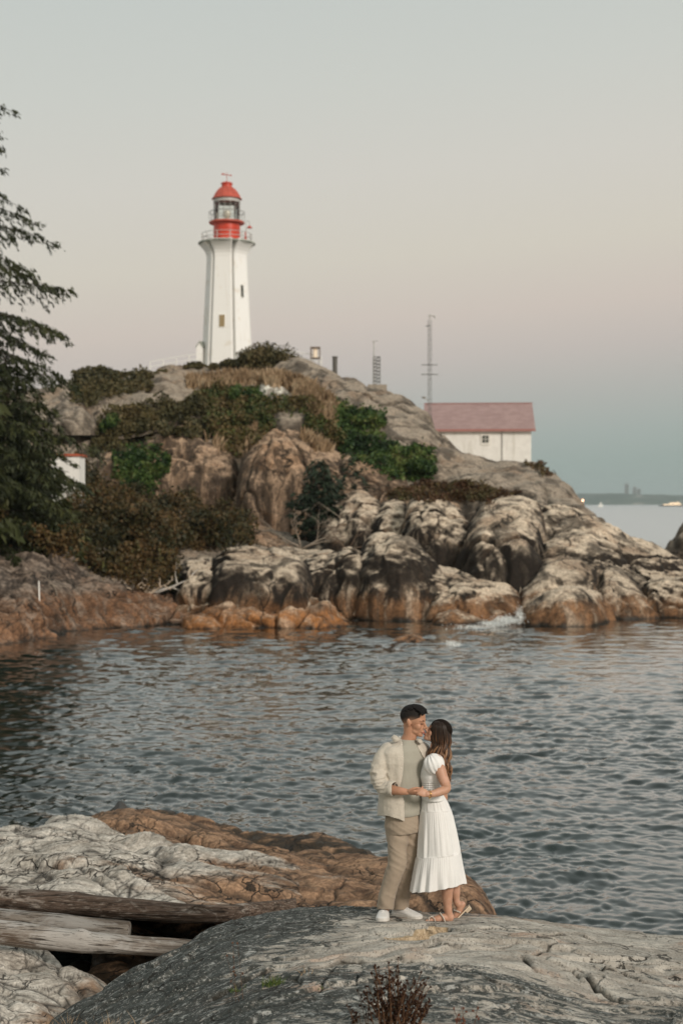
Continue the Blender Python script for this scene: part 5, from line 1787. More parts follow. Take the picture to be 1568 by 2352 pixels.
# masses nobody could count
stuff('scrub', [[(-40, 1110), (130, 1108), (190, 1118), (240, 1125), (300, 1150), (360, 1172), (430, 1178), (500, 1190), (548, 1205), (575, 1235), (590, 1258), (545, 1262), (500, 1268), (430, 1270), (405, 1290), (402, 1330), (398, 1372), (350, 1368),
                 (310, 1352), (250, 1332), (185, 1305), (135, 1280), (60, 1266), (-40, 1262)]], 17000, 1.9, 0.13, M['leaf_brown'], '', '', lump=1.7, seed=201)
stuff('shrubs', [[(215, 1000), (250, 965), (300, 945), (350, 940), (420, 925), (470, 945), (505, 985), (500, 1010), (430, 1006), (340, 1012), (300, 1035), (240, 1040), (215, 1055)],
                 [(165, 885), (215, 872), (335, 868), (350, 900), (300, 905), (240, 920), (200, 940), (165, 930)]], 5200, 1.1, 0.17, M['leaf_olive'], '', '', lump=1.6, seed=211)
stuff('undergrowth', [[(455, 905), (490, 880), (530, 885), (560, 905), (600, 925), (660, 930), (720, 930), (750, 960), (740, 975), (690, 950), (630, 955), (628, 985), (600, 1010), (560, 1040), (540, 1060), (500, 1020), (480, 990), (470, 950), (440, 930)],
                      [(700, 960), (760, 985), (790, 1030), (760, 1035), (700, 1000)]], 4600, 0.9, 0.16, M['leaf_mid'], '', '', lump=1.5, seed=221)
stuff('creeping_ivy', [[(735, 905), (770, 922), (800, 945), (845, 940), (868, 950), (872, 985), (862, 1005), (900, 1030), (925, 1045), (940, 1030), (985, 1035), (1000, 1055), (995, 1095), (960, 1108), (915, 1100), (860, 1075), (820, 1060), (785, 1040), (762, 1005), (745, 960)],
                       [(545, 890), (590, 895), (598, 920), (640, 925), (620, 945), (560, 950), (530, 920)],
                       [(490, 950), (540, 955), (545, 995), (500, 990)]], 4300, 0.65, 0.15, M['leaf_ivy'], '', '', lump=1.1, seed=231, jitter=9)
stuff('hanging_ivy', [[(258, 1042), (285, 1028), (335, 1030), (392, 1048), (388, 1078), (350, 1108), (338, 1148), (315, 1148), (285, 1120), (262, 1090)]], 1500, 0.6, 0.15, M['leaf_ivy'], '', '', lump=1.0, seed=237, jitter=13)
stuff('heather', [[(885, 1142), (925, 1124), (1000, 1114), (1100, 1118), (1140, 1132), (1200, 1135), (1110, 1146), (1040, 1154), (950, 1152)], [(1195, 1062), (1240, 1072), (1280, 1098), (1240, 1090)], [(1150, 1140), (1120, 1160), (1100, 1150)]],
      2600, 0.5, 0.12, M['heather'], '', '', lump=1.2, seed=241)
stuff('dry_grass', [[(430, 875), (530, 862), (640, 862), (720, 890), (770, 935), (765, 975), (735, 960), (700, 925), (650, 885), (560, 882), (500, 895), (430, 890)], [(560, 1000), (600, 985), (560, 1040), (540, 1050)], [(470, 1005), (530, 1040), (505, 1035)],
                    [(690, 1000), (740, 1010), (760, 1040), (720, 1030)]], 3000, 0.22, 0.20, M['dry_grass'], '', '', lump=1.0, seed=251, elong=6, along=(0.15, 0, 1))


def bush(px, py, w, h, d, mat, label, n=3500, size=0.15, Y=None, seed=1, name='bush', group=None, lobes=14):
    b = P(px, py, Y) if Y else hit(px, py)
    b = Vector(b)
    r = np.random.default_rng(seed)
    root = empty(name, tuple(b))
    tag(root, label, 'bush', group)
    # lobes, then leaves on and in them
    lc = np.stack([r.uniform(-0.5, 0.5, lobes) * w * 0.8, r.uniform(-0.5, 0.5, lobes) * d * 0.8, np.zeros(lobes)], 1)
    rr = np.clip(1 - (lc[:, 0] / (w * 0.55)) ** 2 - (lc[:, 1] / (d * 0.6)) ** 2, 0.05, 1)
    lc[:, 2] = h * (0.30 + 0.45 * r.random(lobes)) * rr ** 0.5
    lr = (0.16 + 0.12 * r.random(lobes)) * min(w, h * 1.6)
    k = r.integers(0, lobes, n)
    dv = rdir(n, r)
    rad = lr[k] * (0.35 + 0.85 * r.random(n) ** 0.8)
    C = lc[k] + dv * rad[:, None] * np.array([1.15, 1.1, 0.85])
    C = C[C[:, 2] > -0.2]
    tint = np.clip(0.5 + 0.8 * noise((C + np.array(b)) / 0.9, seed) + r.normal(0, 0.15, len(C)), 0, 1)
    V, Fq, t = leaf_quads(C, size, 1.7, tint=tint)
    np_mesh('foliage', V, Fq, mat, root, smooth=False, attrs={'tint': t})
    m = MB()
    for i in range(lobes):
        p = Vector(lc[i])
        m.tube([(p.x * 0.15, p.y * 0.15, -0.4), (p.x * 0.5, p.y * 0.5, p.z * 0.5), tuple(p)], [0.06, 0.045, 0.015], 5)
    m.build('branches', M['bark'], root)
    return root


bush(612, 852, 4.6, 2.3, 3.5, M['leaf_olive'], 'large round brown bush on the hilltop at the right of the lighthouse foot', 6500, 0.15, Y=119, seed=301, lobes=26)
bush(545, 852, 3.6, 1.15, 3.0, M['leaf_olive'], 'low brown bush in front of the lighthouse foot, left of the round bush', 3500, 0.14, Y=119.5, seed=302, lobes=16)
bush(465, 858, 4.2, 1.0, 3.0, M['leaf_olive'], 'long low olive bush below the lighthouse porch', 3600, 0.14, Y=120, seed=303, lobes=16)
bush(395, 866, 3.2, 0.7, 2.6, M['leaf_mid'], 'flat olive bush under the thin railing left of the lighthouse', 2400, 0.13, Y=120, seed=304, lobes=12)
bush(225, 880, 3.6, 1.5, 3.0, M['leaf_olive'], 'leafy olive bush with twigs standing up on the left skyline', 3600, 0.15, Y=117, seed=305, lobes=14)
bush(300, 878, 4.0, 1.1, 3.0, M['leaf_olive'], 'broad rounded brown bush on the left skyline', 3600, 0.15, Y=118, seed=306, lobes=14)
bush(255, 1000, 1.4, 2.0, 1.3, M['leaf_ivy'], 'upright bright green shrub on the left slope below the grey rock', 1300, 0.13, seed=307, lobes=7)
bush(570, 930, 2.2, 1.3, 1.8, M['leaf_ivy'], 'dark green shrub beside the round white boulder on the hill', 2200, 0.16, seed=308, lobes=9)
bush(845, 980, 1.9, 1.1, 1.6, M['leaf_ivy'], 'dense dark green shrub at the top of the ivy strip beside the bare slab', 2600, 0.16, seed=309, lobes=9)
bush(962, 1088, 1.9, 1.2, 1.6, M['leaf_ivy'], 'dense green shrub at the lower right end of the ivy strip', 2600, 0.15, seed=310, lobes=9)
bush(530, 990, 3.0, 1.7, 2.2, M['leaf_mid'], 'mixed brown and green shrub in the middle of the slope', 2200, 0.15, seed=311, lobes=9)
bush(330, 1250, 3.2, 2.4, 2.6, M['leaf_brown'], 'rounded rusty brown bush in the middle of the lower left scrub', 3600, 0.14, seed=312, lobes=14)
bush(480, 1255, 3.4, 2.2, 2.6, M['leaf_brown'], 'rusty brown bush at the right end of the lower scrub', 3600, 0.14, seed=313, lobes=14)
bush(215, 1235, 3.2, 2.6, 2.6, M['leaf_brown'], 'tall brown bush next to the dark conifer on the left', 3600, 0.14, seed=314, lobes=14)


def conifer(px, Y, ztop, zbase, reach, label, seed, mat, nbr=150, leaf=0.17, trunk_r=0.35, sparse=0.0, top_frac=0.02, name='conifer_tree', twig_step=0.34, upt=0.0, leafn=9, droop=0.22):
    r = np.random.default_rng(seed)
    bx = P(px, 1176, Y).x
    root = empty(name, (bx, Y, zbase))
    tag(root, label, 'tree')
    H = ztop - zbase
    m = MB()
    pts = [(0.25 * math.sin(k * 0.9), 0.2 * math.cos(k * 0.7), H * k / 10 - (0.5 if k == 0 else 0)) for k in range(11)]
    m.tube(pts, [trunk_r * (1 - 0.93 * k / 10) for k in range(11)], 10)
    m.build('trunk', M['bark'], root)
    C, A, T = [], [], []
    lm = MB()
    for i in range(nbr):
        f = (i + r.random()) / nbr
        h = H * (0.04 + 0.95 * f)
        az = i * 2.39996 + r.normal(0, 0.3)
        L = np.interp(h / H, [q[0] for q in reach], [q[1] for q in reach]) * r.uniform(0.66, 1.08)
        d = np.array([math.cos(az), math.sin(az)])
        rise = r.uniform(0.00, 0.20) + upt
        dr = droop * r.uniform(0.7, 1.4)
        ns = 9
        ss = np.linspace(0, 1, ns)
        br = np.stack([d[0] * L * ss, d[1] * L * ss, h + L * (rise * ss - dr * ss ** 2)], 1)
        br[:, :2] += np.cumsum(r.normal(0, 0.03 * L / 6, (ns, 2)), 0)
        lm.tube([tuple(q) for q in br], [max(0.012, 0.035 * L / 4 * (1 - s * 0.9)) for s in ss], 4, cap=False)
        nt_ = int(L / twig_step)
        for j in range(nt_):
            s = (j + 0.5 + r.normal(0, 0.25)) / nt_
            if s < 0.12 or s > 1 or r.random() < sparse:
                continue
            p = np.array([np.interp(s, ss, br[:, k]) for k in range(3)])
            for side in (-1, 1):
                tl = (0.12 + 0.30 * (1 - s) ** 0.8) * L * r.uniform(0.45, 1.0) * (0.6 if s < 0.25 else 1)
                tl = min(tl, 1.7)
                ang = az + side * r.uniform(0.5, 1.15)
                td = np.array([math.cos(ang), math.sin(ang), r.uniform(-0.55, 0.0) + upt])
                nl = max(3, int(tl * leafn))
                u = r.random(nl) ** 0.8
                cen = p + td * (u * tl)[:, None]
                cen[:, 2] -= 0.35 * tl * u ** 2
                cen += r.normal(0, 0.05, cen.shape)
                C.append(cen)
                al = np.tile(td * 0.6 + np.array([0, 0, -0.55 + upt * 2]), (nl, 1))
                A.append(al)
                T.append(np.clip(r.normal(0.25 + 0.6 * s * r.random(), 0.15, nl), 0, 1))
        # tip
        cen = br[-1] + r.normal(0, 0.12, (8, 3))
        C.append(cen)
        A.append(np.tile(np.array([d[0], d[1], -0.6]), (8, 1)))
        T.append(np.full(8, 0.6))
    lm.build('branches', M['bark'], root)
    C, A, T = np.concatenate(C), np.concatenate(A), np.concatenate(T)
    V, Fq, t = leaf_quads(C, leaf, 3.6, along=A, tint=T, spread=1.1)
    np_mesh('crown', V, Fq, mat, root, smooth=False, attrs={'tint': t})
    return root


conifer(-150, 68, 32.0, 2.0, [(0, 7.2), (0.3, 7.0), (0.44, 6.7), (0.55, 5.6), (0.66, 4.5), (0.76, 3.6), (0.80, 2.6), (0.9, 1.5), (1, 0.3)], 'tall drooping conifer at the left edge whose crown reaches high into the sky', 401, M['leaf_conifer'], nbr=200, leaf=0.07, trunk_r=0.5, droop=0.26, sparse=0.10, leafn=27)
conifer(5, 66.5, 12.4, 2.2, [(0, 3.9), (0.3, 4.1), (0.55, 3.6), (0.8, 2.6), (1, 0.8)], 'dark dense conifer filling the left edge above the shore rock', 402, M['leaf_conifer'], nbr=130, leaf=0.08, trunk_r=0.3, droop=0.28, leafn=28)
conifer(66, 74, 9.0, 3.0, [(0, 2.6), (0.5, 2.4), (0.8, 1.6), (1, 0.4)], 'small dark conifer in front of the white hut', 403, M['leaf_conifer'], nbr=60, leaf=0.15, trunk_r=0.2, droop=0.25, leafn=11)
conifer(-330, 60, 24, 1.5, [(0, 6.5), (0.4, 6), (0.75, 4.2), (1, 0.5)], 'conifer just beyond the left edge of the picture', 404, M['leaf_conifer'], nbr=110, leaf=0.24, trunk_r=0.45, droop=0.26, leafn=6)
# small pine in the cleft
b = P(728, 1245, 84)
conifer(735, 84, P(760, 1062, 84).z, b.z, [(0, 1.9), (0.35, 2.0), (0.6, 1.5), (0.85, 0.8), (1, 0.3)], 'small dark pine growing in the cleft between the cliff and the right rocks', 405, M['leaf_pine'], nbr=85, leaf=0.11, trunk_r=0.12, name='pine_tree', twig_step=0.25, upt=0.12, leafn=20, sparse=0.12, droop=0.1)
conifer(808, 90, P(800, 1055, 90).z, P(800, 1135, 90).z, [(0, 0.9), (0.5, 0.9), (1, 0.2)], 'thin sparse pine sapling behind the dark pine', 406, M['leaf_pine'], nbr=22, leaf=0.10, trunk_r=0.06, name='pine_tree', twig_step=0.3, upt=0.25, leafn=9, sparse=0.35, droop=0.05)


def deadwood(base, dirs, label, seed, mat, rad=0.05, name='dead_branch', depth=3):
    r = random.Random(seed)
    m = MB()

    def grow(p, d, L, w, lev):
        n = 6
        pts, ws = [p.copy()], [w]
        q = p.copy()
        dd = Vector(d).normalized()
        for i in range(n):
            dd = (dd + Vector((r.gauss(0, .16), r.gauss(0, .16), r.gauss(0, .14)))).normalized()
            q = q + dd * (L / n)
            pts.append(q.copy())
            ws.append(w * (1 - 0.85 * (i + 1) / n))
            if lev > 0 and i > 0 and r.random() < 0.62:
                e = (dd + Vector((r.gauss(0, .8), r.gauss(0, .5), r.gauss(0, .7)))).normalized()
                grow(q.copy(), e, L * r.uniform(.35, .6), w * 0.5, lev - 1)
        m.tube(pts, ws, 5)
    for (d, L) in dirs:
        grow(Vector((0, 0, 0)), d, L, rad, depth - 1)
    o = m.build(name, mat, None, smooth=True)
    o.location = base
    tag(o, label, name.replace('_', ' '))
    return o


deadwood(P(690, 1262, 80), [((-0.5, 0, 0.7), 2.0), ((0.6, 0, 0.35), 3.0), ((0.9, -.2, 0.15), 2.6), ((0.2, -.1, 0.8), 1.8), ((-0.9, -0.1, 0.25), 1.5)], 'tangle of bare grey branches below the small dark pine', 5, M['dead_wood'], 0.07, depth=4)
deadwood(P(800, 1262, 79), [((0.9, 0, 0.3), 2.4), ((-0.6, 0, 0.5), 1.8), ((0.5, -.3, 0.6), 1.6)], 'bare brown branches sprawling over the rock right of the small pine', 6, plain('brown dead wood', (0.12, 0.085, 0.06), 0.85), 0.05, depth=4)
deadwood((hit(120, 1345) or P(120, 1345, 62)) + Vector((0, -0.1, 0.1)), [((0.5, -.3, -0.55), 1.1), ((0.75, -.3, -0.35), 0.9), ((-0.5, 0, 0.35), 0.5)], 'pale forked dead branch lying on the dark left shore rock', 7, M['dead_wood'], 0.035)
deadwood((hit(335, 1360) or P(335, 1362, 65)) + Vector((0, 0, -0.1)), [((-0.25, 0, 0.95), 0.9), ((0.35, 0, 0.85), 0.7), ((0.9, 0, 0.3), 1.1), ((-0.8, 0, 0.3), 0.7), ((0.1, -.3, 0.9), 0.8)], 'pale tangled driftwood root on the shore below the scrub', 8, plain('pale driftwood', (0.42, 0.34, 0.26), 0.8), 0.10, name='driftwood_root')
deadwood((hit(375, 1372) or P(375, 1372, 65)) + Vector((-0.5, 0, 0.15)), [((0.95, 0, 0.18), 1.9), ((-0.9, .0, -0.05), 0.6)], 'pale driftwood pole lying beside the tangled root', 9, plain('bleached driftwood', (0.45, 0.42, 0.38), 0.8), 0.10, name='driftwood_pole', depth=2)


# ------------------------------------------------------------------ logs
def wood_mat(name, light, mid, dark, sc=1.0, patch=0.5):
    t = MT(name, 0.8, 0.2)
    p = t.obj((0.5 * sc, 5 * sc, 5 * sc))
    a = t.noise(p, 2.2, 8, 0.7, 0.8)
    b = t.noise(t.obj((0.7, 1.2, 1.2)), 2.6, 5, 0.65, 0.5)
    fine = t.noise(t.obj((1.2 * sc, 22 * sc, 22 * sc)), 3.0, 5, 0.7, 0.3)
    c = t.mix(t.rng(a, 0.36, 0.6), dark, mid)
    c = t.mix(t.rng(b, patch, patch + 0.12), c, light)
    c = t.mix(t.math('MULTIPLY', t.rng(fine, 0.56, 0.64), 0.75), c, tuple(x * 0.4 for x in dark))
    c = t.mix(t.math('MULTIPLY', t.rng(fine, 0.46, 0.38), 0.35), c, tuple(min(0.8, x * 1.2) for x in light))
    ck = t.noise(t.obj((0.8, 30, 30)), 1.6, 4, 0.6, 0.15)
    c = t.mix(t.math('MULTIPLY', t.rng(ck, 0.40, 0.34), 0.85), c, tuple(x * 0.3 for x in dark))
    h = t.math('ADD', t.math('ADD', a, t.math('MULTIPLY', fine, 0.5)), t.math('MULTIPLY', t.rng(ck, 0.33, 0.42), 0.5))
    return t.done(c, t.bump(h, 0.8, 0.02))


def log(pts, r0, r1, mat, label, seed, knots=()):
    pts = [Vector(p) for p in pts]
    n, k = 170, 30
    cum = [0]
    for a, b in zip(pts[:-1], pts[1:]):
        cum.append(cum[-1] + (b - a).length)
    L_ = cum[-1]
    s = np.linspace(0, L_, n)
    ctr = np.stack([smooth_interp(s, cum, [p[i] for p in pts], 12) for i in range(3)], 1)
    ax = (pts[-1] - pts[0]).normalized()
    u = Vector((0, 0, 1)).cross(ax).normalized()
    v = ax.cross(u)
    th = np.linspace(0, 2 * math.pi, k, endpoint=False)
    rad = np.interp(s, [0, L_], [r0, r1])
    rad = rad * (1 + 0.07 * noise(np.stack([s * 1.3, 0 * s, 0 * s], 1), seed))
    tip = np.clip(np.minimum(s + 0.02, L_ - s + 0.005) / (0.5 * r1), 0, 1)
    rad = rad * np.sqrt(1 - (1 - tip) ** 2 * 0.85)
    rad[0] *= 0.01
    rad[-1] *= 0.01
    R3 = rad[:, None, None] * (np.cos(th)[None, :, None] * np.array(u)[None, None] + np.sin(th)[None, :, None] * np.array(v)[None, None])
    V = (ctr[:, None, :] + R3)
    Q = V.reshape(-1, 3)
    dn = (R3 / np.maximum(rad[:, None, None], 1e-6)).reshape(-1, 3)
    along = np.repeat(s, k)
    thk = np.tile(th, n)
    uvn = np.stack([along * 1.2, np.cos(thk) * 2.2, np.sin(thk) * 2.2], 1)
    d = 0.13 * r0 * fbm(uvn, 4, seed + 1) + 0.07 * r0 * fbm(uvn * np.array([1.5, 4, 4]), 3, seed + 2)
    for (ks, kth, kh) in knots:
        d += kh * np.exp(-((along - ks * L_) / 0.07) ** 2 - (np.angle(np.exp(1j * (thk - kth))) / 0.4) ** 2)
    Q = Q + dn * d[:, None]
    # local frame along the log so the grain follows it
    base = ctr[0]
    X = np.array([ax, u, v])
    Ql = (Q - base) @ X.T
    a = np.arange(n * k).reshape(n, k)
    b = np.roll(a, -1, 1)
    Fq = np.stack([a[:-1], b[:-1], b[1:], a[1:]], -1).reshape(-1, 4)
    o = np_mesh('driftwood_log', Ql, Fq, mat)
    Mx = Matrix.Identity(4)
    for i, c in enumerate((ax, u, v)):
        for j in range(3):
            Mx[j][i] = c[j]
    Mx.translation = Vector(base)
    o.matrix_world = Mx
    tag(o, label, 'log', 'driftwood logs lying across the gully')
    return o


log([P(-260, 2046, 14.9), P(0, 2063, 14.8), P(150, 2074, 14.75), P(300, 2088, 14.7), P(420, 2098, 14.7), P(520, 2100, 14.75), P(590, 2094, 14.9), P(690, 2080, 15.2)], 0.132, 0.082,
    wood_mat('dark barked log', (0.36, 0.32, 0.28), (0.12, 0.085, 0.065), (0.04, 0.028, 0.02), patch=0.55), 'long dark weathered log, farthest of the three, with a bleached right tip', 501, knots=[(0.74, 2.2, .02)])
grey = wood_mat('grey driftwood', (0.38, 0.36, 0.335), (0.26, 0.23, 0.20), (0.10, 0.07, 0.05), patch=0.48)
log([P(-260, 2090, 13.5), P(0, 2113, 13.45), P(100, 2118, 13.45), P(200, 2130, 13.4), P(306, 2140, 13.35)], 0.115, 0.088, wood_mat('darker grey driftwood', (0.27, 0.255, 0.235), (0.19, 0.165, 0.14), (0.08, 0.06, 0.045), patch=0.5), 'short grey log with a rounded end lying between the two longer logs', 502)
log([P(-260, 2112, 12.8), P(0, 2142, 12.75), P(100, 2152, 12.7), P(200, 2164, 12.65), P(300, 2171, 12.65), P(400, 2178, 12.6), P(470, 2184, 12.6)], 0.132, 0.072, grey, 'long pale grey log nearest the viewer, dipping behind the big rock', 503, knots=[(0.62, 1.9, .035), (0.5, -1.2, -0.03), (0.78, -1.0, -.02)])

# ------------------------------------------------------------------ near plants
def blades(name, spots, mat, label, h, n, w=0.006, spread=0.05, seed=1, cat='grass', lean=0.3, kind=None):
    r = np.random.default_rng(seed)
    Vs, Fs, Ts = [], [], []
    off = 0
    for (cx, cy, cz, sc) in spots:
        for i in range(int(n * sc)):
            b = np.array([cx, cy, cz]) + np.append(r.normal(0, spread * sc, 2), -0.012)
            d = np.append(r.normal(0, lean, 2), 1.0)
            d /= np.linalg.norm(d)
            sd = np.cross(d, [0, 1, 0.2]) * w
            L_ = h * sc * r.uniform(0.45, 1.1)
            p = []
            bend = np.append(r.normal(0, 0.25, 2), -0.15)
            for k, wk in ((0, 1.0), (0.5, 0.8), (1.0, 0.05)):
                q = b + d * L_ * k + bend * L_ * k * k
                p += [q - sd * wk, q + sd * wk]
            Vs += p
            Fs += [(off, off + 1, off + 3, off + 2), (off + 2, off + 3, off + 5, off + 4)]
            Ts += [r.random()] * 6
            off += 6
    o = np_mesh(name, np.array(Vs), np.array(Fs), mat, smooth=False, attrs={'tint': Ts})
    tag(o, label, cat, kind=kind)
    return o


def sp(px, py, sc):
    h = hit(px, py)
    return (h.x, h.y, h.z, sc)


for (pts, mt, lab, hh, nn, sd) in [
    ([sp(628, 2262, 1.0)], 'green_grass', 'largest green grass tuft in a crack of the foreground rock, left of the weed', 0.085, 110, 3),
    ([sp(545, 2277, 0.8)], 'green_grass', 'small olive grass tuft at the left end of the crack', 0.06, 45, 4),
    ([sp(738, 2263, 0.7)], 'green_grass', 'low green moss tuft between the grass tuft and the dark red weed', 0.05, 50, 5),
    ([sp(705, 2236, 0.8)], 'dry_grass', 'small dry tan grass wisp on the pale foreground rock', 0.08, 18, 6),
]:
    blades('grass_tuft', pts, M[mt], lab, hh, nn, 0.003, 0.035, sd, 'grass tuft', 0.5)
stem_m = plain('dry brown stem', (0.10, 0.052, 0.028), 0.7, 0.2, 0.3, 30)
head_m = plain('dry seed head', (0.035, 0.017, 0.011), 0.8, 0.1, 0.4, 60)


def weed(pxs, py_top, Yw, n, label, seed, base_px, hsc=1.0, heads=7, name='dry_weed', hm=None, sm=None, thick=0.0022):
    r = random.Random(seed)
    base = P(base_px, 2420, Yw)
    base.z = min(base.z, drop(base.x, base.y, 5) + 0.01)
    st_ = MB()
    spots_ = []
    for i in range(n):
        tx = r.uniform(pxs[0], pxs[1])
        yo = r.uniform(-0.14, 0.14)
        f = abs(tx - (pxs[0] + pxs[1]) / 2) / ((pxs[1] - pxs[0]) / 2)
        ty = py_top + (r.random() ** 0.8) * 110 * hsc + 25 * f * hsc
        top = P(tx, ty, Yw + yo) - base
        b0 = Vector((r.gauss(0, 0.05), r.gauss(0, 0.04), -0.02))
        mid = b0.lerp(top, 0.5) + Vector((r.gauss(0, .012), 0, 0))
        pts = [b0 * (1 - t) ** 2 + 2 * mid * t * (1 - t) + top * t * t for t in np.linspace(0, 1, 8)]
        st_.tube(pts, [thick * (1.4 - 0.8 * k / 7) for k in range(8)], 5)
        for j in range(heads):
            t = 1 - 0.5 * (j / heads) * r.uniform(0.6, 1.3)
            p = pts[min(7, max(0, int(t * 7)))]
            q = p + Vector((r.gauss(0, .014), r.gauss(0, .01), r.uniform(0.004, .03))) if j else top
            if j:
                st_.tube([p, p.lerp(q, .6) + Vector((0, 0, -.003)), q], thick * 0.5, 4)
            for _ in range(4):
                s = r.uniform(0.003, 0.0068)
                spots_.append((q + Vector((r.gauss(0, .003), r.gauss(0, .003), r.gauss(0, .003))), s))
    nf_ = len(st_.bm.faces)
    for q, s in spots_:
        st_.ball(q, (s, s, s * 1.1), 1)
    for k_, f_ in enumerate(st_.bm.faces):
        f_.material_index = 0 if k_ < nf_ else 1
    o = st_.build(name, sm or stem_m, None)
    o.data.materials.append(hm or head_m)
    o.location = base
    tag(o, label, 'weed')
    return o


weed((838, 988), 2188, 8.25, 52, 'clump of dry dark red seed heads in the foreground below the couple', 21, 905, heads=10, thick=0.0034)
weed((795, 845), 2262, 8.35, 9, 'small dry weed stems just left of the large seed head clump', 22, 830, hsc=0.7, heads=5)
weed((1035, 1100), 2282, 8.2, 7, 'few short reddish dry stalks at the lower edge right of the seed head clump', 23, 1070, hsc=0.6, heads=4, hm=plain('reddish dry flower', (0.13, 0.05, 0.03), 0.8))
weed((512, 560), 2140, 9.3, 3, 'thin sparse dry stalk in front of the dark rock flank', 24, 560, hsc=0.7, heads=3, thick=0.0014, hm=plain('faint dry flower', (0.10, 0.05, 0.03), 0.8))
g_ = []
for i in range(16):
    x_ = random.uniform(60, 400)
    g = hit(x_, 2345)
    if g:
        g_.append((g.x, g.y - random.uniform(0, .4), g.z - 0.04, random.uniform(0.6, 1.2)))
blades('dry_grass', g_, M['dry_grass'], None, 0.16, 16, 0.0025, 0.04, 9, lean=0.25, kind='stuff')

# ------------------------------------------------------------------ breaking wave between the boulders
fm = MT('white foam', 0.6, 0.3)
fmat = fm.done((0.75, 0.78, 0.77))
r = np.random.default_rng(77)
pts = []
for (px_, py_, w_, h_, n_) in ((1165, 1424, 30, 8, 1800), (1193, 1412, 7, 18, 420), (1135, 1432, 34, 3, 1500), (1040, 1478, 18, 1.5, 300), (1090, 1440, 60, 1.5, 700)):
    Yf_ = Yat(max(py_ + h_ * .5, 1436), 0.05)
    c = P(px_, py_, Yf_)
    q = r.normal(0, 1, (n_, 3)) * np.array([w_ * 0.45 / F * Yf_, 0.6, h_ * 0.45 / F * Yf_]) + np.array([c.x, c.y, max(c.z, 0.05)])
    q[:, 2] = np.maximum(np.abs(q[:, 2]), 0.03)
    pts.append(q)
Q = np.concatenate(pts)
V, Fq, t_ = leaf_quads(Q, 0.032, 1.3)
o = np_mesh('foam', V, Fq, fmat, smooth=False)
tag(o, kind='stuff')
# ================================================================== the couple
YP = 11.6
FIT_DZ = [0.0]


def Q(zx, zy, dep=0.0):
    """a point of the enlarged study of the couple, dep metres behind the plane they stand in"""
    v = P(815.4 + 0.25327 * zx, 1568 + 0.2533 * zy, YP + dep)
    return Vector((v.x, v.y, v.z + FIT_DZ[0]))


def az(phi):
    """facing direction: 0 toward the viewer, 90 to the right"""
    return Vector((math.sin(R(phi)), -math.cos(R(phi)), 0))


class Vol:
    """overlapping volumes fused into one continuous skin"""
    def __init__(self):
        self.bm = bmesh.new()

    def loft(self, rings, seg=28):
        """rings: (centre, half width, half depth, facing angle[, tilt])"""
        rs = []
        for (c, a, b, ph) in rings:
            f = az(ph)
            w = Vector((f.y, -f.x, 0))
            rs.append([self.bm.verts.new(Vector(c) + w * (a * math.copysign(abs(math.cos(t)) ** 0.85, math.cos(t))) + f * (b * math.copysign(abs(math.sin(t)) ** 0.85, math.sin(t))))
                       for t in [2 * math.pi * k / seg for k in range(seg)]])
        for p, q in zip(rs[:-1], rs[1:]):
            for k in range(seg):
                self.bm.faces.new((p[k], p[(k + 1) % seg], q[(k + 1) % seg], q[k]))
        self.bm.faces.new(rs[0][::-1])
        self.bm.faces.new(rs[-1])
        return self

    def limb(self, pts, seg=16, sub=5):
        """pts: (Vector, radius); rounded tapered limb"""
        P_ = [Vector(p) for p, r in pts]
        R_ = [r for p, r in pts]
        path, rad = [], []
        n = len(P_)
        for i in range(n - 1):
            for k in range(sub):
                t = k / sub
                p0, p1, p2, p3 = P_[max(i - 1, 0)], P_[i], P_[i + 1], P_[min(i + 2, n - 1)]
                q = 0.5 * ((2 * p1) + (p2 - p0) * t + (2 * p0 - 5 * p1 + 4 * p2 - p3) * t * t + (3 * p1 - p0 - 3 * p2 + p3) * t ** 3)
                path.append(q)
                rad.append(R_[i] + (R_[i + 1] - R_[i]) * (t * t * (3 - 2 * t)))
        path.append(P_[-1])
        rad.append(R_[-1])
        mb = MB()
        mb.bm.free()
        mb.bm = self.bm
        mb.tube(path, rad, seg)
        self.ball(P_[0], R_[0])
        self.ball(P_[-1], R_[-1])
        return self

    def ball(self, c, r, rot=None, sub=3):
        if isinstance(r, (int, float)):
            r = (r, r, r)
        g = bmesh.ops.create_icosphere(self.bm, subdivisions=sub, radius=1)
        Mx = Matrix.Translation(Vector(c)) @ (rot.to_4x4() if rot else Matrix.Identity(4)) @ Matrix.Diagonal((*r, 1))
        bmesh.ops.transform(self.bm, matrix=Mx, verts=g['verts'])
        return self

    def fuse(self, voxel=0.006, smooth=4):
        bmesh.ops.recalc_face_normals(self.bm, faces=self.bm.faces)
        me = bpy.data.meshes.new('tmp')
        self.bm.to_mesh(me)
        self.bm.free()
        o = bpy.data.objects.new('tmp', me)
        COL.objects.link(o)
        r = o.modifiers.new('r', 'REMESH')
        r.mode = 'VOXEL'
        r.voxel_size = voxel
        s = o.modifiers.new('s', 'SMOOTH')
        s.factor = 0.6
        s.iterations = smooth
        dg = bpy.context.evaluated_depsgraph_get()
        ev = o.evaluated_get(dg)
        m2 = bpy.data.meshes.new_from_object(ev)
        bpy.data.objects.remove(o)
        bpy.data.meshes.remove(me)
        return m2


def verts_of(me):
    a = np.empty(len(me.vertices) * 3, np.float32)
    me.vertices.foreach_get('co', a)
    return a.reshape(-1, 3).astype(float)


def normals_of(me):
    a = np.empty(len(me.vertices) * 3, np.float32)
    me.vertices.foreach_get('normal', a)
    return a.reshape(-1, 3).astype(float)


def set_verts(me, V):
    me.vertices.foreach_set('co', V.astype(np.float32).ravel())
    me.update()


def wrinkle(me, fn):
    V, Nn = verts_of(me), normals_of(me)
    set_verts(me, V + Nn * fn(V, Nn)[:, None])


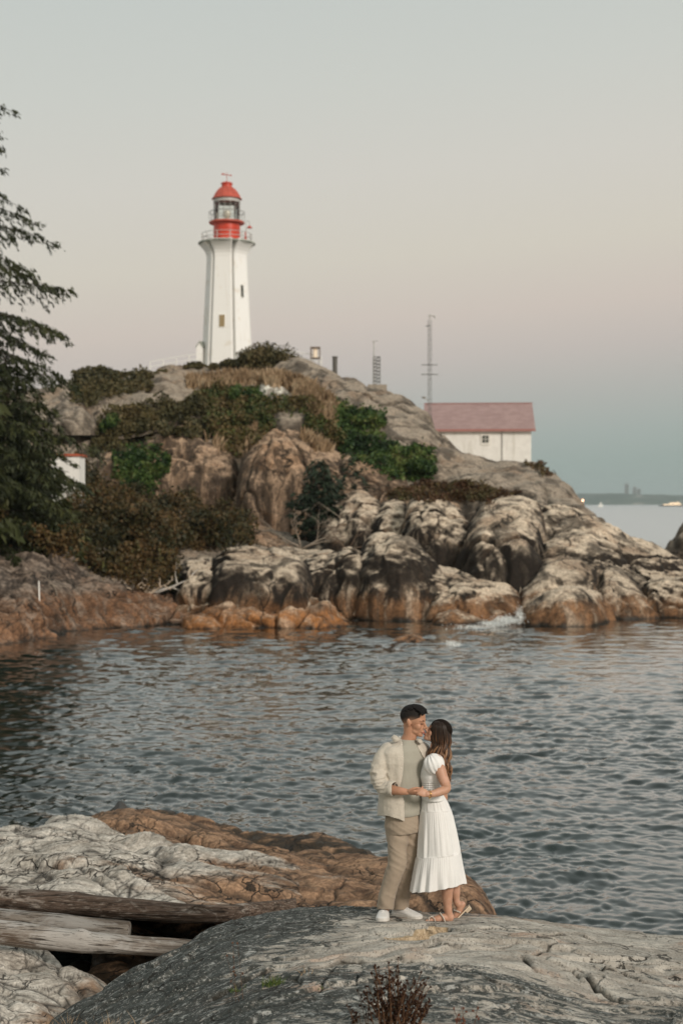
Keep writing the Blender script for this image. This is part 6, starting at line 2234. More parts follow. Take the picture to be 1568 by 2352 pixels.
def cut(me, fn, keep_boundary=True):
    """remove the faces whose centre satisfies fn"""
    bm = bmesh.new()
    bm.from_mesh(me)
    C = np.array([f.calc_center_median()[:] for f in bm.faces])
    NN = np.array([f.normal[:] for f in bm.faces])
    m = fn(C, NN)
    bm.faces.ensure_lookup_table()
    bmesh.ops.delete(bm, geom=[f for f, x in zip(bm.faces, m) if x], context='FACES')
    bmesh.ops.smooth_vert(bm, verts=[v for v in bm.verts if v.is_boundary], factor=0.5, use_axis_x=True, use_axis_y=True, use_axis_z=True)
    bmesh.ops.smooth_vert(bm, verts=[v for v in bm.verts if v.is_boundary], factor=0.5, use_axis_x=True, use_axis_y=True, use_axis_z=True)
    bm.to_mesh(me)
    bm.free()
    return me


def thicken(me, t):
    o = bpy.data.objects.new('tmp', me)
    COL.objects.link(o)
    s = o.modifiers.new('s', 'SOLIDIFY')
    s.thickness = t
    s.offset = -1
    dg = bpy.context.evaluated_depsgraph_get()
    m2 = bpy.data.meshes.new_from_object(o.evaluated_get(dg))
    bpy.data.objects.remove(o)
    bpy.data.meshes.remove(me)
    return m2


def put(name, me, mat, parent, label=None):
    me.name = name
    V = verts_of(me) - np.array(parent.matrix_world.translation if parent.parent else parent.location)
    set_verts(me, V)
    me.materials.clear()
    me.materials.append(mat)
    me.polygons.foreach_set('use_smooth', [True] * len(me.polygons))
    o = bpy.data.objects.new(name, me)
    COL.objects.link(o)
    o.parent = parent
    if label:
        o['label'] = label
    return o


def putmb(name, mb, mat, parent, smooth=True, label=None):
    """MB in world coordinates, parented to a root"""
    bmesh.ops.recalc_face_normals(mb.bm, faces=mb.bm.faces)
    me = bpy.data.meshes.new(name)
    mb.bm.to_mesh(me)
    mb.bm.free()
    o = put(name, me, mat, parent, label)
    if not smooth:
        me.polygons.foreach_set('use_smooth', [False] * len(me.polygons))
    return o


def zxy(V):
    """back from place to study coordinates (for cutting cloth along its edges)"""
    px_ = 784 + F * V[:, 0] / V[:, 1]
    zz_ = V[:, 2] - FIT_DZ[0]
    # height in the plane YP
    t = (zz_ - CAMH) / V[:, 1]
    u = (t * cp + sp_) / (cp - t * sp_)
    py_ = 1176 - u * F
    # horizontal: distance along the view axis is used as is
    return (px_ - 815.4) / 0.25327, (py_ - 1568) / 0.2533


def skin_mat(name, c, blush):
    t = MT(name, 0.5, 0.35)
    v = t.noise(t.obj(), 14, 4)
    t.b.inputs['Subsurface Weight'].default_value = 0.12
    t.b.inputs['Subsurface Radius'].default_value = (0.02, 0.008, 0.004)
    t.b.inputs['Subsurface Scale'].default_value = 0.3
    return t.done(t.mix(t.rng(v, 0.35, 0.65), c, blush), t.bump(v, 0.1, 0.002))


def cloth_mat(name, c, weave=260, vary=0.1, bump=0.25, thr=(1, 1, 1)):
    t = MT(name, 0.88, 0.12)
    v = t.noise(t.obj(), 7, 5, 0.6)
    w = t.noise(t.obj(thr), weave, 2, 0.5)
    cc = t.mix(t.rng(v, 0.3, 0.7), tuple(x * (1 - vary) for x in c), tuple(min(.9, x * (1 + vary * 0.6)) for x in c))
    cc = t.mix(t.math('MULTIPLY', t.rng(w, 0.4, 0.65), 0.35), cc, tuple(x * 0.72 for x in c))
    t.b.inputs['Sheen Weight'].default_value = 0.15
    return t.done(cc, t.bump(t.math('ADD', w, v), bump, 0.004))


M['skin_man'] = skin_mat('man skin', (0.40, 0.205, 0.125), (0.47, 0.25, 0.16))
M['skin_woman'] = skin_mat('woman skin', (0.45, 0.25, 0.165), (0.52, 0.30, 0.21))
M['linen'] = cloth_mat('oatmeal linen', (0.53, 0.485, 0.415), 200, 0.1, 0.4, (1, 1, 0.35))
M['tshirt'] = cloth_mat('grey sage cotton', (0.365, 0.35, 0.295), 400, 0.06, 0.15)
M['chino'] = cloth_mat('tan chino', (0.345, 0.28, 0.215), 350, 0.08, 0.2)
M['white_cotton'] = cloth_mat('white cotton', (0.76, 0.755, 0.74), 300, 0.03, 0.2)
M['white_leather'] = plain('white leather', (0.68, 0.67, 0.65), 0.45, 0.4, 0.03, 20)
M['sole_white'] = plain('off white rubber sole', (0.60, 0.58, 0.54), 0.6, 0.3, 0.05, 20)
M['hair_black'] = plain('black hair', (0.009, 0.0075, 0.007), 0.6, 0.2, 0.4, 120, 0.8)
M['lash'] = plain('dark lashes', (0.02, 0.013, 0.01), 0.6, 0.2, 0.1, 20)
M['lip'] = plain('lips', (0.36, 0.13, 0.10), 0.4, 0.4, 0.1, 30)
M['gold'] = plain('gold', (0.75, 0.48, 0.15), 0.25, 0.6, 0.05, 20, metal=1.0)
M['sandal'] = plain('pale beige sandal', (0.60, 0.49, 0.36), 0.4, 0.4, 0.06, 20)
M['strap'] = plain('pearly strap', (0.62, 0.56, 0.48), 0.3, 0.6, 0.35, 180, 0.6)
M['button'] = plain('pale button', (0.70, 0.66, 0.58), 0.3, 0.5, 0.05, 20)

def head_frame(c, phi, pitch, roll, s):
    """local x = forward, y = left, z = up"""
    f = az(phi)
    Rz = Matrix.Rotation(math.atan2(f.y, f.x), 3, 'Z')
    Rm = Rz @ Matrix.Rotation(-R(pitch), 3, 'Y') @ Matrix.Rotation(R(roll), 3, 'X')
    return lambda x, y, z: Vector(c) + Rm @ (Vector((x, y, z)) * s), Rm


def add_head(v, H, Rm, s, fem=False):
    B = lambda x, y, z, rx, ry, rz, rot=None: v.ball(H(x, y, z), (rx * s, ry * s, rz * s), Rm if rot is None else Rm @ rot)
    B(-0.008, 0, 0.032, .098, .077, .088)
    B(0.018, 0, 0.022, .073, .069, .072)
    B(0.035, 0, -0.025, .050, .057, .070)
    B(0.040, 0, -0.050, .047, .052, .045)
    B(0.050, 0, -0.045, .036, .046, .036)
    B(0.030, 0, -0.068, .048, .050 if fem else .055, .036)
    B(0.060, 0, -0.088, .028, .030, .024)
    B(0.075, 0, -0.098, .016, .018, .014)
    B(0.000, 0, -0.06, .05, .053, .04)
    for e in (-1, 1):
        B(0.050, e * .034, -0.030, .031, .025, .030)
        B(0.070, e * .030, 0.022, .018, .024, .010)
        B(-0.008, e * .073, -0.012, .016, .008, .028, Matrix.Rotation(R(-10), 3, 'Y'))
        B(-0.016, e * .080, 0.002, .012, .006, .020)
        B(0.096, e * .012, -0.036, .010, .008, .008)
    B(0.083, 0, 0.018, .012, .012, .016)
    v.limb([(H(0.086, 0, 0.010), .0085 * s), (H(0.097, 0, -0.012), .0095 * s), (H(0.109, 0, -0.030), .0125 * s)], 10)
    B(0.086, 0, -0.066, .014, .022, .010)
    B(0.084, 0, -0.075, .014, .018, .008)
    B(0.082, 0, -0.05, .012, .022, .012)


def lips_eyes(H, Rm, s, root, brow=True, ebc=None):
    m = MB()
    for (z, rz) in ((-0.0655, .0042), (-0.0735, .0048)):
        m.ball(H(0.0975 if z > -0.07 else .0955, 0, z), 0.001, 1)
    m.tube([H(.088, .022, -.070), H(.098, .010, -.0665), H(.0995, 0, -.068), H(.098, -.010, -.0665), H(.088, -.022, -.070)], [.002 * s, .0042 * s, .0045 * s, .0042 * s, .002 * s], 8)
    m.tube([H(.088, .020, -.0715), H(.0965, .009, -.0755), H(.0975, 0, -.0765), H(.0965, -.009, -.0755), H(.088, -.020, -.0715)], [.002 * s, .0045 * s, .005 * s, .0045 * s, .002 * s], 8)
    putmb('mouth', m, M['lip'], root)
    for e in (-1, 1):
        m = MB()
        m.tube([H(.0845, e * .018, -.001), H(.0865, e * .027, -.0045), H(.0835, e * .036, -.004), H(.0755, e * .045, 0.0005)], [.0012 * s, .0028 * s, .003 * s, .001 * s], 6)
        putmb('eye', m, M['lash'], root)
        m = MB()
        m.tube([H(.0885, e * .012, .016), H(.0905, e * .024, .0215), H(.0865, e * .036, .0235), H(.076, e * .048, .019)], [.0018 * s, .003 * s, .0028 * s, .001 * s], 6)
        putmb('eyebrow', m, ebc or M['lash'], root)


def hand(v, wrist, d, up, L, curl, s=1.0, thumb_side=1, spread=1.0, thumb_dir=None, r=.0085):
    """wrist point, d along the palm, up = back of the hand normal, thumb on side * (d x up)"""
    d = Vector(d).normalized()
    up = (Vector(up) - d * Vector(up).dot(d)).normalized()
    sd = d.cross(up) * thumb_side
    Rm = Matrix((d, sd, up)).transposed()
    pal = 0.088 * s
    v.ball(wrist + d * pal * .5, (pal * .58, .040 * s, .0165 * s), Rm)
    v.ball(wrist + d * pal * .72 + sd * .0, (pal * .34, .041 * s, .015 * s), Rm)
    for i, (off, ln) in enumerate(((.028, .070), (.0095, .078), (-.0095, .072), (-.028, .056))):
        p = wrist + d * pal * (0.93 - 0.03 * abs(i - 1)) + sd * off * s
        dd = (d + sd * off * 3.0 * spread).normalized()
        pts = [(p - dd * 0.02, r * 1.1 * s), (p, r * 1.06 * s)]
        ang = 0
        q = p
        for j, fr in enumerate((0.45, 0.31, 0.24)):
            ang += R(curl[j] + 3 * i)
            dj = dd * math.cos(ang) - up * math.sin(ang)
            q = q + dj * ln * fr * s
            pts.append((q, r * (1.0 - 0.12 * j) * s))
        v.limb(pts, 8, 3)
    t0 = wrist + d * pal * .28 + sd * .026 * s
    td = Vector(thumb_dir).normalized() if thumb_dir else (d * 0.75 + sd * 0.6 - up * 0.3).normalized()
    v.limb([(t0, .013 * s), (t0 + td * .030 * s + sd * .006 * s, .0115 * s), (t0 + td * .058 * s, .0098 * s), (t0 + (td + d * 0.2).normalized() * .078 * s, .008 * s)], 8, 3)


# ------------------------------------------------------------------ man
man = empty('person', tuple(Q(330, 2190, 0.0)))
tag(man, 'man in an open oatmeal linen shirt, grey t-shirt and tan trousers kissing the woman', 'person', 'couple kissing on the foreground rock')
HM, RMm = head_frame(Q(527, 345, 0.0), 68, -9, 0, 1.06)
v = Vol()
add_head(v, HM, RMm, 1.06)
v.limb([(HM(-.02, 0, -.03), .058), (Q(498, 470, .0), .056), (Q(470, 545, .01), .062), (Q(462, 600, .01), .075)])
v.loft([(Q(470, 535, 0), .075, .06, 35), (Q(455, 570, 0), .155, .085, 35), (Q(448, 640, 0), .165, .10, 35), (Q(450, 750, 0), .17, .115, 35), (Q(450, 900, 0), .15, .105, 40),
        (Q(445, 1050, 0), .14, .10, 45), (Q(435, 1190, 0), .145, .105, 50), (Q(430, 1280, 0), .14, .105, 50)])
# right arm (nearer the viewer) and left arm round her waist
v.limb([(Q(300, 640, -.07), .035), (Q(236, 780, -.12), .044), (Q(235, 935, -.15), .040), (Q(330, 970, -.20), .0385), (Q(400, 982, -.235), .033), (Q(462, 990, -.25), .0265)])
hand(v, Q(458, 990, -.25), (1, -.06, -.06), (0.05, -.55, -.75), 1, (18, 30, 22), 1.0, -1, 0.6, thumb_dir=(0.9, -.25, .42))
v.limb([(Q(625, 615, .12), .05), (Q(680, 780, .2), .045), (Q(720, 930, .22), .038), (Q(770, 985, .20), .030), (Q(800, 1000, .14), .026)])
hand(v, Q(800, 1000, .14), (0.25, -1, -.15), (1, 0.2, 0.1), 1, (15, 30, 25), .95, 1, 0.6)
# legs
v.limb([(Q(378, 1260, -.03), .078), (Q(388, 1420, -.05), .070), (Q(378, 1620, -.07), .055), (Q(325, 1800, -.06), .050), (Q(275, 2010, -.05), .040), (Q(262, 2080, -.06), .036), (Q(262, 2120, -.03), .028)])
v.limb([(Q(490, 1260, .05), .078), (Q(500, 1420, .06), .068), (Q(468, 1620, .07), .055), (Q(435, 1800, .08), .050), (Q(408, 2010, .09), .040), (Q(398, 2100, .10), .028)])
v.limb([(Q(260, 2140, -.03), .022), (Q(250, 2180, -.14), .016)])
v.limb([(Q(400, 2120, .10), .022), (Q(470, 2148, .06), .016)])
put('body', v.fuse(.0048, 3), M['skin_man'], man)
lips_eyes(HM, RMm, 1.06, man, ebc=M['hair_black'])

# hair: faded sides and a longer swept top
v = Vol()
v.ball(HM(-.010, 0, .036), (.1015 * 1.06, .0795 * 1.06, .0895 * 1.06), RMm)
me = v.fuse(.004, 1)
Rinv = RMm.inverted()
hc = HM(0, 0, 0)


def loc_(V):
    return (np.array(V) - np.array(hc)) @ np.array(RMm) / 1.06


def fade_cut(C, N_):
    l = loc_(C)
    line = np.where(l[:, 0] > 0.0, 0.012 + 0.55 * np.clip(l[:, 0] - 0.005, 0, 1), -0.035 + np.clip(l[:, 0] + 0.06, 0, .1) * 0.7)
    ear = (np.abs(l[:, 0] + .008) < .022) & (l[:, 2] < 0.012)
    return (l[:, 2] < line) | ((l[:, 0] > .062)) | ear


cut(me, fade_cut)
ft = MT('faded short black hair', 0.7, 0.2)
at = ft.n('ShaderNodeAttribute')
at.attribute_name = 'fade'
nz = ft.noise(ft.obj(), 260, 2, 0.6)
fac = ft.math('ADD', at.outputs['Fac'], ft.math('MULTIPLY', ft.math('SUBTRACT', nz, 0.5), 0.35))
ft.done(ft.ramp(fac, [(0.0, (0.33, 0.175, 0.11)), (0.35, (0.17, 0.10, 0.068)), (0.75, (0.035, 0.024, 0.018)), (1.0, (0.012, 0.010, 0.009))]))
l = loc_(verts_of(me))
a_ = me.attributes.new('fade', 'FLOAT', 'POINT')
a_.data.foreach_set('value', np.clip((l[:, 2] - 0.002 + np.clip(-l[:, 0], 0, .1) * 0.55) / 0.058, 0, 1).astype(np.float32))
put('hair', me, ft.m, man, 'short faded black hair on the sides')
v = Vol()
r = random.Random(4)
for i in range(150):
    x = r.uniform(-.075, .062)
    y = r.uniform(-.056, .056)
    zt = .033 + .0865 * math.sqrt(max(0.03, 1 - (x + .01) ** 2 / .0105 - y * y / .0066))
    hgt = 0.006 + .010 * max(0, (x + .05) / .11)
    p0 = HM(x, y, zt - .006)
    p1 = HM(x + .016, y - .006, zt + hgt)
    p2 = HM(x + .036, y - .014, zt + hgt * .55 - (.012 if x > .03 else .002))
    v.limb([(p0, .006), (p1, .0065), (p2, .0035)], 6, 2)
for i in range(12):
    y = r.uniform(-.05, .04)
    v.limb([(HM(.055, y, .103), .010), (HM(.078, y - .006, .100), .009), (HM(.094 - abs(y) * .3, y - .010, .078), .0055)], 6, 2)
me = v.fuse(.0032, 1)
wrinkle(me, lambda V, N_: 0.002 * noise(V * np.array([60, 160, 160]), 3))
put('hair', me, M['hair_black'], man, 'longer black hair swept forward on top')

# t-shirt
v = Vol()
v.loft([(Q(474, 512, 0), .066, .060, 35), (Q(468, 535, 0), .085, .070, 35), (Q(457, 562, 0), .155, .092, 35), (Q(452, 600, 0), .20, .112, 35), (Q(452, 700, 0), .20, .128, 35), (Q(450, 850, 0), .168, .122, 40),
        (Q(447, 980, 0), .160, .122, 44), (Q(440, 1100, 0), .160, .125, 48), (Q(434, 1192, 0), .165, .128, 50)])
me = v.fuse(.006, 4)


def ts_fold(V, N_):
    zx, zy = zxy(V)
    low = np.clip((zy - 980) / 150, 0, 1)
    d = 0.010 * (low * noise(V * np.array([5, 5, 22]) + 3, 12) + 0.7 * noise(np.stack([V[:, 0] * 8 + V[:, 2] * 7, V[:, 1] * 8, V[:, 2] * 6 - V[:, 0] * 6], 1), 13))
    return d


wrinkle(me, ts_fold)
put('t_shirt', me, M['tshirt'], man)
m = MB()
pts = []
for k in range(33):
    t = 2 * math.pi * k / 32
    f = az(35)
    w = Vector((f.y, -f.x, 0))
    pts.append(Q(474, 516, 0) + w * (.068 * math.cos(t)) + f * (.062 * math.sin(t)) + Vector((0, 0, -.012 * max(0, math.sin(t)))))
m.tube(pts, .007, 6, cap=False)
col_ = putmb('neckband', m, M['tshirt'], man)

# open linen shirt
v = Vol()
v.loft([(Q(462, 505, 0.01), .080, .070, 35), (Q(455, 530, 0.01), .125, .088, 35), (Q(445, 560, 0), .190, .108, 35), (Q(440, 610, 0), .225, .132, 35), (Q(438, 700, 0), .222, .148, 35), (Q(430, 850, 0), .200, .144, 38),
        (Q(420, 980, 0), .200, .146, 42), (Q(410, 1100, 0), .198, .152, 45), (Q(402, 1200, 0), .195, .158, 48), (Q(402, 1285, 0), .195, .160, 48)])
v.limb([(Q(298, 612, -.07), .064), (Q(238, 700, -.10), .070), (Q(211, 800, -.12), .066), (Q(216, 885, -.14), .064), (Q(252, 948, -.165), .058), (Q(312, 955, -.195), .056)])
v.limb([(Q(600, 610, .10), .07), (Q(655, 740, .18), .062), (Q(700, 880, .21), .058), (Q(740, 960, .20), .052)])
me = v.fuse(.006, 4)


def linen_fold(V, N_):
    zx, zy = zxy(V)
    body = np.clip((zx - 290) / 30, 0, 1)
    d = 0.0
    # vertical soft folds of the hanging panels
    vert = noise(np.stack([V[:, 0] * 17, V[:, 1] * 17, V[:, 2] * 2.2], 1), 31)
    d = body * 0.014 * vert * np.clip((zy - 500) / 300, 0.3, 1.3)
    # sleeve creases gathering at the elbow
    el = np.exp(-((zy - 880) / 130) ** 2) * (1 - body)
    cre = 1 - 2 * np.abs(noise(np.stack([V[:, 0] * 10 + V[:, 2] * 6, V[:, 1] * 8, V[:, 2] * 24 - V[:, 0] * 10], 1), 33)) * 2.4
    d = d + 0.011 * el * cre
    d = d + 0.006 * (1 - body) * noise(np.stack([V[:, 0] * 14, V[:, 1] * 14, V[:, 2] * 4], 1), 35)
    d = d + 0.0035 * noise(V * 26, 37) + 0.002 * noise(V * 60, 38)
    return d


wrinkle(me, linen_fold)
Lx_, Ly_ = [418, 428, 436, 442, 438, 426, 410, 428, 444, 448, 452], [500, 540, 600, 700, 780, 870, 935, 1010, 1060, 1150, 1300]
Rx_, Ry_ = [548, 556, 562, 592, 632, 700, 800], [480, 520, 570, 630, 700, 800, 1300]


def shirt_cut(C, N_):
    zx, zy = zxy(C)
    front = (C[:, 1] < YP + 0.01) & (N_[:, 1] < 0.25)
    op = front & (zx > np.interp(zy, Ly_, Lx_)) & (zx < np.interp(zy, Ry_, Rx_)) & (zy > 485)
    hem = zy > np.interp(zx, [225, 300, 380, 455, 600], [1206, 1212, 1235, 1262, 1215])
    neck = zy < np.interp(zx, [380, 430, 480, 560], [470, 500, 512, 500])
    # open cuff end
    a, b = Q(312, 955, -.195), Q(250, 950, -.165)
    ax = np.array((a - b).normalized())
    cuff = (N_ @ ax > 0.45) & ((C - np.array(a)) @ ax > 0.018) & (np.linalg.norm(C - np.array(a), axis=1) < .075) & (C[:, 1] < YP - 0.175)
    far_cuff = (zx > 735) & (zy > 900)
    return op | hem | neck | cuff | far_cuff


cut(me, shirt_cut)
me = thicken(me, .004)
shirt = put('linen_shirt', me, M['linen'], man)
# rolled cuff
m = MB()
a, b = Q(322, 957, -.20), Q(285, 950, -.185)
ax = (a - b).normalized()
u = ax.orthogonal().normalized()
w_ = ax.cross(u)
rings = []
for (s_, rr) in ((-.016, .0585), (-.012, .0625), (.010, .0605), (.026, .0590), (.028, .0555), (.010, .0545)):
    ring = [m.bm.verts.new(a + ax * (s_ + 0.004 * math.sin(3 * t)) + (u * math.cos(t) + w_ * math.sin(t)) * (rr + 0.002 * math.sin(5 * t))) for t in [2 * math.pi * k / 32 for k in range(32)]]
    rings.append(ring)
for p, q in zip(rings[:-1], rings[1:]):
    for k in range(32):
        m.bm.faces.new((p[k], p[(k + 1) % 32], q[(k + 1) % 32], q[k]))
c_ = putmb('cuff', m, M['linen'], man)
# collar wings
def cloth_patch(name, pts, mat, parent, th=.006):
    m = MB()
    c = sum((Vector(p) for p in pts), Vector()) / len(pts)
    m.prism(pts, (0.0, th, 0))
    bmesh.ops.bevel(m.bm, geom=list(m.bm.edges), offset=th * .35, segments=2, affect='EDGES')
    return putmb(name, m, mat, parent)


cloth_patch('collar', [Q(350, 470, -.055), Q(380, 484, -.068), Q(420, 521, -.115), Q(355, 546, -.125), Q(322, 500, -.09)], M['linen'], man, .004)
cloth_patch('collar', [Q(556, 505, -.055), Q(598, 512, -.03), Q(618, 545, -.045), Q(592, 560, -.075), Q(560, 530, -.075)], M['linen'], man)
# placket edge and buttons
m = MB()
pl = [Q(x - 7, y, -.148 + 0.04 * (x - 430) / 30 + (0.0 if y < 900 else .0)) for x, y in zip(Lx_[1:-1], Ly_[1:-1])]
for (bx, by) in ((412, 522), (428, 597), (433, 703), (424, 803)):
    m = MB()
    q = Q(bx - 2, by, -.30)
    hit_ = None
    m.lathe([(0.001, -.0015), (.0062, -.0015), (.0062, .0015), (.001, .0015)], seg=14)
    bmesh.ops.rotate(m.bm, verts=m.bm.verts, cent=(0, 0, 0), matrix=Matrix.Rotation(R(90), 3, 'X'))
    # rest the button on the cloth
    bv = BVHTree.FromPolygons([v_.co[:] for v_ in shirt.data.vertices], [p.vertices[:] for p in shirt.data.polygons])
    o_ = q - Vector(shirt.parent.location)
    rr = bv.ray_cast(o_, Vector((0, 1, 0)))
    pos_ = (rr[0] if rr[0] is not None else o_ + Vector((0, .15, 0))) + Vector(shirt.parent.location) - Vector((0, .002, 0))
    bmesh.ops.translate(m.bm, verts=m.bm.verts, vec=pos_)
    putmb('button', m, M['button'], man)

# trousers
v = Vol()
v.loft([(Q(430, 1165, 0), .148, .112, 50), (Q(430, 1230, 0), .158, .122, 50), (Q(432, 1290, 0), .162, .125, 50), (Q(436, 1345, 0), .150, .115, 48)])
v.limb([(Q(375, 1300, -.02), .092), (Q(384, 1420, -.045), .086), (Q(382, 1530, -.06), .077), (Q(378, 1630, -.07), .073), (Q(345, 1740, -.065), .070), (Q(312, 1850, -.06), .067), (Q(285, 1950, -.055), .065), (Q(272, 2075, -.05), .063)], 24)
v.limb([(Q(490, 1300, .05), .092), (Q(505, 1420, .06), .086), (Q(490, 1530, .07), .082), (Q(470, 1630, .075), .078), (Q(450, 1740, .08), .075), (Q(430, 1850, .085), .073), (Q(416, 1950, .09), .070), (Q(405, 2075, .09), .066)], 24)
me = v.fuse(.006, 4)


def chino_fold(V, N_):
    zx, zy = zxy(V)
    zone = 0.15 + np.exp(-((zy - 1420) / 110) ** 2) + 1.0 * np.exp(-((zy - 1650) / 100) ** 2) + 1.1 * np.exp(-((zy - 1985) / 70) ** 2) + 0.25
    cr = 1 - 3.2 * np.abs(noise(np.stack([V[:, 0] * 4 + V[:, 2] * 2, V[:, 1] * 4, V[:, 2] * 15 + V[:, 0] * 9], 1), 51))
    lon = noise(np.stack([V[:, 0] * 14, V[:, 1] * 14, V[:, 2] * 2.5], 1), 53)
    return 0.0062 * zone * np.clip(cr, -1, 1) + 0.006 * lon + 0.002 * noise(V * 30, 54)


wrinkle(me, chino_fold)
cut(me, lambda C, N_: (zxy(C)[1] > 2060 + 0.04 * (zxy(C)[0] - 330)))
me = thicken(me, .005)
put('trousers', me, M['chino'], man)
def shoe(heel, toe, root, s=1.0, name='sneaker'):
    """low white sneaker from heel to toe along the ground"""
    heel, toe = Vector(heel), Vector(toe)
    d = toe - heel
    L_ = d.length
    d.normalize()
    sd = Vector((d.y, -d.x, 0)).normalized()
    up = sd.cross(d).normalized()
    if up.z < 0:
        up = -up
    secs = [(0.0, .018, .030, .075), (.03, .031, .012, .088), (.12, .037, .010, .092), (.25, .040, .010, .088), (.38, .043, .010, .082), (.52, .047, .010, .070), (.66, .051, .010, .056), (.80, .050, .010, .045), (.91, .042, .011, .037), (.97, .028, .014, .030), (1.0, .012, .018, .024)]
    v = Vol()
    rs = []
    for (t, w, zb, zt) in secs:
        c = heel + d * L_ * t
        ring = []
        for k in range(20):
            a = 2 * math.pi * k / 20
            yy = math.cos(a)
            zz = math.sin(a)
            h = (zb + zt) / 2 + (zt - zb) / 2 * (math.copysign(abs(zz) ** .8, zz))
            wf = w * math.copysign(abs(yy) ** .7, yy) * (1 - 0.35 * max(0, zz) * (0.6 if t > .5 else 1.0))
            ring.append(v.bm.verts.new(c + sd * wf + up * h))
        rs.append(ring)
    for p, q in zip(rs[:-1], rs[1:]):
        for k in range(20):
            v.bm.faces.new((p[k], p[(k + 1) % 20], q[(k + 1) % 20], q[k]))
    v.bm.faces.new(rs[0][::-1])
    v.bm.faces.new(rs[-1])
    sh = put(name, v.fuse(.004, 3), M['white_leather'], root)
    m = MB()
    prof = []
    for side in (1, -1):
        ss = secs if side == 1 else secs[::-1]
        for (t, w, zb, zt) in ss:
            prof.append(heel + d * (L_ * (t * 1.02 - .01)) + sd * side * (w + .004))
    m.prism(prof, tuple(up * .026))
    bmesh.ops.bevel(m.bm, geom=[e for e in m.bm.edges], offset=.003, segments=1, affect='EDGES')
    so = putmb('sole', m, M['sole_white'], root, smooth=False)
    m = MB()
    for i in range(5):
        t = .34 + .075 * i
        zt = np.interp(t, [q[0] for q in secs], [q[3] for q in secs])
        w = .022 - .002 * i
        c = heel + d * L_ * t + up * (zt + .001)
        m.tube([c - sd * w - up * .006, c + d * .004 + up * .003, c + sd * w - up * .006], .0028, 6)
        m.tube([c - sd * w - up * .006, c + d * .012 + up * .002, c + sd * w + d * .02 - up * .007], .0022, 6)
    la = putmb('laces', m, M['white_cotton'], root)
    # padded collar and tongue
    m = MB()
    c0 = heel + d * L_ * .15
    ring = [c0 + d * (.050 * math.cos(t)) + sd * (.033 * math.sin(t)) + up * (.086 - .006 * math.cos(t)) for t in np.linspace(0, 2 * math.pi, 25)]
    m.tube(ring, .007, 8, cap=False)
    m.tube([c0 + d * .045 + up * .07, c0 + d * .050 + up * .112], [.018, .014], 10, flat=.4)
    putmb('shoe_collar', m, M['white_leather'], root)


zg = lambda p: Vector((p.x, p.y, max(drop(p.x, p.y, 5), p.z - .05)))
g1a, g1b = Q(268, 2122, .05), Q(240, 2205, -.25)
g1a, g1b = zg(g1a), zg(g1b)
shoe(g1a, g1b, man)
g2a, g2b = Q(345, 2150, .13), Q(598, 2165, -.04)
g2a, g2b = zg(g2a), zg(g2b)
shoe(g2a, g2b, man)

# ------------------------------------------------------------------ woman
wom = empty('person', tuple(Q(760, 2190, 0.0)))
tag(wom, 'woman with long wavy brown hair in a white tiered dress kissing the man', 'person', 'couple kissing on the foreground rock')
HW, RMw = head_frame(Q(750, 452, .01), -88, 30, 0, .92)
v = Vol()
add_head(v, HW, RMw, .92, True)
v.limb([(HW(-.03, 0, -.04), .046), (Q(728, 575, .02), .044), (Q(728, 640, .02), .052)])
v.loft([(Q(728, 630, 0), .10, .05, -92), (Q(728, 670, 0), .15, .07, -92), (Q(716, 760, 0), .15, .09, -92), (Q(700, 850, 0), .135, .088, -92), (Q(694, 940, 0), .118, .074, -92), (Q(702, 1000, 0), .105, .070, -92),
        (Q(715, 1100, 0), .105, .080, -92), (Q(728, 1180, 0), .105, .085, -92)])
v.limb([(Q(738, 700, -.13), .045), (Q(772, 800, -.17), .046), (Q(800, 880, -.19), .043), (Q(828, 958, -.20), .036), (Q(770, 988, -.225), .035), (Q(700, 1008, -.25), .029), (Q(652, 1012, -.265), .0235)])
hand(v, Q(656, 1012, -.265), (-.92, -.05, .35), (0.1, -.85, .5), 1, (38, 55, 35), .92, 1, 0.5, thumb_dir=(-.85, -.35, -.15))
v.limb([(Q(735, 700, .13), .045), (Q(660, 820, .2), .04), (Q(610, 880, .22), .034), (Q(560, 860, .2), .027), (Q(540, 850, .18), .024)])
hand(v, Q(545, 850, .18), (-1, -.3, .1), (0, 1, 0), 1, (15, 25, 20), .9, 1, .6)
v.limb([(Q(745, 1220, -.05), .065), (Q(800, 1450, -.08), .070), (Q(828, 1690, -.08), .052), (Q(834, 1850, -.075), .050), (Q(832, 1930, -.07), .046), (Q(838, 2030, -.07), .034), (Q(846, 2085, -.07), .031), (Q(858, 2125, -.07), .034)])
v.limb([(Q(745, 1220, .05), .065), (Q(830, 1450, .09), .068), (Q(890, 1690, .10), .050), (Q(900, 1800, .10), .048), (Q(903, 1890, .10), .044), (Q(915, 1975, .10), .030), (Q(935, 2015, .10), .029), (Q(962, 2015, .10), .028)])
# feet: flat front foot, heel-raised back foot
v.limb([(Q(858, 2140, -.07), .029), (Q(800, 2128, -.075), .031), (Q(745, 2143, -.085), .029), (Q(700, 2153, -.09), .024), (Q(668, 2158, -.095), .018)])
for i, (dx, dd_) in enumerate(((0, -.115), (4, -.098), (10, -.084), (17, -.071), (26, -.06))):
    v.limb([(Q(690 + dx * .4, 2152, dd_), .012), (Q(655 + dx, 2157, dd_), .0105 if i == 0 else .008), (Q(642 + dx, 2160, dd_), .0085 if i == 0 else .0065)], 8, 3)
v.limb([(Q(970, 2010, .10), .026), (Q(942, 2060, .095), .028), (Q(912, 2105, .09), .026), (Q(890, 2140, .085), .022), (Q(872, 2160, .08), .014)])
for i in range(4):
    v.limb([(Q(888, 2138, .07 + .014 * i), .010), (Q(872 - 3 * i, 2160, .065 + .015 * i), .008)], 8, 2)
put('body', v.fuse(.0048, 3), M['skin_woman'], wom)
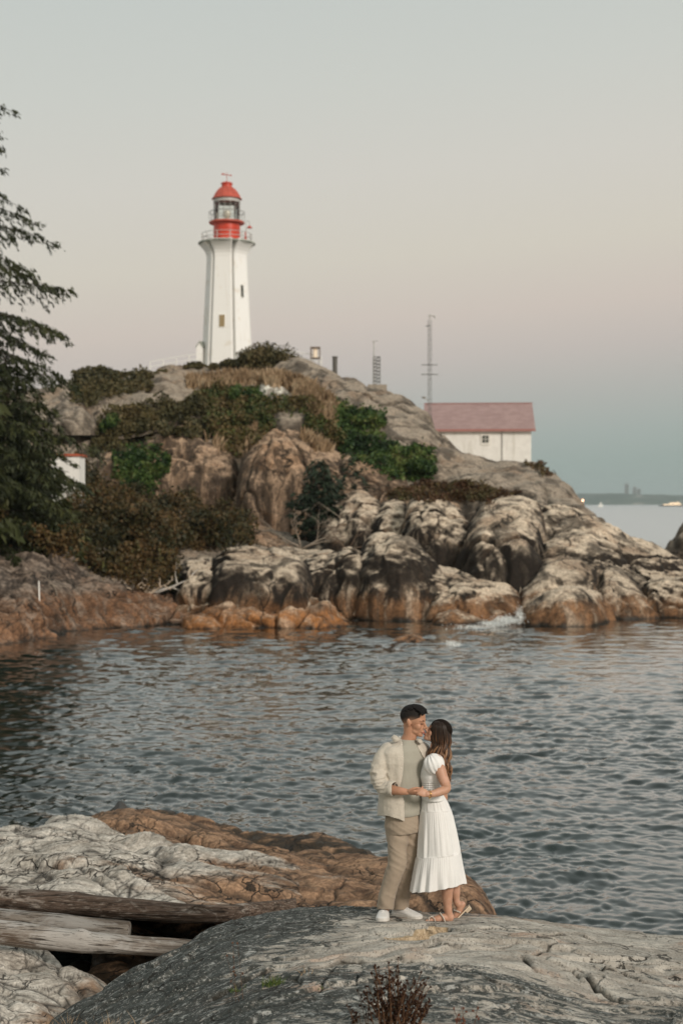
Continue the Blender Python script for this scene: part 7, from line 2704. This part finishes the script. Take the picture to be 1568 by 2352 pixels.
lips_eyes(HW, RMw, .92, wom)

# bodice
v = Vol()
v.loft([(Q(728, 668, 0), .13, .060, -92), (Q(724, 700, 0), .158, .088, -92), (Q(708, 780, 0), .165, .106, -92), (Q(698, 840, 0), .155, .103, -92), (Q(692, 900, 0), .137, .086, -92), (Q(692, 960, 0), .130, .082, -92),
        (Q(700, 1020, 0), .135, .090, -92), (Q(708, 1050, 0), .142, .096, -92)])
me = v.fuse(.005, 4)


def bod(V, N_):
    zx, zy = zxy(V)
    sm_ = np.clip((zy - 905) / 10, 0, 1) * np.clip((1000 - zy) / 10, 0, 1)
    hor = 0.003 * np.sin((zy - 905) / 18 * 2 * math.pi)
    pl = 0.0022 * np.sin(np.arctan2(V[:, 1] - YP, V[:, 0] - Q(700, 900).x) * 60)
    g = np.exp(-((zy - 880) / 40) ** 2) * 0.006 * noise(np.stack([V[:, 0] * 45, V[:, 1] * 45, V[:, 2] * 6], 1), 61)
    return sm_ * (hor + pl) + g + 0.004 * noise(V * 16, 62)


wrinkle(me, bod)
put('bodice', me, M['white_cotton'], wom)


def puff(c, rot, rad, seed, name='puff_sleeve'):
    v = Vol()
    v.ball(c, rad, rot, 4)
    me = v.fuse(.005, 3)
    V = verts_of(me)
    l = (V - np.array(c)) @ np.array(rot)
    Nn = normals_of(me)
    th = np.arctan2(l[:, 1], l[:, 0])
    fold = (0.4 + 0.6 * np.clip(np.abs(l[:, 2]) / rad[2], 0, 1)) * (0.0045 * np.sin(th * 11 + 3 * noise(l * 12, seed)) + 0.007 * noise(l * np.array([22, 22, 12]), seed + 1))
    set_verts(me, V + Nn * fold[:, None])
    return put(name, me, M['white_cotton'], wom)


puff(Q(714, 742, -.135), Matrix.Rotation(R(-24), 3, 'Y'), (.086, .078, .086), 71)
puff(Q(714, 742, .15), Matrix.Rotation(R(14), 3, 'Y'), (.080, .07, .082), 73)
# tiered skirt
tiers = [  # zy, left, right, half depth, pleat amplitude, pleat tightness
    (1025, 606, 806, .142, .002, 1), (1045, 601, 818, .146, .005, 1), (1100, 591, 848, .17, .006, 1), (1160, 583, 872, .19, .005, 1), (1166, 580, 876, .195, .002, 1), (1172, 579, 877, .195, .0045, 2),
    (1230, 574, 892, .21, .009, 2), (1330, 567, 912, .23, .013, 2), (1450, 557, 934, .25, .016, 2), (1540, 549, 950, .265, .015, 2), (1578, 544, 957, .27, .012, 2), (1584, 541, 960, .275, .004, 2), (1590, 540, 961, .275, .0055, 3),
    (1650, 528, 968, .29, .011, 3), (1740, 511, 981, .31, .016, 3), (1820, 499, 993, .325, .020, 3), (1892, 489, 1001, .34, .023, 3)]
nt_, ns_ = 300, 190
zys = np.interp(np.linspace(0, 1, ns_), np.linspace(0, 1, len(tiers)), [t[0] for t in tiers])
zys = np.linspace(1025, 1892, ns_)
ix = np.interp(zys, [t[0] for t in tiers], np.arange(len(tiers)))
th = np.linspace(0, 2 * math.pi, nt_, endpoint=False)
rows_ = []
for zy in zys:
    f = lambda k: np.interp(zy, [t[0] for t in tiers], [t[k] for t in tiers])
    xl, xr, hd, pa = f(1), f(2), f(3) * .74, f(4)
    tier = 0 if zy < 1169 else (1 if zy < 1587 else 2)
    k0 = (30, 24, 26)[tier]
    within = (zy - (1025, 1169, 1587)[tier]) / (144, 418, 305)[tier]
    cyc = np.stack([np.cos(th) * 2.2, np.sin(th) * 2.2, 0 * th + tier * 9 + within * 0.25], 1)
    fine = np.sin(th * k0 * 2.3 + 7 * noise(cyc, 80 + tier)) * (1 - within) ** 1.6 * 0.35
    big = noise(cyc * 2.1, 84 + tier) * 2.0 * (0.25 + within)
    mid = np.sin(th * k0 * 0.62 + 5 * noise(cyc * 1.3, 88 + tier)) * (0.35 + 0.35 * within)
    off = pa * (0.55 * fine + 1.05 * big + 0.12 * mid)
    cL, cR = Q(xl, zy), Q(xr, zy)
    c = (cL + cR) / 2
    hx = (cR.x - cL.x) / 2 - 0.006
    hemlift = 0.0
    cx_, sx_ = np.cos(th), np.sin(th)
    fr = (zy - 1587) / 305 if zy > 1587 else 0
    # the hem rises toward the back of the dress (right)
    lift = np.clip((zy - 1025) / 867, 0, 1) ** 1.4 * (0.030 * (cx_ + 1) ** 1.2)
    wav = fr * 0.006 * noise(cyc * 2.1 + 4, 84 + tier) * 3
    rows_.append(np.stack([c.x + (hx + off) * cx_, c.y + (hd + off) * sx_ * 0.92, c.z + lift + wav - 0.16 * (hd + off) * sx_], 1))
V = np.stack(rows_, 0).reshape(-1, 3)
a = np.arange(ns_ * nt_).reshape(ns_, nt_)
b = np.roll(a, -1, 1)
Fq = np.stack([a[:-1], b[:-1], b[1:], a[1:]], -1).reshape(-1, 4)
me = bpy.data.meshes.new('skirt')
me.from_pydata(V.tolist(), [], Fq.tolist())
me.update()
me = thicken(me, .003)
put('skirt', me, M['white_cotton'], wom)
for zy in (1166, 1584):
    m = MB()
    k = int(np.argmin(np.abs(zys - zy)))
    ring = rows_[k]
    cc = ring.mean(0)
    pts = [tuple(p + (p - cc) * np.array([1, 1, 0]) * 0.006) for p in ring[::4]]
    m.tube(pts + [pts[0]], .0032, 5, cap=False)
    putmb('seam', m, M['white_cotton'], wom)

# hair: many wavy locks, dark at the crown, caramel toward the ends
hm_ = MT('wavy brown hair', 0.45, 0.3)
at = hm_.n('ShaderNodeAttribute')
at.attribute_name = 'tone'
nz = hm_.noise(hm_.obj((1, 1, .35)), 60, 3, 0.6)
hm_.done(hm_.ramp(hm_.math('ADD', at.outputs['Fac'], hm_.math('MULTIPLY', hm_.math('SUBTRACT', nz, .5), .25)), [(0.0, (0.010, 0.006, 0.004)), (0.4, (0.028, 0.014, 0.008)), (0.7, (0.09, 0.042, 0.02)), (1.0, (0.22, 0.115, 0.055))]))
r = random.Random(9)
Vs, Fs, Ts, off = [], [], [], 0
YS = [338, 356, 385, 425, 480, 560, 620, 700, 780, 860, 900]
XL = [738, 712, 690, 676, 672, 690, 662, 668, 745, 800, 835]
XR = [768, 806, 840, 860, 874, 874, 866, 862, 866, 862, 855]
DP = [0.012, .062, .088, .096, .10, .10, .115, .135, .13, .11, .10]
for i in range(760):
    u = r.random()
    near = r.random() < 0.68
    lay = r.uniform(0.55, 1.0)
    yend = np.interp(u, [0, .15, .4, .7, 1.0], [660, 720, 800, 880, 890]) * 1.0 + r.uniform(-45, 15)
    ph = r.uniform(0, 6.28) + u * 9
    gq = int(u * 13)
    ph = gq * 1.9 + r.gauss(0, .25) + (0 if near else 1)
    am = 13 + 7 * math.sin(gq * 2.3) + r.uniform(-2, 2)
    wl_ = 135 + 14 * math.sin(gq * 1.1)
    tone0 = min(1, max(0, (0.5 + 0.5 * math.sin(gq * 2.7)) * 0.75 + r.uniform(-.15, .35)))
    pts, rads, tones = [], [], []
    n = 22
    for k in range(n):
        t = k / (n - 1)
        zy = 340 + (yend - 340) * t
        xl, xr = np.interp(zy, YS, XL), np.interp(zy, YS, XR)
        dep = np.interp(zy, YS, DP)
        grow = min(1.0, max(0, (zy - 470) / 200))
        x = xl + (xr - xl) * (0.04 + 0.92 * u) + grow * am * math.sin(2 * math.pi * zy / wl_ + ph)
        e = math.sqrt(max(0.0, 1 - (2 * (0.04 + .92 * u) - 1) ** 2 * 0.92))
        d = -dep * e * lay if near else dep * e * lay * 0.9
        d += grow * 0.008 * math.cos(2 * math.pi * zy / wl_ + ph)
        pts.append(Q(x, zy, 0.02 + d))
        w0 = 0.0058 * (0.8 + .5 * grow) * (1 - 0.75 * max(0, t - .7) / .3)
        rads.append(w0 if k else w0 * .6)
        tones.append(min(1, max(0, 0.12 + 1.0 * max(0, (zy - 400) / 330) * (0.35 + tone0) + (0.25 * tone0 if near and u < .35 else 0.12 * tone0))))
    mb = MB()
    mb.tube(pts, rads, 6, flat=.55, nrm=(0, 1, 0))
    mb.bm.verts.ensure_lookup_table()
    vv = [v_.co[:] for v_ in mb.bm.verts]
    ff = [[v_.index for v_ in f_.verts] for f_ in mb.bm.faces if len(f_.verts) == 4]
    mb.bm.verts.index_update()
    ff = [[v_.index for v_ in f_.verts] for f_ in mb.bm.faces if len(f_.verts) == 4]
    Vs += vv
    Fs += [[q + off for q in f_] for f_ in ff]
    Ts += [tones[min(n - 1, j // 6)] for j in range(len(vv))]
    off += len(vv)
    mb.bm.free()
o = np_mesh('hair', np.array(Vs), np.array(Fs), hm_.m, wom, attrs={'tone': Ts}, loc=tuple(wom.location))
o.location = (0, 0, 0)
o['label'] = 'long wavy hair, dark brown at the crown and caramel at the ends'
# dark under-volume so no gaps show through
v = Vol()
v.ball(HW(-.012, 0, .036), (.1045 * .92, .083 * .92, .094 * .92), RMw)
v.ball(HW(-.03, 0, .0), (.095 * .92, .085 * .92, .09 * .92), RMw)
v.limb([(Q(778, 480, .02), .080), (Q(785, 580, .02), .066), (Q(790, 680, .03), .055), (Q(822, 780, .03), .036), (Q(838, 850, .03), .018)])
me = v.fuse(.006, 3)
u_ = put('hair', me, plain('dark brown under hair', (0.010, 0.006, 0.004), 0.7, 0.1, 0.2, 40), wom, 'dark brown hair at the back of the head')

# bracelet
m = MB()
c = Q(668, 1011, -.26)
ax = (Q(700, 1008, -.25) - Q(652, 1012, -.265)).normalized()
u = ax.orthogonal().normalized()
w_ = ax.cross(u)
for dx, rr in ((0, .031), (.008, .032)):
    m.tube([c + ax * dx + (u * math.cos(t) + w_ * math.sin(t)) * rr for t in np.linspace(0, 2 * math.pi, 25)], .0016, 5, cap=False)
m.tube([c + Vector((0.002, -.031, -.006)), c + Vector((.002, -.033, -.026))], .0022, 5)
m.ball(c + Vector((.002, -.033, -.028)), .0035, 1)
putmb('bracelet', m, M['gold'], wom)

# sandals
def strap(pts, r_=.0042):
    m = MB()
    P_ = [Vector(p) for p in pts]
    out_ = []
    for i in range(len(P_) - 1):
        for k in range(5):
            out_.append(P_[i].lerp(P_[i + 1], k / 5))
    out_.append(P_[-1])
    m.tube(out_, r_, 6)
    return m


m = MB()
A_ = [(622, 2168), (660, 2176), (740, 2181), (840, 2184), (900, 2178)]
top, bot = [], []
pr = [(Q(622, 2163, 0), .020), (Q(650, 2168, 0), .036), (Q(700, 2173, 0), .043), (Q(760, 2174, 0), .038), (Q(830, 2170, 0), .031), (Q(880, 2166, 0), .030), (Q(903, 2164, 0), .018)]
outl = [p + Vector((0, -.088 - w, 0)) for p, w in pr] + [p + Vector((0, -.088 + w, 0)) for p, w in pr[::-1]]
m.prism(outl, (0, 0, -.009))
m.box(Q(874, 2183, -.088), (.050, .052, .030), bev=.003)
putmb('sandal_sole', m, M['sandal'], wom, smooth=False)
st_ = strap([Q(662, 2172, -.128), Q(672, 2128, -.122), Q(700, 2118, -.095), Q(722, 2128, -.062), Q(725, 2165, -.05)])
putmb('strap', st_, M['strap'], wom)
st_ = strap([Q(728, 2176, -.130), Q(718, 2140, -.125), Q(690, 2118, -.10), Q(668, 2122, -.07), Q(660, 2165, -.055)])
putmb('strap', st_, M['strap'], wom)
st_ = strap([Q(816, 2172, -.122), Q(798, 2128, -.118), Q(768, 2088, -.092), Q(762, 2095, -.06), Q(775, 2165, -.05)], .0055)
putmb('strap', st_, M['strap'], wom)
m = MB()
pa, pb = Q(864, 2176, .085), Q(1032, 2016, .10)
dS = (pb - pa).normalized()
nS = Vector((dS.z, 0, -dS.x))
if nS.z > 0:
    nS = -nS
outl = []
for (t, w) in ((0, .020), (.12, .036), (.3, .041), (.55, .034), (.8, .028), (1, .02)):
    outl.append(pa.lerp(pb, t) + Vector((0, -w, 0)))
for (t, w) in ((1, .02), (.8, .028), (.55, .034), (.3, .041), (.12, .036), (0, .020)):
    outl.append(pa.lerp(pb, t) + Vector((0, w, 0)))
m.prism(outl, tuple(nS * .009))
ang = math.atan2(dS.z, dS.x)
m.box(pb - dS * .03 + nS * .02, (.05, .05, .026), Matrix.Rotation(-ang, 3, 'Y'), bev=.003)
putmb('sandal_sole', m, M['sandal'], wom, smooth=False)
putmb('strap', strap([Q(955, 2085, .055), Q(925, 2072, .058), Q(893, 2062, .08), Q(890, 2060, .12), Q(940, 2080, .14)], .0055), M['strap'], wom)
putmb('strap', strap([Q(890, 2168, .045), Q(868, 2150, .05), Q(850, 2148, .09), Q(862, 2160, .125)], .0042), M['strap'], wom)
